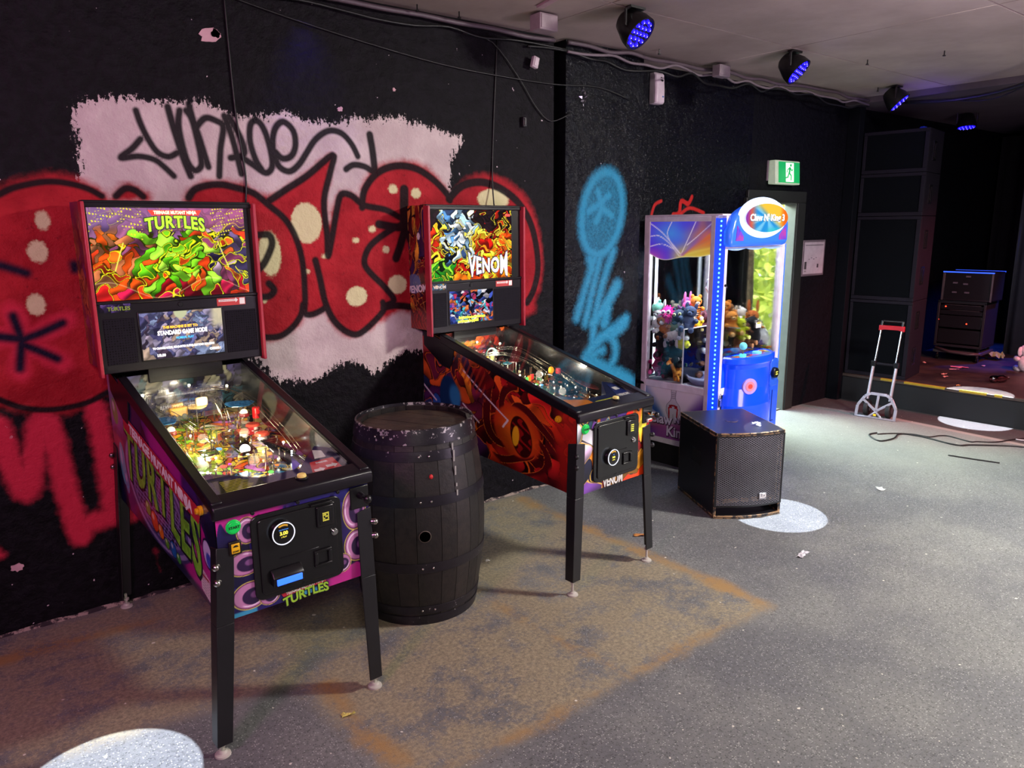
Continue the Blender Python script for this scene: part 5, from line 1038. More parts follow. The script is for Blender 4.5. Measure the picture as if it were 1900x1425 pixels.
def top_art(u, v): return comic(u*1.4, v*.5, 1.4, 24, 77, lambda a, b, r: ['d83838', 'f0c838', '3858d8', '38a8e0', 'e87838', 'c84888', '3040a8'][r.randint(7)], lw=.0, stretch=2.5, warp=.05)
x0, x1 = cxn-rn*.92, cxn+rn*.92
grid = grid_panel('console_top', [(x0, -.003, .842), (x1, -.003, .842), (x1-.06, -.10, .842), (x0+.06, -.10, .842)], 60, 20, top_art, M_SWL, con_o)
MB().prism([(a, b_) for a, b_ in arc(rn*.93)], 'z', .825, .840).build('console_tray', pm('tray_blue', '2858c8', .3, es=.3), con_o)
MB().cyl((.22, -.075, .84), (.22, -.075, .90), .008, n=12).build('joystick_shaft', M_CHROME, con_o, smooth=35)
MB().sph((.22, -.075, .918), .027, 20, 14).build('joystick_ball', pm('joy_ball', '6cc8d8', .15, es=.35), con_o, smooth=True)
MB().cyl((.22, -.075, .845), (.22, -.075, .862), .022, n=20).build('joystick_collar', emis_mat('joy_cyan', '48e8ff', 1.2), con_o)
MB().cyl((.42, -.07, .84), (.42, -.07, .858), .032, n=24).build('push_button', emis_mat('btn_blue', '58a8f8', .9), con_o, bevel=.004)
EN = Vector((-.42, -.9, 0)).normalized(); EC = Vector((.235, -.132, .64))
em = MB().cyl(EC-EN*.01, EC+EN*.006, .056, n=32).build('emblem_ring', pm('emblem_lilac', 'a888c8', .4, es=.35), CT)
MB().cyl(EC+EN*.005, EC+EN*.009, .035, n=28).build('emblem_ring', pm('emblem_pink', 'c87890', .4, es=.35), em)
MB().cyl(EC+EN*.008, EC+EN*.012, .017, n=24).build('emblem_dot', pm('emblem_red', 'e8382c', .4, es=.6), em)
# side column with card reader
sc2 = MB().box(.655, -.055, .06, .80, .004, .60).build('pay_column', pm('column_blue', '1e54d8', .25, es=.38, ec='0a40ff', coat=.4), CT, bevel=.012)
MB().prism([(.66, .56), (.66, .74), (.68, .77), (.75, .77), (.77, .74), (.77, .56)], 'y', -.06, -.0).build('reader_mount', pm('column_blue2', '2454c8', .25, es=.35), CT, bevel=.006)
rd2 = MB().cyl((.70, -.058, .665), (.70, -.085, .665), .042, .038, 32).build('card_reader', M_PLBLK, CT, bevel=.004)
MB().box(.687, -.0872, .652, .713, -.0852, .66).box(.687, -.0872, .668, .713, -.0852, .676).build('reader_text', emis_mat('reader_yellow', 'e8e050', .9), rd2)
MB().box(.70, -.058, .30, .707, -.053, .53).box(.70, -.058, .29, .735, -.053, .297).build('groove', pm('groove', '0c1c70', .4, es=.1), sc2)
# edge glow line on the right post and padlock on the left
MB().box(CW-.006, -.004, .165, CW+.002, .0, 1.60).build('edge_light', emis_mat('edge_blue', '2c58ff', 1.6), CT)
pl = MB().box(.052, -.016, .50, .077, -.004, .56).build('padlock', M_CHROME, CT, bevel=.004)
MB().tube([(.056, -.010, .56), (.056, -.010, .585), (.0645, -.010, .595), (.073, -.010, .585), (.073, -.010, .56)], .003, 8).build('shackle', M_CHROME, pl, smooth=True)
MB().box(-.012, CD-.02, .585, .012, CD+.06, .607).box(-.016, CD-.045, .588, .0, CD-.02, .604).build('wall_latch', M_CHROME, CT, bevel=.002)
MB().cyl((.068, -.001, 1.34), (.068, -.006, 1.34), .009, n=16).build('door_lock', M_PLBLK, CT)
# scalloped print at the head of the front glass
nw = 24; V = []; 
for i in range(nw+1):
    x = .085+(CW-.13)*i/nw; s = .02+.012*abs(math.sin(i/nw*math.pi*3)); V += [(x, .011, 1.60), (x, .011, 1.60-s)]
MB().add(V, [(2*i, 2*i+2, 2*i+3, 2*i+1) for i in range(nw)]).build('glass_print', pm('print_sky', '98b8f0', .4, es=.3), CT)
MB().box(.53, .009, 1.005, .60, .011, 1.045).build('glass_label', M_WHITE, CT)
MB().box(.54, .007, 1.035, .59, .0095, 1.043).build('label_band', M_YEL, CT)

# plush toys: each one its own thing, in the machine
def fur(c):
    k = 'fur_'+c
    if k in MATS: return MATS[k]
    return pm(k, c, .95, bs=160, bst=.6, var=.18, vs_=60)
INK = pm('toy_eye', '0a0a0c', .15)
def plush(label, kind, c1, c2, loc, s=1.0, rz=0, tilt=0, roll=0, parent_frame=CT, group='plush prizes inside the claw machine'):
    Mw = Matrix.Translation(parent_frame.location) @ Matrix.Rotation(parent_frame.rotation_euler.z, 4, 'Z') @ Matrix.Translation(loc) if parent_frame else Matrix.Translation(loc)
    T = empty('plush_toy', (0, 0, 0), 0, label, 'plush toy', group); T.matrix_world = Mw @ Euler((tilt, roll, rz)).to_matrix().to_4x4() @ Matrix.Scale(s, 4)
    a, b = fur(c1), fur(c2); nu, nv = 12, 8
    def blob(name, mat, par, *parts):
        m_ = MB()
        for c, r_ in parts: m_.sph(c, r_, nu, nv)
        return m_.build(name, mat, par, smooth=True)
    def eyes(par, y, z, dx, r_=.006, x0=0, white=None):
        for sx_ in (-1, 1):
            if white: blob('eye', fur(white), par, ((x0+sx_*dx, y, z), (r_*1.9, r_*1.0, r_*1.9)))
            blob('eye', INK, par, ((x0+sx_*dx, y-r_*.8, z), (r_, r_, r_)))
    if kind in ('bear', 'cat', 'dog', 'bunny', 'tiger'):
        blob('body', a, T, ((0, 0, 0), (.052, .045, .06)), ((0, -.012, 0), (.04, .038, .05)))
        blob('belly', b, T, ((0, -.022, -.005), (.032, .028, .042)))
        h = blob('head', a, T, ((0, -.008, .082), (.048, .042, .042)))
        blob('muzzle', b, h, ((0, -.042, .072), (.02, .016, .015))); blob('nose', INK, h, ((0, -.057, .077), (.006, .005, .004))); eyes(h, -.044, .09, .018)
        ear = {'bear': (.018, .010, .018), 'cat': (.014, .008, .024), 'tiger': (.016, .009, .018), 'dog': (.015, .010, .032), 'bunny': (.013, .009, .048)}[kind]
        for sx_ in (-1, 1):
            ez = {'bear': .115, 'cat': .125, 'tiger': .12, 'dog': .075, 'bunny': .155}[kind]; ex_ = {'dog': .047}.get(kind, .032)
            blob('ear', a, h, ((sx_*ex_, 0, ez), ear)); blob('arm', a, T, ((sx_*.055, -.02, .025), (.018, .034, .018))); lg = blob('leg', a, T, ((sx_*.034, -.045, -.045), (.022, .038, .022))); blob('paw', b, lg, ((sx_*.034, -.08, -.045), (.017, .007, .018)))
        if kind == 'tiger':
            st_ = MB()
            for k in range(4): st_.lathe([(.0475+.0045*(k % 2), 0), (.050+.0045*(k % 2), .004), (.0475+.0045*(k % 2), .008)], 14, Matrix.Translation((0, 0, -.03+k*.018)))
            st_.build('stripe', INK, T, smooth=True)
    elif kind == 'lamb':
        blob('body', a, T, ((0, 0, 0), (.075, .04, .04)), ((-.03, 0, .012), (.04, .038, .035)))
        h = blob('head', a, T, ((-.085, -.006, .006), (.032, .028, .028))); blob('muzzle', b, h, ((-.108, -.012, -.006), (.016, .016, .014))); eyes(h, -.028, .012, .009, .005, -.095)
        for sx_, sy_ in ((-.05, -.02), (-.05, .02), (.05, -.02), (.05, .02)): blob('leg', a, T, ((sx_, sy_, -.045), (.015, .015, .028)))
        blob('ear', b, h, ((-.075, -.030, .02), (.010, .006, .018))); blob('ear', b, h, ((-.075, .026, .02), (.010, .006, .018)))
    elif kind == 'penguin':
        blob('body', a, T, ((0, 0, 0), (.062, .052, .085))); blob('belly', b, T, ((0, -.018, -.008), (.046, .042, .066))); h = blob('head', a, T, ((0, -.004, .088), (.042, .04, .038)))
        bk = MB().cyl((0, -.04, .085), (0, -.068, .08), .012, .002, 10).build('beak', fur('e08a28'), h, smooth=True); eyes(h, -.036, .098, .015, .006, 0, 'e8e8e8')
        for sx_ in (-1, 1): blob('wing', a, T, ((sx_*.064, -.005, .0), (.012, .028, .055))); blob('foot', fur('e08a28'), T, ((sx_*.028, -.035, -.085), (.02, .03, .008)))
    elif kind == 'egg':
        blob('body', a, T, ((0, 0, 0), (.075, .05, .055))); blob('tail', a, T, ((.082, 0, .004), (.014, .010, .02))); blob('fin', b, T, ((0, -.02, .05), (.022, .008, .018))); eyes(T, -.040, .012, .018, .005, -.045)
        blob('mouth', b, T, ((-.074, 0, 0), (.012, .02, .014)))
    elif kind == 'shag':
        rr = random.Random(hash(label) % 1000 if False else len(label)); blob('body', a, T, ((0, 0, 0), (.05, .045, .05)))
        m_ = MB()
        for k in range(90):
            t_ = rr.uniform(0, 2*math.pi); p_ = math.acos(rr.uniform(-1, 1)); d = Vector((math.sin(p_)*math.cos(t_), math.sin(p_)*math.sin(t_), math.cos(p_))); m_.cyl(d*.04, d*.074+Vector((0, 0, -.010)), .007, .001, 5)
        m_.build('tuft', a, T, kind='stuff'); eyes(T, -.046, .012, .018, .009, 0, 'e8e8e8'); blob('mouth', b, T, ((0, -.047, -.014), (.018, .008, .006)))
    elif kind == 'round':
        blob('body', a, T, ((0, 0, 0), (.062, .056, .056))); blob('belly', b, T, ((0, -.016, -.010), (.046, .044, .038))); eyes(T, -.05, .018, .022, .007, 0, 'd8e8a0'); 
        for sx_ in (-1, 1): blob('ear', a, T, ((sx_*.036, 0, .055), (.014, .010, .018))); blob('foot', b, T, ((sx_*.03, -.04, -.045), (.02, .022, .014)))
    elif kind == 'giraffe':
        blob('body', a, T, ((0, 0, 0), (.05, .032, .034))); MB().cyl((-.035, 0, .015), (-.055, 0, .095), .017, .012, 12).build('neck', a, T, smooth=True)
        h = blob('head', a, T, ((-.064, 0, .105), (.028, .017, .016))); blob('muzzle', b, h, ((-.086, 0, .10), (.014, .013, .012))); eyes(h, -.017, .112, .0, .004, -.066)
        for dx in (-.03, .032):
            for dy in (-.018, .018): blob('leg', a, T, ((dx, dy, -.04), (.011, .011, .034)))
        for sx_ in (-1, 1): blob('horn', b, h, ((-.058, sx_*.008, .126), (.004, .004, .011)))
        blob('patch', fur('a85c20'), T, ((.01, -.018, .012), (.014, .016, .012)), ((-.02, -.018, -.004), (.012, .016, .01)), ((.032, -.014, -.008), (.010, .016, .01)))
    elif kind == 'octopus':
        h = blob('head', a, T, ((0, 0, .02), (.05, .048, .052))); eyes(h, -.042, .02, .018, .007, 0, 'f0f0f0')
        for k in range(6):
            t_ = 2*math.pi*k/6+.3; d = Vector((math.cos(t_), math.sin(t_), 0)); MB().tube([d*.02+Vector((0, 0, -.02)), d*.05+Vector((0, 0, -.04)), d*.07+Vector((0, 0, -.03)), d*.078+Vector((0, 0, -.012))], [.016, .014, .010, .006], 8).build('tentacle', b if k % 2 else a, T, smooth=True)
    elif kind == 'star':
        pts = [((.055 if k % 2 == 0 else .024)*math.cos(R(90+36*k)), (.055 if k % 2 == 0 else .024)*math.sin(R(90+36*k))) for k in range(10)]
        MB().prism(pts, 'y', -.014, .014).build('body', a, T, bevel=.008, seg=3); eyes(T, -.015, .006, .012, .004)
    return T
PL = [
 # along the left glass, back to front
 ('mint and pink plush blob wedged high in the back left corner', 'round', '7fd0b8', 'e8a0b0', (.085, .555, 1.15), .75, 1.2),
 ('shaggy hot-pink plush monster on top of the pile by the left glass', 'shag', 'e81c98', 'f07ac0', (.095, .475, 1.115), .95, -1.2),
 ('navy round-eared plush with lime eyes beside the shaggy pink one', 'round', '26304a', '1c2438', (.115, .385, 1.095), .9, -1.3),
 ('dark blue plush cat in the middle of the side pile', 'cat', '2c3a5c', '46587c', (.115, .315, 1.055), .95, -1.0),
 ('orange plush tiger lying on the pile top behind the chute', 'tiger', 'e07c20', 'f0e0c8', (.22, .33, 1.13), .85, -.6),
 ('pale grey plush dog with a round head by the chute wall', 'dog', 'a8b4bc', 'd8dce0', (.105, .335, .985), .75, -1.1),
 ('pair-eared orange plush bear peeking above the chute', 'bear', 'd88028', 'e8a860', (.41, .20, 1.09), .85, -.9),
 ('larger amber plush bear behind the blue light strip', 'bear', 'e09038', 'f0c080', (.40, .115, 1.015), .9, -.7),
 ('white plush bunny slumped in the back left corner', 'bunny', 'e4ecec', 'c8d8d8', (.09, .555, 1.035), .9, -1.6),
 ('caramel plush bear below the white bunny', 'bear', 'b8743a', '8c5428', (.095, .50, .985), .85, -1.4),
 ('off-white plush lamb standing along the left glass', 'lamb', 'd8d6d2', '3c3a3c', (.085, .415, .945), 1.05, 1.5),
 ('lime-yellow egg-shaped plush fish against the chute wall', 'egg', 'd4dc20', 'e8ea70', (.085, .335, .905), .8, 1.5),
 ('yellow plush duckling-coloured bear under the dark blue cat', 'bear', 'e8c828', 'f0e090', (.30, .36, 1.02), .75, -.9),
 ('grey plush elephant-coloured bear seen through the chute sheet', 'bear', '8890a0', 'b0b8c4', (.30, .34, .88), .95, -.8),
 ('cream plush dog with tan ears seen through the chute sheet', 'dog', 'd8c090', 'e8dcb8', (.415, .22, .93), .9, -1.1),
 ('small black plush cat below the white lamb', 'cat', '141418', '2c2c34', (.09, .50, .87), .95, -1.3),
 ('black plush bear deep in the side pile under the lamb', 'bear', '101014', '24242c', (.10, .40, .835), 1.0, -1.6),
 ('black-and-green plush octopus low beside the chute', 'octopus', '16181e', '205048', (.11, .34, .775), .85, -1.4),
 ('magenta plush bear at the bottom of the back left corner', 'bear', 'a81c68', 'd860a0', (.09, .545, .72), .9, -1.2),
 ('black plush cat with pink nose at the foot of the side pile', 'cat', '18161c', '6c3048', (.095, .46, .71), .9, -1.7),
 ('little orange plush giraffe lying at the bottom by the chute', 'giraffe', 'e8a040', 'f0c878', (.10, .365, .69), .95, -.2),
 ('brown plush bear on the floor behind the chute sheet', 'bear', '5c3c30', '8c6450', (.28, .345, .71), 1.0, -1.1),
 ('navy plush penguin between chute and front glass', 'penguin', '1c2034', 'd0d4e0', (.43, .19, .79), .85, -.8),
 ('purple plush octopus on the very top of the pile', 'octopus', '5c2c64', '7c3c80', (.29, .45, 1.16), .8, .3),
 # along the front glass, left to right
 ('pink plush bunny by the left end of the front glass', 'bunny', 'ec6cb4', 'f4b8d8', (.22, .40, 1.10), .8, -.2),
 ('aqua-haired white plush bunny near the top of the front pile', 'bunny', '80d4d0', 'f0c8d8', (.42, .28, 1.14), .7, .2),
 ('brown plush dog peeking over the front pile', 'dog', '8c5c34', 'c89c68', (.50, .22, 1.075), .8, .1),
 ('lime plush cat at front left above the console', 'cat', 'c8d828', 'e8f088', (.43, .075, .985), .75, -.2),
 ('white-and-orange plush tiger lying behind the glass label', 'tiger', 'f0e8e0', 'e88830', (.58, .16, 1.03), .85, .2),
 ('chocolate plush bear in the middle of the front pile', 'bear', '6c4430', 'a87850', (.51, .09, .93), .95, .1),
 ('big black plush penguin in the centre of the front glass', 'penguin', '1c1c24', '2c2c38', (.62, .09, .945), 1.05, .1),
 ('tan plush dog at the left foot of the front pile', 'dog', 'c8885c', 'e0b088', (.44, .085, .86), .75, -.3),
 ('white plush penguin with orange beak at the right front', 'penguin', 'e6ecf4', 'f4f8fc', (.765, .10, .90), .95, -.1),
 ('orange plush bear against the right glass', 'bear', 'f08c28', 'f8c070', (.79, .24, .96), .8, -.4),
 ('violet plush star low at the front centre', 'star', '6c5ca8', '6c5ca8', (.685, .05, .86), .75, 0),
 ('magenta plush octopus low at the left of the front', 'octopus', 'c82880', 'e870b0', (.50, .075, .79), .8, 0),
 ('green plush cat at the bottom right of the front', 'cat', '78a838', 'a8cc60', (.77, .09, .775), .9, .2),
 ('black plush bear at the bottom of the front pile', 'bear', '141418', '3c3c44', (.63, .085, .775), 1.0, 0),
]
for l_, k_, a_, b_, p_, s_, r_ in PL: plush(l_, k_, a_, b_, p_, s_*1.05, r_, tilt=.15*math.sin(p_[0]*31), roll=.25*math.sin(p_[1]*47))
# the hidden core of the pile, only its outline shows between the toys in front
core = [(.20, .54), (.34, .54), (.48, .54), (.62, .54), (.76, .54), (.22, .42), (.40, .40), (.54, .40), (.68, .40), (.79, .38), (.52, .24), (.66, .24), (.78, .2)]
cc = [('20242e', '30343e', 'charcoal'), ('5c2838', '7c4858', 'wine-red'), ('2c4458', '486078', 'slate-blue'), ('c8b8a0', 'e0d8c8', 'beige'), ('384028', '58603c', 'olive'), ('b86028', 'd88c50', 'rust-orange'), ('303038', '484850', 'graphite')]
kinds_ = ['bear', 'cat', 'dog', 'round', 'bunny', 'bear', 'cat']
where = ['back row, first from the left', 'back row, second from the left', 'back row, third from the left', 'back row, fourth from the left', 'back right corner', 'left of the middle row', 'middle row, second from the left', 'middle row, third from the left', 'middle row, fourth from the left', 'middle row at the right glass', 'inner front row, left', 'inner front row, centre', 'inner front row, right']
for k, (x, y) in enumerate(core):
    for lv, (z, nm) in enumerate(((.70, 'floor layer'), (.84, 'second layer'), (.98, 'upper layer'))):
        c_ = cc[(k*3+lv*2) % 7]; kd = kinds_[(k+lv*3) % 7]
        plush('%s plush %s in the pile, %s, %s' % (c_[2], {'round': 'ball-shaped toy'}.get(kd, kd), nm, where[k]), kd, c_[0], c_[1], (x+.02*math.sin(k*5+lv), y-.03, z), 1.02, k*1.3+lv)

# ------------------------------------------------------------------ oak barrel with staves and hoops
BT = empty('barrel', (1.672, 2.888, 0), 0, 'black-painted wooden wine barrel standing between the two pinball machines', 'barrel')
def br(z): return .262+.052*math.sin(math.pi*max(0, min(1, z/.90)))
M_ST = pm('stave_black', '221c1a', .52, bs=60, bst=.35, dark='120f10', vs_=30); M_STV = [M_ST, pm('stave_black2', '282120', .5, bs=50, bst=.4, dark='171314', vs_=26), pm('stave_black3', '1c1716', .56, bs=70, bst=.35, dark='100d0e', vs_=34)]
ns = 21; rgs = random.Random(9); cuts = [0]
for k in range(ns): cuts.append(cuts[-1]+rgs.uniform(.7, 1.3))
cuts = [c/cuts[-1]*2*math.pi for c in cuts]; NZ = 14
for k in range(ns):
    a0, a1 = cuts[k]+.0035, cuts[k+1]-.0035; b = MB(); V = []
    for j in range(NZ+1):
        z = .012+.876*j/NZ; r_ = br(z)+rgs.uniform(-.0004, .0004)
        V += [(q*math.cos(a), q*math.sin(a), z) for q, a in ((r_, a0), (r_, (a0+a1)/2), (r_, a1), (r_-.022, a1), (r_-.022, a0))]
    F = [tuple(range(5))[::-1], tuple(range(NZ*5, NZ*5+5))]
    for j in range(NZ): F += [(j*5+i, j*5+(i+1) % 5, (j+1)*5+(i+1) % 5, (j+1)*5+i) for i in range(5)]
    b.add(V, F).build('stave', M_STV[k % 3], BT, smooth=40)
m, t, p = nodes('hoop_iron'); nz = noise(t, 34, 6, .7); tcz = t.nodes.new('ShaderNodeTexCoord'); sepz = t.nodes.new('ShaderNodeSeparateXYZ'); t.links.new(tcz.outputs['Object'], sepz.inputs[0])
chip = sstep(t, math_(t, 'MULTIPLY_ADD', sstep(t, sepz.outputs[2], .80, .90), .10, nz), .655, .67)
t.links.new(mix(t, chip, mix(t, nz, lin('0e0c12'), lin('2a2630')), lin('a8a4a4')), p.inputs['Base Color']); p.inputs['Roughness'].default_value = .38; p.inputs['Metallic'].default_value = .25; bump(t, p, nz, .2, .004)
HOOP = m
for z0, z1, e in ((.0, .045, .004), (.055, .095, .003), (.265, .312, .003), (.570, .617, .003), (.765, .810, .003), (.835, .900, .005)):
    pr = [(br(z0)+.0015, z0), (br(z0)+e, z0+.001), (br((z0+z1)/2)+e+.0005, (z0+z1)/2), (br(z1)+e, z1-.001), (br(z1)+.0015, z1)]
    if z1 >= .9: pr += [(br(.9)-.003, .9015), (br(.9)-.004, .86)]
    h = MB().lathe(pr, 72).build('hoop', HOOP, BT, smooth=35)
    for da in ((-.04, .035) if z0 != .055 else (-.05, .05)):
        a = R(-113)+da*2.0+ (.04 if z0 > .8 else 0) - (.75 if z1 >= .9 else 0); zz_ = (z0+z1)/2; r_ = br(zz_)+e
        if z1 > .05: MB().sph((r_*math.cos(a), r_*math.sin(a), zz_), (.006, .006, .006), 10, 7).build('rivet', M_BOLT, h, smooth=True)
M_HD = pm('head_wood', '3c3024', .6, bs=40, bst=.4, dark='251d18', vs_=12)
ws = [-.24, -.165, -.085, -.01, .07, .15, .24]
for k in range(6):
    n_ = 8; x0, x1 = ws[k]+.0012, ws[k+1]-.0012; hi = [(x0+(x1-x0)*i/n_, math.sqrt(max(.0, .24**2-(x0+(x1-x0)*i/n_)**2))) for i in range(n_+1)]
    poly = [(x, -y) for x, y in hi]+[(x, y) for x, y in hi[::-1]]
    q = []
    for c in poly:
        if not q or (abs(c[0]-q[-1][0])+abs(c[1]-q[-1][1])) > 1e-5: q.append(c)
    o = MB().prism(q, 'z', .852, .866+.0008*(k % 2)).build('head_board', M_HD, BT, rot=(0, 0, R(28)), bevel=.001, seg=1)
a = R(-115); r_ = br(.40)
MB().cyl((r_*math.cos(a)*.93, r_*math.sin(a)*.93, .44), ((r_+.0028)*math.cos(a), (r_+.0028)*math.sin(a), .44), .024, n=28).build('bung_hole', pm('bung_black', '010101', .9, spec=0), BT)
MB().lathe([(.024, 0), (.027, .0), (.027, .003), (.024, .003)], 28, basis(((r_+.001)*math.cos(a), (r_+.001)*math.sin(a), .44), (-math.sin(a), math.cos(a), 0), (0, 0, 1))).build('bung_rim', pm('bung_rim', '5c5048', .6), BT, smooth=True)
a = R(-108); MB().sph((br(.7)*math.cos(a), br(.7)*math.sin(a), .70), (.009, .009, .011), 8, 6).build('paint_drop', M_RED, BT, smooth=True)
a = R(-86); ddm = pm('drip_white', '9c9a96', .6)
for k, (z, h_) in enumerate(((.80, .03), (.75, .05), (.69, .04), (.64, .015), (.60, .025))): MB().box(-.004, -.0015, 0, .003, .0015, h_).build('paint_drip', ddm, BT, loc=((br(z)+.004)*math.cos(a), (br(z)+.004)*math.sin(a), z), rot=(0, 0, a+R(90)))

# ------------------------------------------------------------------ subwoofer on the floor
sx = Vector((.387, -.202, 0)).normalized(); SA = math.atan2(sx.y, sx.x)
ST = empty('subwoofer', (3.56, 2.62, 0), SA, 'square black subwoofer box on the floor in front of the claw machine', 'loudspeaker')
SW, SD, SH = .44, .545, .535
m, t, p = nodes('sub_paint'); g_ = t.nodes.new('ShaderNodeNewGeometry'); nz = noise(t, 30, 5, .7)
bv = t.nodes.new('ShaderNodeBevel'); bv.samples = 4; bv.inputs[0].default_value = .014
dotn = t.nodes.new('ShaderNodeVectorMath'); dotn.operation = 'DOT_PRODUCT'; t.links.new(bv.outputs[0], dotn.inputs[0]); t.links.new(g_.outputs['True Normal'], dotn.inputs[1])
edge = math_(t, 'SUBTRACT', 1.0, dotn.outputs['Value'])
wear = math_(t, 'MULTIPLY', sstep(t, edge, .004, .04), sstep(t, nz, .47, .53))
t.links.new(mix(t, wear, mix(t, nz, lin('101014'), lin('1e1e24')), lin('b89468')), p.inputs['Base Color']); p.inputs['Roughness'].default_value = .34; bump(t, p, noise(t, 300, 2, .5), .15, .003)
M_SUB = m
front = lambda x, d=0: -.035*(1-((x-SW/2)/(SW/2))**2)+d
nf = 14
body = MB(); poly = [(0, .012)]+[(SW*i/nf, front(SW*i/nf, .0)) for i in range(nf+1)]+[(SW, .012), (SW, SD), (0, SD)]
poly = [(SW*i/nf, front(SW*i/nf)) for i in range(nf+1)]+[(SW, SD), (0, SD)]
body.prism(poly, 'z', SH-.02, SH).prism(poly, 'z', 0.0, .018)
body.box(0, 0, .018, .018, SD, SH-.02).box(SW-.018, 0, .018, SW, SD, SH-.02).box(.018, SD-.018, .018, SW-.018, SD, SH-.02).box(.018, .02, .085, SW-.018, .035, .10)
body.box(.018, .03, .10, SW-.018, .05, SH-.02)
body.build('cabinet', M_SUB, ST, bevel=.003, seg=2)
MB().box(.02, .1, .02, SW-.02, .12, .085).build('port', M_PLBLK, ST)
# perforated front: real diamond mesh
gm = MB(); x0, x1, z0, z1 = .014, SW-.014, .082, SH-.022; stp = .017; th_ = .0017
def strut(p0, p1):
    n_ = max(1, int(abs(p1[0]-p0[0])/.05)+1); P_ = [(p0[0]+(p1[0]-p0[0])*i/n_, p0[1]+(p1[1]-p0[1])*i/n_) for i in range(n_+1)]
    V = []
    for x, z in P_: y = front(x, -.003); V += [(x, y, z-th_*1.2), (x, y, z+th_*1.2), (x, y+.002, z+th_*1.2), (x, y+.002, z-th_*1.2)]
    gm.add(V, [(i*4+j, i*4+(j+1) % 4, (i+1)*4+(j+1) % 4, (i+1)*4+j) for i in range(n_) for j in range(4)])
W_, H_ = x1-x0, z1-z0; sl_ = .62
k = -int(H_/stp)*2
c = -W_*sl_
while c < H_:
    for s in (1, -1):
        # z = z0 + c + sl*(x-x0)  (mirrored for s=-1)
        xa = x0 if c >= 0 else x0-c/sl_; xb = min(x1, x0+(H_-c)/sl_)
        if xb > xa+.004:
            za, zb_ = z0+c+sl_*(xa-x0), z0+c+sl_*(xb-x0)
            if s == 1: strut((xa, za), (xb, zb_))
            else: strut((x0+x1-xa, za), (x0+x1-xb, zb_))
    c += stp*.8
gm.build('grille', pm('grille_metal', '78787e', .4, .5), ST, kind='stuff')
b = MB()
for i in range(nf):
    xa, xb = SW*i/nf, SW*(i+1)/nf
    for za, zb_ in ((z0-.008, z0+.002), (z1-.002, z1+.004)): b.hexa([(xa, front(xa, -.004), za), (xb, front(xb, -.004), za), (xb, front(xb, .004), za), (xa, front(xa, .004), za), (xa, front(xa, -.004), zb_), (xb, front(xb, -.004), zb_), (xb, front(xb, .004), zb_), (xa, front(xa, .004), zb_)])
b.box(0.002, -.006, z0, .014, .01, z1).box(SW-.014, -.006, z0, SW-.002, .01, z1)
b.build('grille_frame', M_PLBLK, ST)
MB().lathe([(0, .02), (.05, .02), (.06, .012), (.15, -.012), (.165, -.006), (.175, -.01), (.19, -.01)], 40, FRONT(SW/2, .018, .31)).build('woofer', pm('cone', '1a1715', .8), ST, smooth=30)
lg = MB().box(.272, front(.29, -.012), .118, .318, front(.29, -.004), .158).build('badge', pm('badge_silver', 'a8a8ac', .35, .5), ST, bevel=.002)
text('LD', .034, M_WHITE, lg, 'lettering', FRONT(.295, front(.29, -.0128), .140), offset=.001)
MB().cyl((SW*.5, SD*.48, SH), (SW*.5, SD*.48, SH+.002), .042, n=32).build('pole_socket', M_SUB, ST)
MB().cyl((SW*.5, SD*.48, SH+.002), (SW*.5, SD*.48, SH+.003), .014, n=20).build('socket_hole', M_PLBLK, ST)
hn = MB().box(-.0006, .20, .27, .004, .34, .36).build('side_handle', pm('handle_recess', '040405', .7), ST, bevel=.002)
tr_ = MB(); rr = random.Random(5)
for k in range(9): c = Vector((.315+rr.uniform(-.02, .02), .12+rr.uniform(-.02, .02), SH+.006+rr.uniform(0, .008))); tr_.add([c+Vector([rr.uniform(-.018, .018) for _ in range(2)]+[rr.uniform(-.004, .008)]) for _ in range(4)], [(0, 1, 2, 3)])
# crumpled scrap on top
o = tr_.build('paper_scrap', pm('scrap_white', 'd8dce4', .5), None, loc=(3.56, 2.62, 0), rot=(0, 0, SA)); tag(o, 'crumpled clear-white scrap lying on top of the subwoofer', 'litter')

# ------------------------------------------------------------------ folding hand truck against the stage
hv = Vector((.16, -.987, 0)); HA = math.atan2(hv.y, hv.x)
HT = empty('hand_truck', (6.655, 3.19, 0), HA, 'folding aluminium hand truck with red handle bar leaning on the stage', 'hand truck')
# local x = along the plate, local y = towards +X world (behind)
M_HT = pm('ht_alu', 'a8a4ac', .35, .6, bs=120, bst=.04)
tl = .20   # lean per height
Y = lambda z: .02+.30*z
plt = MB(); hw_ = .165
def bar(p0, p1, w_, y0=-.004, y1=.006):
    p0 = Vector((p0[0], 0, p0[1])); p1 = Vector((p1[0], 0, p1[1])); d = (p1-p0).normalized(); n_ = Vector((-d.z, 0, d.x))*w_/2
    V = []
    for yy in (y0, y1):
        for q in (p0-n_, p1-n_, p1+n_, p0+n_): V.append((q.x, Y(q.z)-.02+yy, q.z))
    plt.hexa(V)
out = [(-hw_, .0), (-hw_, .10), (-.115, .185), (-.07, .215), (.07, .215), (.115, .185), (hw_, .10), (hw_, .0)]
for q0, q1 in zip(out, out[1:]+out[:1]): bar(q0, q1, .026 if q0[1]+q1[1] > .01 else .03)
for q in ((-.13, .16), (0, .21), (.13, .16)): bar((0, .065), q, .022)
for q in ((-.055, .01), (.055, .01)): bar((0, .06), q, .016)
plt.build('toe_plate', M_HT, HT, bevel=.003)
MB().box(-hw_, -.012, .001, hw_, .02, .012).build('plate_hinge', M_HT, HT, bevel=.003)
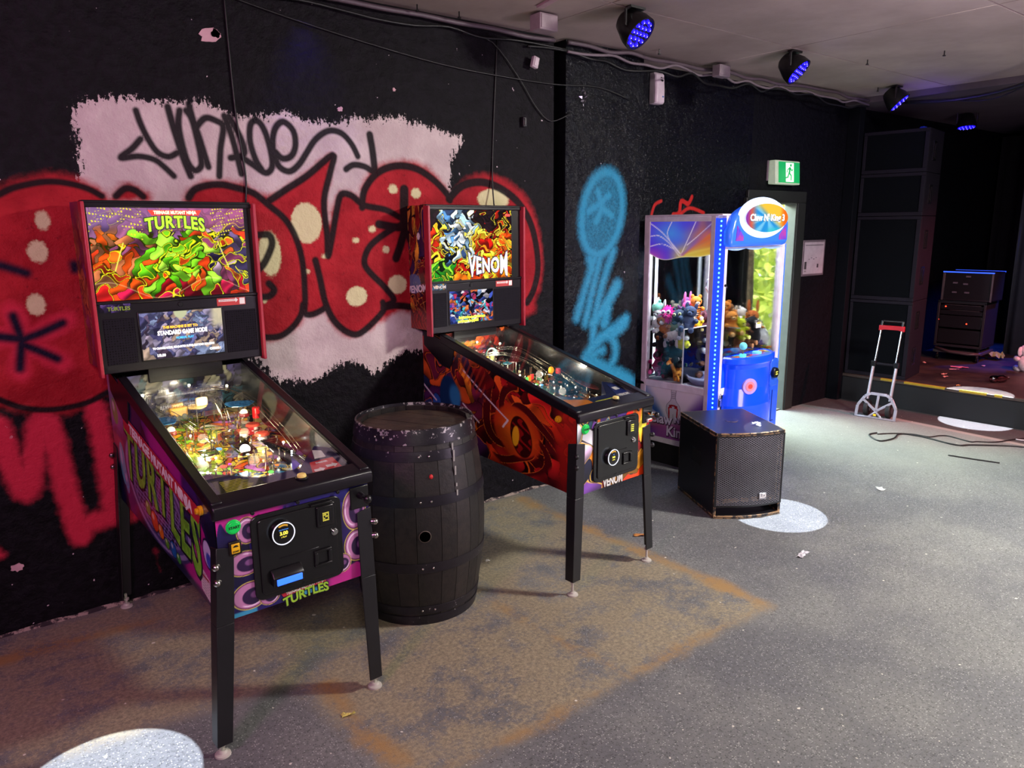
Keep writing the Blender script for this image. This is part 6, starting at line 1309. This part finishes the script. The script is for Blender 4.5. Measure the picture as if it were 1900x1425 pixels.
for s in (-1, 1):
    w0 = MB().cyl((s*.075, .085, .075), (s*.115, .085, .075), .072, n=28).build('wheel', pm('tyre', '141416', .6), HT, bevel=.008)
    MB().cyl((s*.07, .085, .075), (s*.12, .085, .075), .03, n=18).build('wheel_hub', pm('hub_grey', '4a4a50', .4), w0, bevel=.003)
    MB().tube([(s*.098, Y(.16)+.0, .16), (s*.098, Y(.5), .5)], .014, 12).build('lower_tube', M_HT, HT, smooth=35)
    MB().tube([(s*.090, Y(.48), .48), (s*.088, Y(.80), .80)], .0105, 12).build('upper_tube', M_CHROME, HT, smooth=35)
    MB().box(s*.098-.02, Y(.47)-.02, .455, s*.098+.02, Y(.49)+.02, .505).build('clamp', M_PLBLK, HT, bevel=.004)
    MB().cyl((s*.088, Y(.8), .80), (s*.088, Y(.86), .865), .014, .012, 12).build('handle_grip', M_PLBLK, HT, smooth=35)
MB().box(-.08, Y(.48)-.008, .470, .08, Y(.48)+.008, .490).build('cross_bar', M_RAIL, HT, bevel=.003)
MB().prism([(-.108, .775), (-.108, .825), (.108, .825), (.108, .775), (.06, .787), (-.06, .787)], 'y', Y(.8)-.018, Y(.8)+.018).build('red_bar', pm('ht_red', 'b82430', .35), HT, bevel=.004)
MB().tube([(-.085, Y(.86), .862), (.085, Y(.86), .862)], .012, 12).build('handle', M_PLBLK, HT, smooth=35)
MB().box(-.012, -.008, .025, .012, -.004, .045).build('plate_sticker', M_YEL, HT, rot=(0, 0, 0))

# ------------------------------------------------------------------ stage
SX0, SX1 = 7.17, 7.28
SF = lambda y: 7.17+(3.92-y)*.028+.03*max(0, 2.8-y)
ST_Z = .27
pl_ = [(SF(y), y) for y in (3.9, 3.2, 2.8, 2.0, 1.0, -.5, -2.5)]+[(11.27, -2.5), (11.27, 3.9)]
m, t, p = nodes('stage_floor_paint'); nz = noise(t, 3, 5, .6, geo_pos(t)); n9 = noise(t, 40, 4, .7, geo_pos(t)); t.links.new(mix(t, sstep(t, math_(t, 'ADD', nz, math_(t, 'MULTIPLY', n9, .4)), .55, .85), lin('221a1b'), lin('40352f')), p.inputs['Base Color']); p.inputs['Roughness'].default_value = .5; bump(t, p, n9, .2, .005)
stg = MB().prism(pl_[::-1], 'z', ST_Z-.03, ST_Z).build('stage', m, bevel=.004, seg=1); tag(stg, 'low black stage platform with a worn floor at the right end of the room', 'stage')
M_FAS = pm('fascia_black', '070a0f', .7, var=.3, vs_=6)
b = MB()
for (xa, ya), (xb, yb_) in zip(pl_[:6], pl_[1:7]): b.hexa([(xa+.012, ya, 0), (xb+.012, yb_, 0), (xb+.05, yb_, 0), (xa+.05, ya, 0), (xa+.012, ya, ST_Z-.03), (xb+.012, yb_, ST_Z-.03), (xb+.05, yb_, ST_Z-.03), (xa+.05, ya, ST_Z-.03)])
b.build('fascia', M_FAS, stg)
ty = pm('tape_yellow', 'a88c18', .7, bs=80, bst=.4)
for k, (ya, yb_) in enumerate(((3.20, 2.84), (2.72, 2.50), (2.44, 2.38), (3.42, 3.28))):
    xa, xb = SF(ya), SF(yb_)
    MB().hexa([(xa-.0015, ya, ST_Z-.018), (xb-.0015, yb_, ST_Z-.018), (xb+.028, yb_, ST_Z-.018), (xa+.028, ya, ST_Z-.018), (xa-.0015, ya, ST_Z+.0015), (xb-.0015, yb_, ST_Z+.0015), (xb+.028, yb_, ST_Z+.0015), (xa+.028, ya, ST_Z+.0015)]).build('edge_tape', ty, stg)
tag(MB().box(7.10, 3.80, 0, 7.19, 3.918, CZ-.06).build('trim_1', pm('post_navy', '080a10', .7, bs=20, bst=.3, spec=.1), bevel=.004), kind='structure')
# speaker tower: four cabinets stacked on the stage, toed in slightly
M_PA = pm('pa_paint', '1a1720', .7, bs=200, bst=.12, spec=.12); M_PAG = pm('pa_cloth', '04060b', .9, bs=300, bst=.3, spec=.1)
TA = math.atan2(3.80-3.22, 7.205-7.275)   # direction along the front, from the near corner to the wall
zs = [ST_Z+.001, 1.02, 1.81, 2.20, 2.585]
lab = ['bottom tall black speaker cabinet of the stage-side stack', 'second black speaker cabinet from the bottom of the stage-side stack', 'third, flatter black speaker cabinet of the stage-side stack', 'topmost flat black speaker cabinet of the stage-side stack']
for k in range(4):
    T = empty('speaker_cabinet', (7.275, 3.225, zs[k]), TA, lab[k], 'loudspeaker', 'stacked speaker cabinets on the stage')
    w_, h_ = .575, zs[k+1]-zs[k]-.003; dd = .47
    # local x along front (towards the wall), local -y = behind (towards +X world)
    pol = [(0, 0), (w_, 0), (w_-.03, -dd), (.025, -dd)]
    MB().prism(pol[::-1], 'z', 0, h_).build('cabinet', M_PA, T, bevel=.006)
    fm = MB()
    for q in ((0, 0, w_, .035), (0, h_-.03, w_, h_), (0, .035, .04, h_-.03), (w_-.03, .035, w_, h_-.03)): fm.box(q[0]+.001, 0, q[1]+.0005, q[2]-.001, .018, q[3]-.0005)
    fm.build('front_frame', M_PA, T, bevel=.003)
    MB().box(.04, .0005, .035, w_-.03, .008, h_-.03).build('grille_cloth', M_PAG, T)
    for hz in ((.5,) if k > 1 else ((.28, .75) if k == 0 else (.30, .73))):
        zc = h_*hz; nrm = Vector((-1, -.2, 0))
        c0 = Vector((.010, -.18, zc)); ex = Vector((.025, -dd, 0)).normalized(); nn = Vector((-ex.y, ex.x, 0))*-1
        M_ = Matrix(((ex.x, 0, -abs(ex.y), c0.x), (ex.y, 0, -ex.x*1.0, c0.y), (0, 1, 0, c0.z), (0, 0, 0, 1)))
        f_ = MB()
        for q in ((-.055, -.085, .055, -.07), (-.055, .07, .055, .085), (-.055, -.07, -.042, .07), (.042, -.07, .055, .07)): f_.box(q[0], q[1], -.002, q[2], q[3], .006, M_)
        ho = f_.build('handle_frame', M_PLBLK, T); MB().box(-.042, -.07, -.001, .042, .07, .0015, M_).build('handle_recess', pm('handle_recess', '040405', .7), ho)
        MB().box(-.012, -.06, .004, .012, .06, .010, M_).build('handle_bar', M_RAIL, ho)
tag(MB().box(7.34, 3.32, 2.585, 7.42, 3.36, 2.60).box(7.345, 3.325, 2.60, 7.41, 3.355, 2.607).build('adapter', pm('adapter_blue', '2438c8', .4), bevel=.002), 'small blue-lit adapter lying on top of the speaker stack', 'adapter')

# amplifier cabinet on a wheeled rack, on stage
RT = empty('amplifier_rack', (8.70, 3.60, ST_Z), math.atan2(-.5, .04), 'black wheeled equipment rack at the back of the stage', 'rack')
# local x along its front (towards -Y), local y = depth towards +X
RW, RD = .47, .42
b = MB().box(0, 0, .16, .025, RD, .64).box(RW-.025, 0, .16, RW, RD, .64).box(0, 0, .62, RW, RD, .655).box(0, 0, .15, RW, RD, .175).box(0, RD-.02, .16, RW, RD, .64)
b.build('case', pm('rack_black', '15131a', .5), RT, bevel=.003)
for z0, z1 in ((.555, .600), (.50, .545), (.36, .49), (.19, .34)): MB().box(.03, .012, z0, RW-.03, .25, z1).build('rack_unit', pm('unit_black', '101014', .35), RT, bevel=.002)
MB().box(.06, .008, .604, RW-.05, .012, .608).box(.12, .008, .547, RW-.06, .012, .551).build('unit_edge', pm('unit_edge', '5a565c', .4, .6), RT)
for x, z in ((.08, .585), (.30, .41), (.02, .44)): MB().sph((x, .008, z), .007, 8, 6).build('red_led', emis_mat('led_red', 'ff3820', 6), RT)
MB().tube([(.02, .0, .13), (.18, -.03, .10), (.36, -.03, .09), (RW, .0, .10)], .016, 8).build('cable_loom', pm('loom', '3c3034', .5), RT, smooth=True)
MB().box(.0, 0, .08, RW, RD, .11).build('shelf', pm('shelf_grey', '3a3438', .5), RT, bevel=.003)
for x in (.04, RW-.04):
    for y in (.04, RD-.04):
        cst = MB().cyl((x-.012, y, .027), (x+.012, y, .027), .026, n=18).build('caster', M_PLBLK, RT, bevel=.002); MB().box(x-.008, y-.01, .04, x+.008, y+.01, .082).build('fork', M_BOLT, cst)
    MB().box(x-.012, RD-.05, .11, x+.012, RD-.03, .155).box(x-.012, .03, .11, x+.012, .05, .155).build('strut', M_PLBLK, RT)
AT = empty('amplifier_case', (8.68, 3.565, ST_Z+.657), math.atan2(-.5, .04), 'open black flight case standing on the wheeled rack', 'flight case')
b = MB().box(0, .0, 0, .02, .38, .30).box(.46, 0, 0, .48, .38, .30).box(0, 0, .285, .48, .38, .305).box(0, 0, 0, .48, .38, .015).box(0, .37, 0, .48, .38, .3)
b.build('case', pm('flight_black', '14141a', .4), AT, bevel=.004)
ed = MB()
for x in (0, .465): ed.box(x-.001, -.006, .0, x+.016, .0, .305)
ed.build('edge_profile', pm('edge_alu', '6c6a70', .35, .7), AT)
MB().box(-.002, -.008, .296, .482, .004, .3075).box(-.002, .376, .296, .482, .388, .3075).build('edge_profile', pm('edge_blue', '3a44a8', .3, .6), AT)  # blue light on the case's top edges put into their colour
for x, z in ((.10, .18), (.10, .08), (.20, .17), (.22, .08), (.22, .25)): MB().box(x, -.002, z, x+.045, .004, z+.016).build('knob_row', pm('knob_grey', '50505c', .4), AT)
MB().box(.02, .006, .015, .46, .02, .285).build('front_plate', pm('unit_black', '101014', .35), AT)

# drapes at the back of the stage
def drape(x0, y0, x1, y1, z0, z1, label, n=60, amp=.03, mat=None):
    V = []; dx, dy = x1-x0, y1-y0; L = math.hypot(dx, dy); nx, ny = -dy/L, dx/L
    for i in range(n+1):
        t_ = i/n; o = amp*math.sin(t_*L*38+1.5*math.sin(t_*9)); 
        V += [(x0+dx*t_+nx*o, y0+dy*t_+ny*o, z0), (x0+dx*t_+nx*o*.6, y0+dy*t_+ny*o*.6, z1)]
    F = [(2*i, 2*i+2, 2*i+3, 2*i+1) for i in range(n)]
    o = MB().add(V, F).build('curtain', mat, smooth=True); sm_ = o.modifiers.new('thick', 'SOLIDIFY'); sm_.thickness = .004; return tag(o, label, 'curtain')
cm = pm('drape_black', '0a0a0e', .9); cg = pm('drape_grey', '2a2c38', .85)
drape(10.6, 3.85, 10.6, -1.5, ST_Z+.002, CZ-.11, 'long black backdrop curtain hanging across the rear of the stage', 160, .04, cm)
drape(9.62, 3.22, 9.75, 2.75, ST_Z+.002, CZ-.11, 'grey-blue curtain strip hanging at the right edge of the stage view', 40, .03, cg)
MB().box(8.2, 3.86, ST_Z, 11.2, 3.9, ST_Z+.01)
# toys and litter on the stage
plush('white plush dog lying near the right edge of the stage floor', 'dog', 'd8c8d0', 'f0e0e8', (8.62, 2.66, ST_Z+.085), 1.55, 2.2, parent_frame=None, group=None)
bt = MB().lathe([(0, 0), (.03, 0), (.034, .01), (.034, .05), (.026, .065), (.034, .08), (.034, .12), (.028, .14), (.014, .165), (.013, .185), (0, .187)], 20).build('plastic_bottle', glass_mat('bottle_pink', (.95, .62, .66), 1.4, .12), loc=(7.75, 2.66, ST_Z+.036), rot=(R(90), 0, R(62)), smooth=True); tag(bt, 'clear crumpled plastic bottle lying on the red-lit stage floor', 'bottle')
rr = random.Random(12)
def scrap(label, loc, sz, col, name='litter_scrap', n=5, h=.01, rz=0):
    b = MB(); g = [[Vector(((i/n-.5)*sz[0]+rr.uniform(-1, 1)*sz[0]*.07, (j/3-.5)*sz[1]+rr.uniform(-1, 1)*sz[1]*.07, .0015+rr.random()*h)) for i in range(n+1)] for j in range(4)]
    V = [p_ for r_ in g for p_ in r_]; b.add(V, [(j*(n+1)+i, j*(n+1)+i+1, (j+1)*(n+1)+i+1, (j+1)*(n+1)+i) for j in range(3) for i in range(n)])
    o = b.build(name, pm('scrap_'+col, col, .6), loc=loc, rot=(0, 0, rz)); return tag(o, label, 'litter')
for l_, x, y, s_, c_ in (('red-lit pointed paper scrap on the stage, left of the others near the speaker stack', 7.85, 3.12, (.09, .04), 'd8a090'), ('second small paper scrap on the stage beside the speaker stack foot', 7.72, 3.05, (.05, .03), 'd89c90'),
    ('torn red paper in front of the equipment rack', 8.35, 3.17, (.16, .07), 'e08070'), ('thin paper strip between rack and bottle', 8.18, 3.16, (.09, .03), 'c89890'), ('small pale scrap left under the equipment rack', 8.35, 3.52, (.08, .03), 'd8a098'),
    ('little scrap right of the torn red paper', 8.62, 3.05, (.08, .03), 'c8a098'), ('tiny orange scrap at the stage edge', 7.38, 2.80, (.035, .02), 'e09050')):
    scrap(l_, (x, y, ST_Z), s_, c_, rz=rr.uniform(-1, 1))
scrap('crumpled olive leaf-like scrap on the blue-lit back of the stage', (9.15, 3.12, ST_Z), (.16, .12), '8c8c3c', h=.09)
tag(MB().box(7.78, 2.02, ST_Z, 7.95, 2.12, ST_Z+.05).build('pedal', pm('pedal_black', '0c0a0a', .5), bevel=.006), 'small black foot pedal at the right edge of the stage floor', 'pedal')

# ------------------------------------------------------------------ cables and litter on the floor
def cable(pts, r_, label, mat, cat='cable', k=5, z=None, n=7):
    P3 = [(p_[0], p_[1], (p_[2] if len(p_) > 2 else r_+.0005)) for p_ in pts]
    Q = [P3[0]]+P3+[P3[-1]]; o = []
    for i in range(1, len(Q)-2):
        a, b_, c, d = [np.array(q) for q in Q[i-1:i+3]]
        for j in range(k): t_ = j/k; o.append(tuple(.5*(2*b_+(c-a)*t_+(2*a-5*b_+4*c-d)*t_*t_+(3*b_-a-3*c+d)*t_**3)))
    o.append(P3[-1]); return tag(MB().tube(o, r_, n).build('cable', mat, smooth=True), label, cat)
CB = pm('cable_black', '121214', .5); CWH = pm('cable_white', 'b0a4a8', .5); CG = pm('cable_grey', '50434c', .5); CDW = pm('cable_pale', '6c6068', .6)  # last one: white cable in a darker tone, for the ceiling edge
cable([(6.18, 2.93), (6.07, 2.94), (5.96, 2.80), (6.12, 2.76), (6.30, 2.79), (6.35, 2.63), (6.31, 2.36), (6.42, 2.27), (6.66, 2.0), (6.7, 1.7)], .006, 'black cable looped on the floor in front of the stage', CB)
cable([(6.15, 2.91), (6.28, 2.83), (6.37, 2.72), (6.39, 2.60), (6.50, 2.56), (6.54, 2.50), (6.50, 2.33), (6.55, 2.29), (6.65, 2.19), (6.94, 2.09), (7.1, 1.9)], .005, 'thinner black cable wandering toward the stage past the floor loop', CB)
cable([(5.98, 2.28), (6.02, 2.12), (6.07, 1.96)], .005, 'short straight black cable end on the open floor', CB)
cable([(6.85, 2.12), (6.88, 2.0), (6.95, 1.94), (7.05, 1.98), (7.1, 2.05)], .006, 'white cable curl at the right edge of the floor', CWH)
scrap('torn white paper scrap on the open floor right of the subwoofer spot', (3.52, 2.0, 0), (.10, .035), 'd0ccd4', rz=.2)
scrap('tiny yellow scrap on the floor between the left machine legs', (1.0, 2.28, 0), (.05, .02), 'c8bc60', rz=-.4)
scrap('small white flake on the floor toward the stage', (4.85, 2.24, 0), (.06, .045), 'c8ccc8', rz=.9)
scrap('orange leaf-like flake on the floor left of the subwoofer', (3.03, 2.72, 0), (.075, .03), 'b87838', rz=-.6)
scrap('pale flake on the floor beside the front right leg shadow', (2.15, 3.0, 0), (.03, .02), 'd0ccc4')

# ------------------------------------------------------------------ ceiling edge: cables, boxes, LED par lamps
zc = CZ-.02
rw = random.Random(31)
def run(x0, x1, y, z, amp, n, seed):
    q = random.Random(seed); return [(x0+(x1-x0)*i/n, y+q.uniform(-amp, amp)*.6-.012, z+q.uniform(-amp, amp)-.0) for i in range(n+1)]
runs = [(run(-1.0, 3.2, WY-.03, CZ-.03, .010, 18, 1), .013, 'thick grey cable clipped along the top of the graffiti wall', CG), (run(-1.0, 3.3, WY-.02, CZ-.075, .014, 20, 2), .006, 'thin black cable under the grey one above the graffiti', CB),
        (run(3.3, 7.0, WY-.035, CZ-.03, .012, 20, 3), .013, 'thick grey cable along the ceiling above the claw machine', CG), (run(3.3, 7.0, WY-.03, CZ-.065, .022, 26, 4), .009, 'pale cable sagging below the ceiling above the claw machine', CDW),
        (run(3.0, 7.0, WY-.02, CZ-.10, .030, 24, 5), .007, 'black cable wandering under the ceiling above the claw machine', CB),
        ([(.9, WY-.012, 2.86), (1.3, WY-.012, 2.77), (1.8, WY-.012, 2.69), (2.4, WY-.012, 2.62), (2.9, WY-.015, 2.60), (3.25, WY-.015, 2.60), (3.6, WY-.012, 2.62), (3.9, WY-.012, 2.57)], .004, 'thin cable drooping across the black wall top', CB),
        ([(2.55, WY-.012, 2.80), (2.75, WY-.012, 2.78), (2.95, WY-.012, 2.6), (3.08, WY-.012, 2.45), (3.2, WY-.012, 2.38), (3.36, WY-.012, 2.44)], .004, 'thin cable loop hanging beside the dark wall gap', CB),
        ([(1.26, WY-.008, 1.86), (1.27, WY-.006, 2.0), (1.245, WY-.006, 2.3), (1.235, WY-.006, 2.84)], .0045, 'power cable running up the graffiti from the left machine', CB),
        ([(2.72, WY-.05, 1.86), (2.74, WY-.008, 2.05), (2.76, WY-.006, 2.4), (2.79, WY-.006, 2.8)], .0045, 'power cable running up the wall from the right machine', CB),
        ([(4.14, DY-.01, 2.78), (4.16, DY-.01, 2.2), (4.12, DY-.01, 1.8), (4.15, DY-.01, 1.2), (4.13, DY-.01, .7)], .006, 'black cable hanging down the wall left of the claw machine', CB),
        ([(7.1, 3.42, 2.80), (6.9, 2.9, 2.74), (6.55, 2.35, 2.72), (6.1, 1.8, 2.78), (5.7, 1.4, 2.85)], .016, 'heavy dark cable swooping across the ceiling at the stage', CB),
        ([(7.05, 3.0, 2.76), (6.85, 2.6, 2.70), (6.5, 2.2, 2.74), (6.1, 1.85, 2.80)], .006, 'thin dark cable under the heavy one at the stage', CB)]
for pts, r_, l_, m_ in runs: cable(pts, r_, l_, m_, k=4, n=6)
def jbox(x, y, z, w_, h_, d_, col, label, name='junction_box'):
    T = empty(name, (x, y, z), 0, label, 'electrical box'); MB().box(-w_/2, -d_, -h_/2, w_/2, 0, h_/2).build('housing', pm('jb_'+col, col, .5), T, bevel=.006)
    MB().box(-w_/2+.008, -d_-.004, -h_/2+.008, w_/2-.008, -d_+.001, h_/2-.008).build('cover', pm('jb_'+col, col, .5), T, bevel=.003); return T
jbox(2.84, 3.40, CZ-.052, .13, .085, .09, '94848a', 'cream junction box on the ceiling edge above the dark wall gap')
jbox(4.68, 3.60, CZ-.06, .12, .08, .07, '8c8088', 'pale junction box on the ceiling edge between two lamps')
T = jbox(3.04, WY-.03, 2.70, .045, .065, .03, 'c0b0b8', 'small white hanging socket under the ceiling cables', 'socket'); T.rotation_euler = (0, R(15), 0)
jbox(2.98, WY-.002, 2.36, .03, .06, .025, '1c1820', 'small dark switch on the wall near the dark gap', 'switch')
bt_ = MB().box(-.02, -.45, -.012, .02, .35, .0).build('batten', pm('batten', 'b0929a', .6), loc=(2.66, 2.92, CZ), rot=(0, 0, R(-12)), bevel=.002); tag(bt_, 'short white cable trunking on the ceiling left of the first lamp', 'trunking')
for x, y, hl in ((2.2, 3.62, 'ceiling hook farthest left above the graffiti'), (2.45, 3.6, 'second ceiling hook above the graffiti, by the trunking'), (4.0, 3.55, 'ceiling hook just right of the nearest blue lamp'), (6.6, 3.4, 'ceiling hook close to the stage corner lamp'), (5.45, 2.9, 'dark hook in the open ceiling, right of the second lamp'), (5.6, 2.45, 'dark ceiling hook farthest from the wall')):
    tag(MB().cyl((x, y, CZ-.03), (x, y, CZ), .004, n=6).cyl((x, y, CZ-.035), (x, y, CZ-.028), .010, n=8).build('hook', M_PLBLK), 'small '+hl, 'hook', 'ceiling hooks')
def par(loc, aim, label, blue=1.0, s=1.0, e=3.0):
    T = empty('par_lamp', loc, 0, label, 'stage light', 'blue LED par lamps under the ceiling')
    d = Vector(aim).normalized(); q = d.to_track_quat('-Z', 'Y'); M_ = q.to_matrix().to_4x4() @ Matrix.Scale(s, 4)
    hs = MB().lathe([(0, .10), (.045, .10), (.062, .085), (.082, .03), (.092, .0), (.095, -.045), (.088, -.045), (.086, -.035), (0, -.035)], 28, M_).build('housing', M_PLBLK, T, smooth=35)
    k = 0
    for rr_, n_ in ((0, 1), (.036, 6), (.068, 12)):
        for i in range(n_):
            a = 2*math.pi*i/n_; c = M_ @ Vector((rr_*math.cos(a), rr_*math.sin(a), -.038))
            MB().sph(c, .0115*s, 10, 6).build('led', emis_mat('par_blue', '1408ff', 3.0), hs, smooth=True); k += 1
            MB().sph(c+d*.009*s, .0042*s, 6, 4).build('led', emis_mat('par_core', '7a70ff', 5), hs)
    # yoke up to the ceiling
    top = Vector((0, 0, CZ-loc[2])); side = (M_ @ Vector((1, 0, 0))).normalized()
    yk = MB()
    for s_ in (-1, 1): yk.tube([side*.10*s_*s, side*.10*s_*s+Vector((0, 0, top.z*.7)), side*.05*s_*s+Vector((0, 0, top.z-.006))], .008, 6)
    yk.box(-.055, -.02, top.z-.012, .055, .02, top.z).build('yoke', M_PLBLK, T)
    return T
PARS = [((3.155, 2.975, 2.765), (.16, -.69, -.65), 'nearest blue-violet LED par lamp under the ceiling, above the teal graffiti'), ((4.775, 3.045, 2.765), (.20, -.66, -.66), 'second blue LED par lamp under the ceiling, above the exit sign'), ((6.65, 3.26, 2.765), (.25, -.6, -.7), 'third blue LED par lamp, at the corner of the stage ceiling'), ((8.5, 3.43, 2.725), (-.1, -.1, -1), 'farthest blue LED par lamp, over the stage')]
for k, (p_, a_, l_) in enumerate(PARS): par(p_, a_, l_, s=1.0 if k < 3 else .95)
for p_, a_, e_ in (((3.18, 2.90, 2.70), (3.5, 3.70, 0), 5), ((1.62, 3.58, 2.84), (1.62, 3.76, 2.1), 9), ((6.66, 3.2, 2.70), (7.3, 3.1, 2.86), 3)):
    light('par_beam', 'SPOT', p_, e_, (.10, .06, 1.0), a_, spot_size=R(60), spot_blend=.7, shadow_soft_size=.05)
l_ = light('par_spill', 'POINT', (6.8, 3.1, 2.62), 1.6, (.2, .1, 1.0), shadow_soft_size=.05)

# ------------------------------------------------------------------ wall things
FT = empty('air_freshener', (4.10, DY, 2.56), 0, 'white air freshener dispenser high on the wall above the claw machine', 'dispenser')
pr = [(0, 0), (0, .215), (-.045, .215), (-.06, .20), (-.07, .10), (-.07, .012), (-.055, 0)]
wpm = pm('dispenser_white', 'c8b8c4', .35)
b = MB(); n_ = len(pr); V = []
for x, k_ in ((-.048, .82), (-.038, 1), (.038, 1), (.048, .82)): V += [(x, y*k_, z) for y, z in pr]
F = [tuple(range(n_)), tuple(range(3*n_, 4*n_))[::-1]]
for j in range(3): F += [(j*n_+i, (j+1)*n_+i, (j+1)*n_+(i+1) % n_, j*n_+(i+1) % n_) for i in range(n_)]
b.add(V, F).build('housing', wpm, FT, bevel=.004)
MB().lathe([(.0, .0), (.013, 0), (.013, .002), (.010, .002)], 20, FRONT(.012, -.068, .165), a0=math.pi, a1=2*math.pi).build('nozzle', M_PLBLK, FT)
MB().cyl((.005, -.062, .18), (.005, -.068, .18), .004, n=10).build('sensor', M_PLBLK, FT)
MB().box(.014, -.0715, .045, .03, -.0695, .054).build('label', pm('label_blue', '3060a0', .4), FT)
FT.location = (4.37, DY, 2.605)
ET = empty('exit_sign', (6.02, DY, 2.08), 0, 'green and white illuminated running-man exit sign above the doorway', 'exit sign')
MB().box(-.19, -.02, .03, .19, .0, .20).build('bracket', pm('exit_bracket', '8c8088', .5), ET, bevel=.004)
eb = MB().prism([(-.10, .0), (-.02, .0), (-.02, .20), (-.085, .20)], 'x', -.19, .18).build('housing', pm('exit_housing', 'b8bcae', .4, es=.25, ec='c8e8c0'), ET, bevel=.008)
ge = emis_mat('exit_green', '0c8c4a', .9); we2 = emis_mat('exit_white', 'd8f4d8', 1.0)
sl2 = lambda z: -.10+.015*z/.2-.0025
def ebx(x0, z0, x1, z1, mat, name, d=0): return MB().hexa([(x0, sl2(z0)-.001-d, z0), (x1, sl2(z0)-.001-d, z0), (x1, sl2(z0)+.002, z0), (x0, sl2(z0)+.002, z0), (x0, sl2(z1)-.001-d, z1), (x1, sl2(z1)-.001-d, z1), (x1, sl2(z1)+.002, z1), (x0, sl2(z1)+.002, z1)]).build(name, mat, eb)
ebx(-.150, .014, .168, .188, ge, 'sign_face'); ebx(-.045, .022, .075, .182, we2, 'sign_door', .001)
man = MB()
def limb(p0, p1, w_):
    p0 = Vector((p0[0], 0, p0[1])); p1 = Vector((p1[0], 0, p1[1])); d = (p1-p0).normalized(); n_ = Vector((-d.z, 0, d.x))*w_/2; q = [p0-n_, p1-n_, p1+n_, p0+n_]
    man.hexa([(a.x, sl2(a.z)-.0045, a.z) for a in q]+[(a.x, sl2(a.z)-.002, a.z) for a in q])
for a_, b_, w_ in (((.018, .145), (.005, .095), .022), ((.005, .095), (.035, .075), .013), ((.035, .075), (.03, .035), .011), ((.0, .095), (-.018, .06), .013), ((-.018, .06), (-.05, .055), .010), ((.015, .14), (-.02, .125), .009), ((-.02, .125), (-.03, .10), .008), ((.018, .14), (.045, .115), .009), ((.045, .115), (.058, .13), .008)): limb(a_, b_, w_)
man.cyl((.028, sl2(.162)-.0045, .162), (.028, sl2(.162)-.002, .162), .012, n=14)
man.build('running_man', ge, eb)
lx = light('exit_glow', 'POINT', (6.06, DY-.16, 2.16), .25, (.5, 1, .6), shadow_soft_size=.08)
NT = empty('framed_notice', (6.66, DY, 1.26), 0, 'framed paper notice on the black wall right of the doorway', 'notice')
MB().box(-.19, -.012, 0, .19, 0, .335).build('frame', pm('notice_frame', '7c6c78', .4, .4), NT, bevel=.004)
MB().box(-.168, -.014, .02, .168, -.011, .315).build('paper', pm('notice_paper', 'a898a4', .6), NT)
nk = MB()
nk.box(-.15, -.0155, .285, .15, -.0138, .290); nk.box(-.155, -.0155, .065, -.12, -.0138, .135); nk.box(.06, -.0155, .075, .085, -.0138, .11)
for k in range(4): nk.box(-.09+.04*k, -.0155, .155+.012*(k % 2), -.07+.04*k, -.0138, .16+.012*(k % 2))
for k in range(3): nk.box(-.155, -.0155, .04+.006*k, -.12, -.0138, .042+.006*k)
nk.build('notice_print', pm('notice_ink', '3c343c', .6), NT)
# foil scrap nailed on the pier, bright plaster chips
fo = MB(); rr2 = random.Random(8)
for k in range(16):
    a = 2*math.pi*k/16; c = Vector((.022*math.cos(a), -.006, .03*math.sin(a))); fo.add([c+Vector((rr2.uniform(-.013, .013), rr2.uniform(-.01, .004), rr2.uniform(-.014, .014))) for _ in range(4)], [(0, 1, 2, 3)])
for k in range(4): c = Vector((.002, -.006, -.045-.012*k)); fo.add([c+Vector((rr2.uniform(-.009, .009), rr2.uniform(-.008, .003), rr2.uniform(-.012, .012))) for _ in range(4)], [(0, 1, 2, 3)])
tag(fo.build('foil_scrap', pm('foil', 'b0acb8', .25, .8), loc=(3.47, WY-.002, 2.555)), 'ring of torn silver foil stuck on the black pier', 'foil')
def chip(x, z, w_, h_, label, col='c8a0a8'):
    q = []
    for k in range(16): a = 2*math.pi*k/16; f_ = 1+rr2.uniform(-.35, .35); q.append((x+w_*f_*math.cos(a), z+h_*f_*math.sin(a)))
    tag(MB().prism(q, 'y', WY-.004, WY+.001).build('plaster_chip', pm('chip_'+col, col, .8), smooth=False), label, 'plaster')
chip(1.155, 2.60, .045, .035, 'pink-lit bare plaster patch high above the painted name'); chip(1.185, 2.615, .02, .02, 'small plaster knob beside the bare patch above the name')
chip(1.78, 2.335, .014, .011, 'small plaster chip above the white paint, right of centre'); chip(.14, .30, .022, .016, 'small plaster chip low on the wall left of the left machine')
chip(2.10, 2.46, .010, .008, 'tiny plaster chip on the black wall above the white patch')

# tidy: empty unused data
for me in list(bpy.data.meshes):
    if me.users == 0: bpy.data.meshes.remove(me)
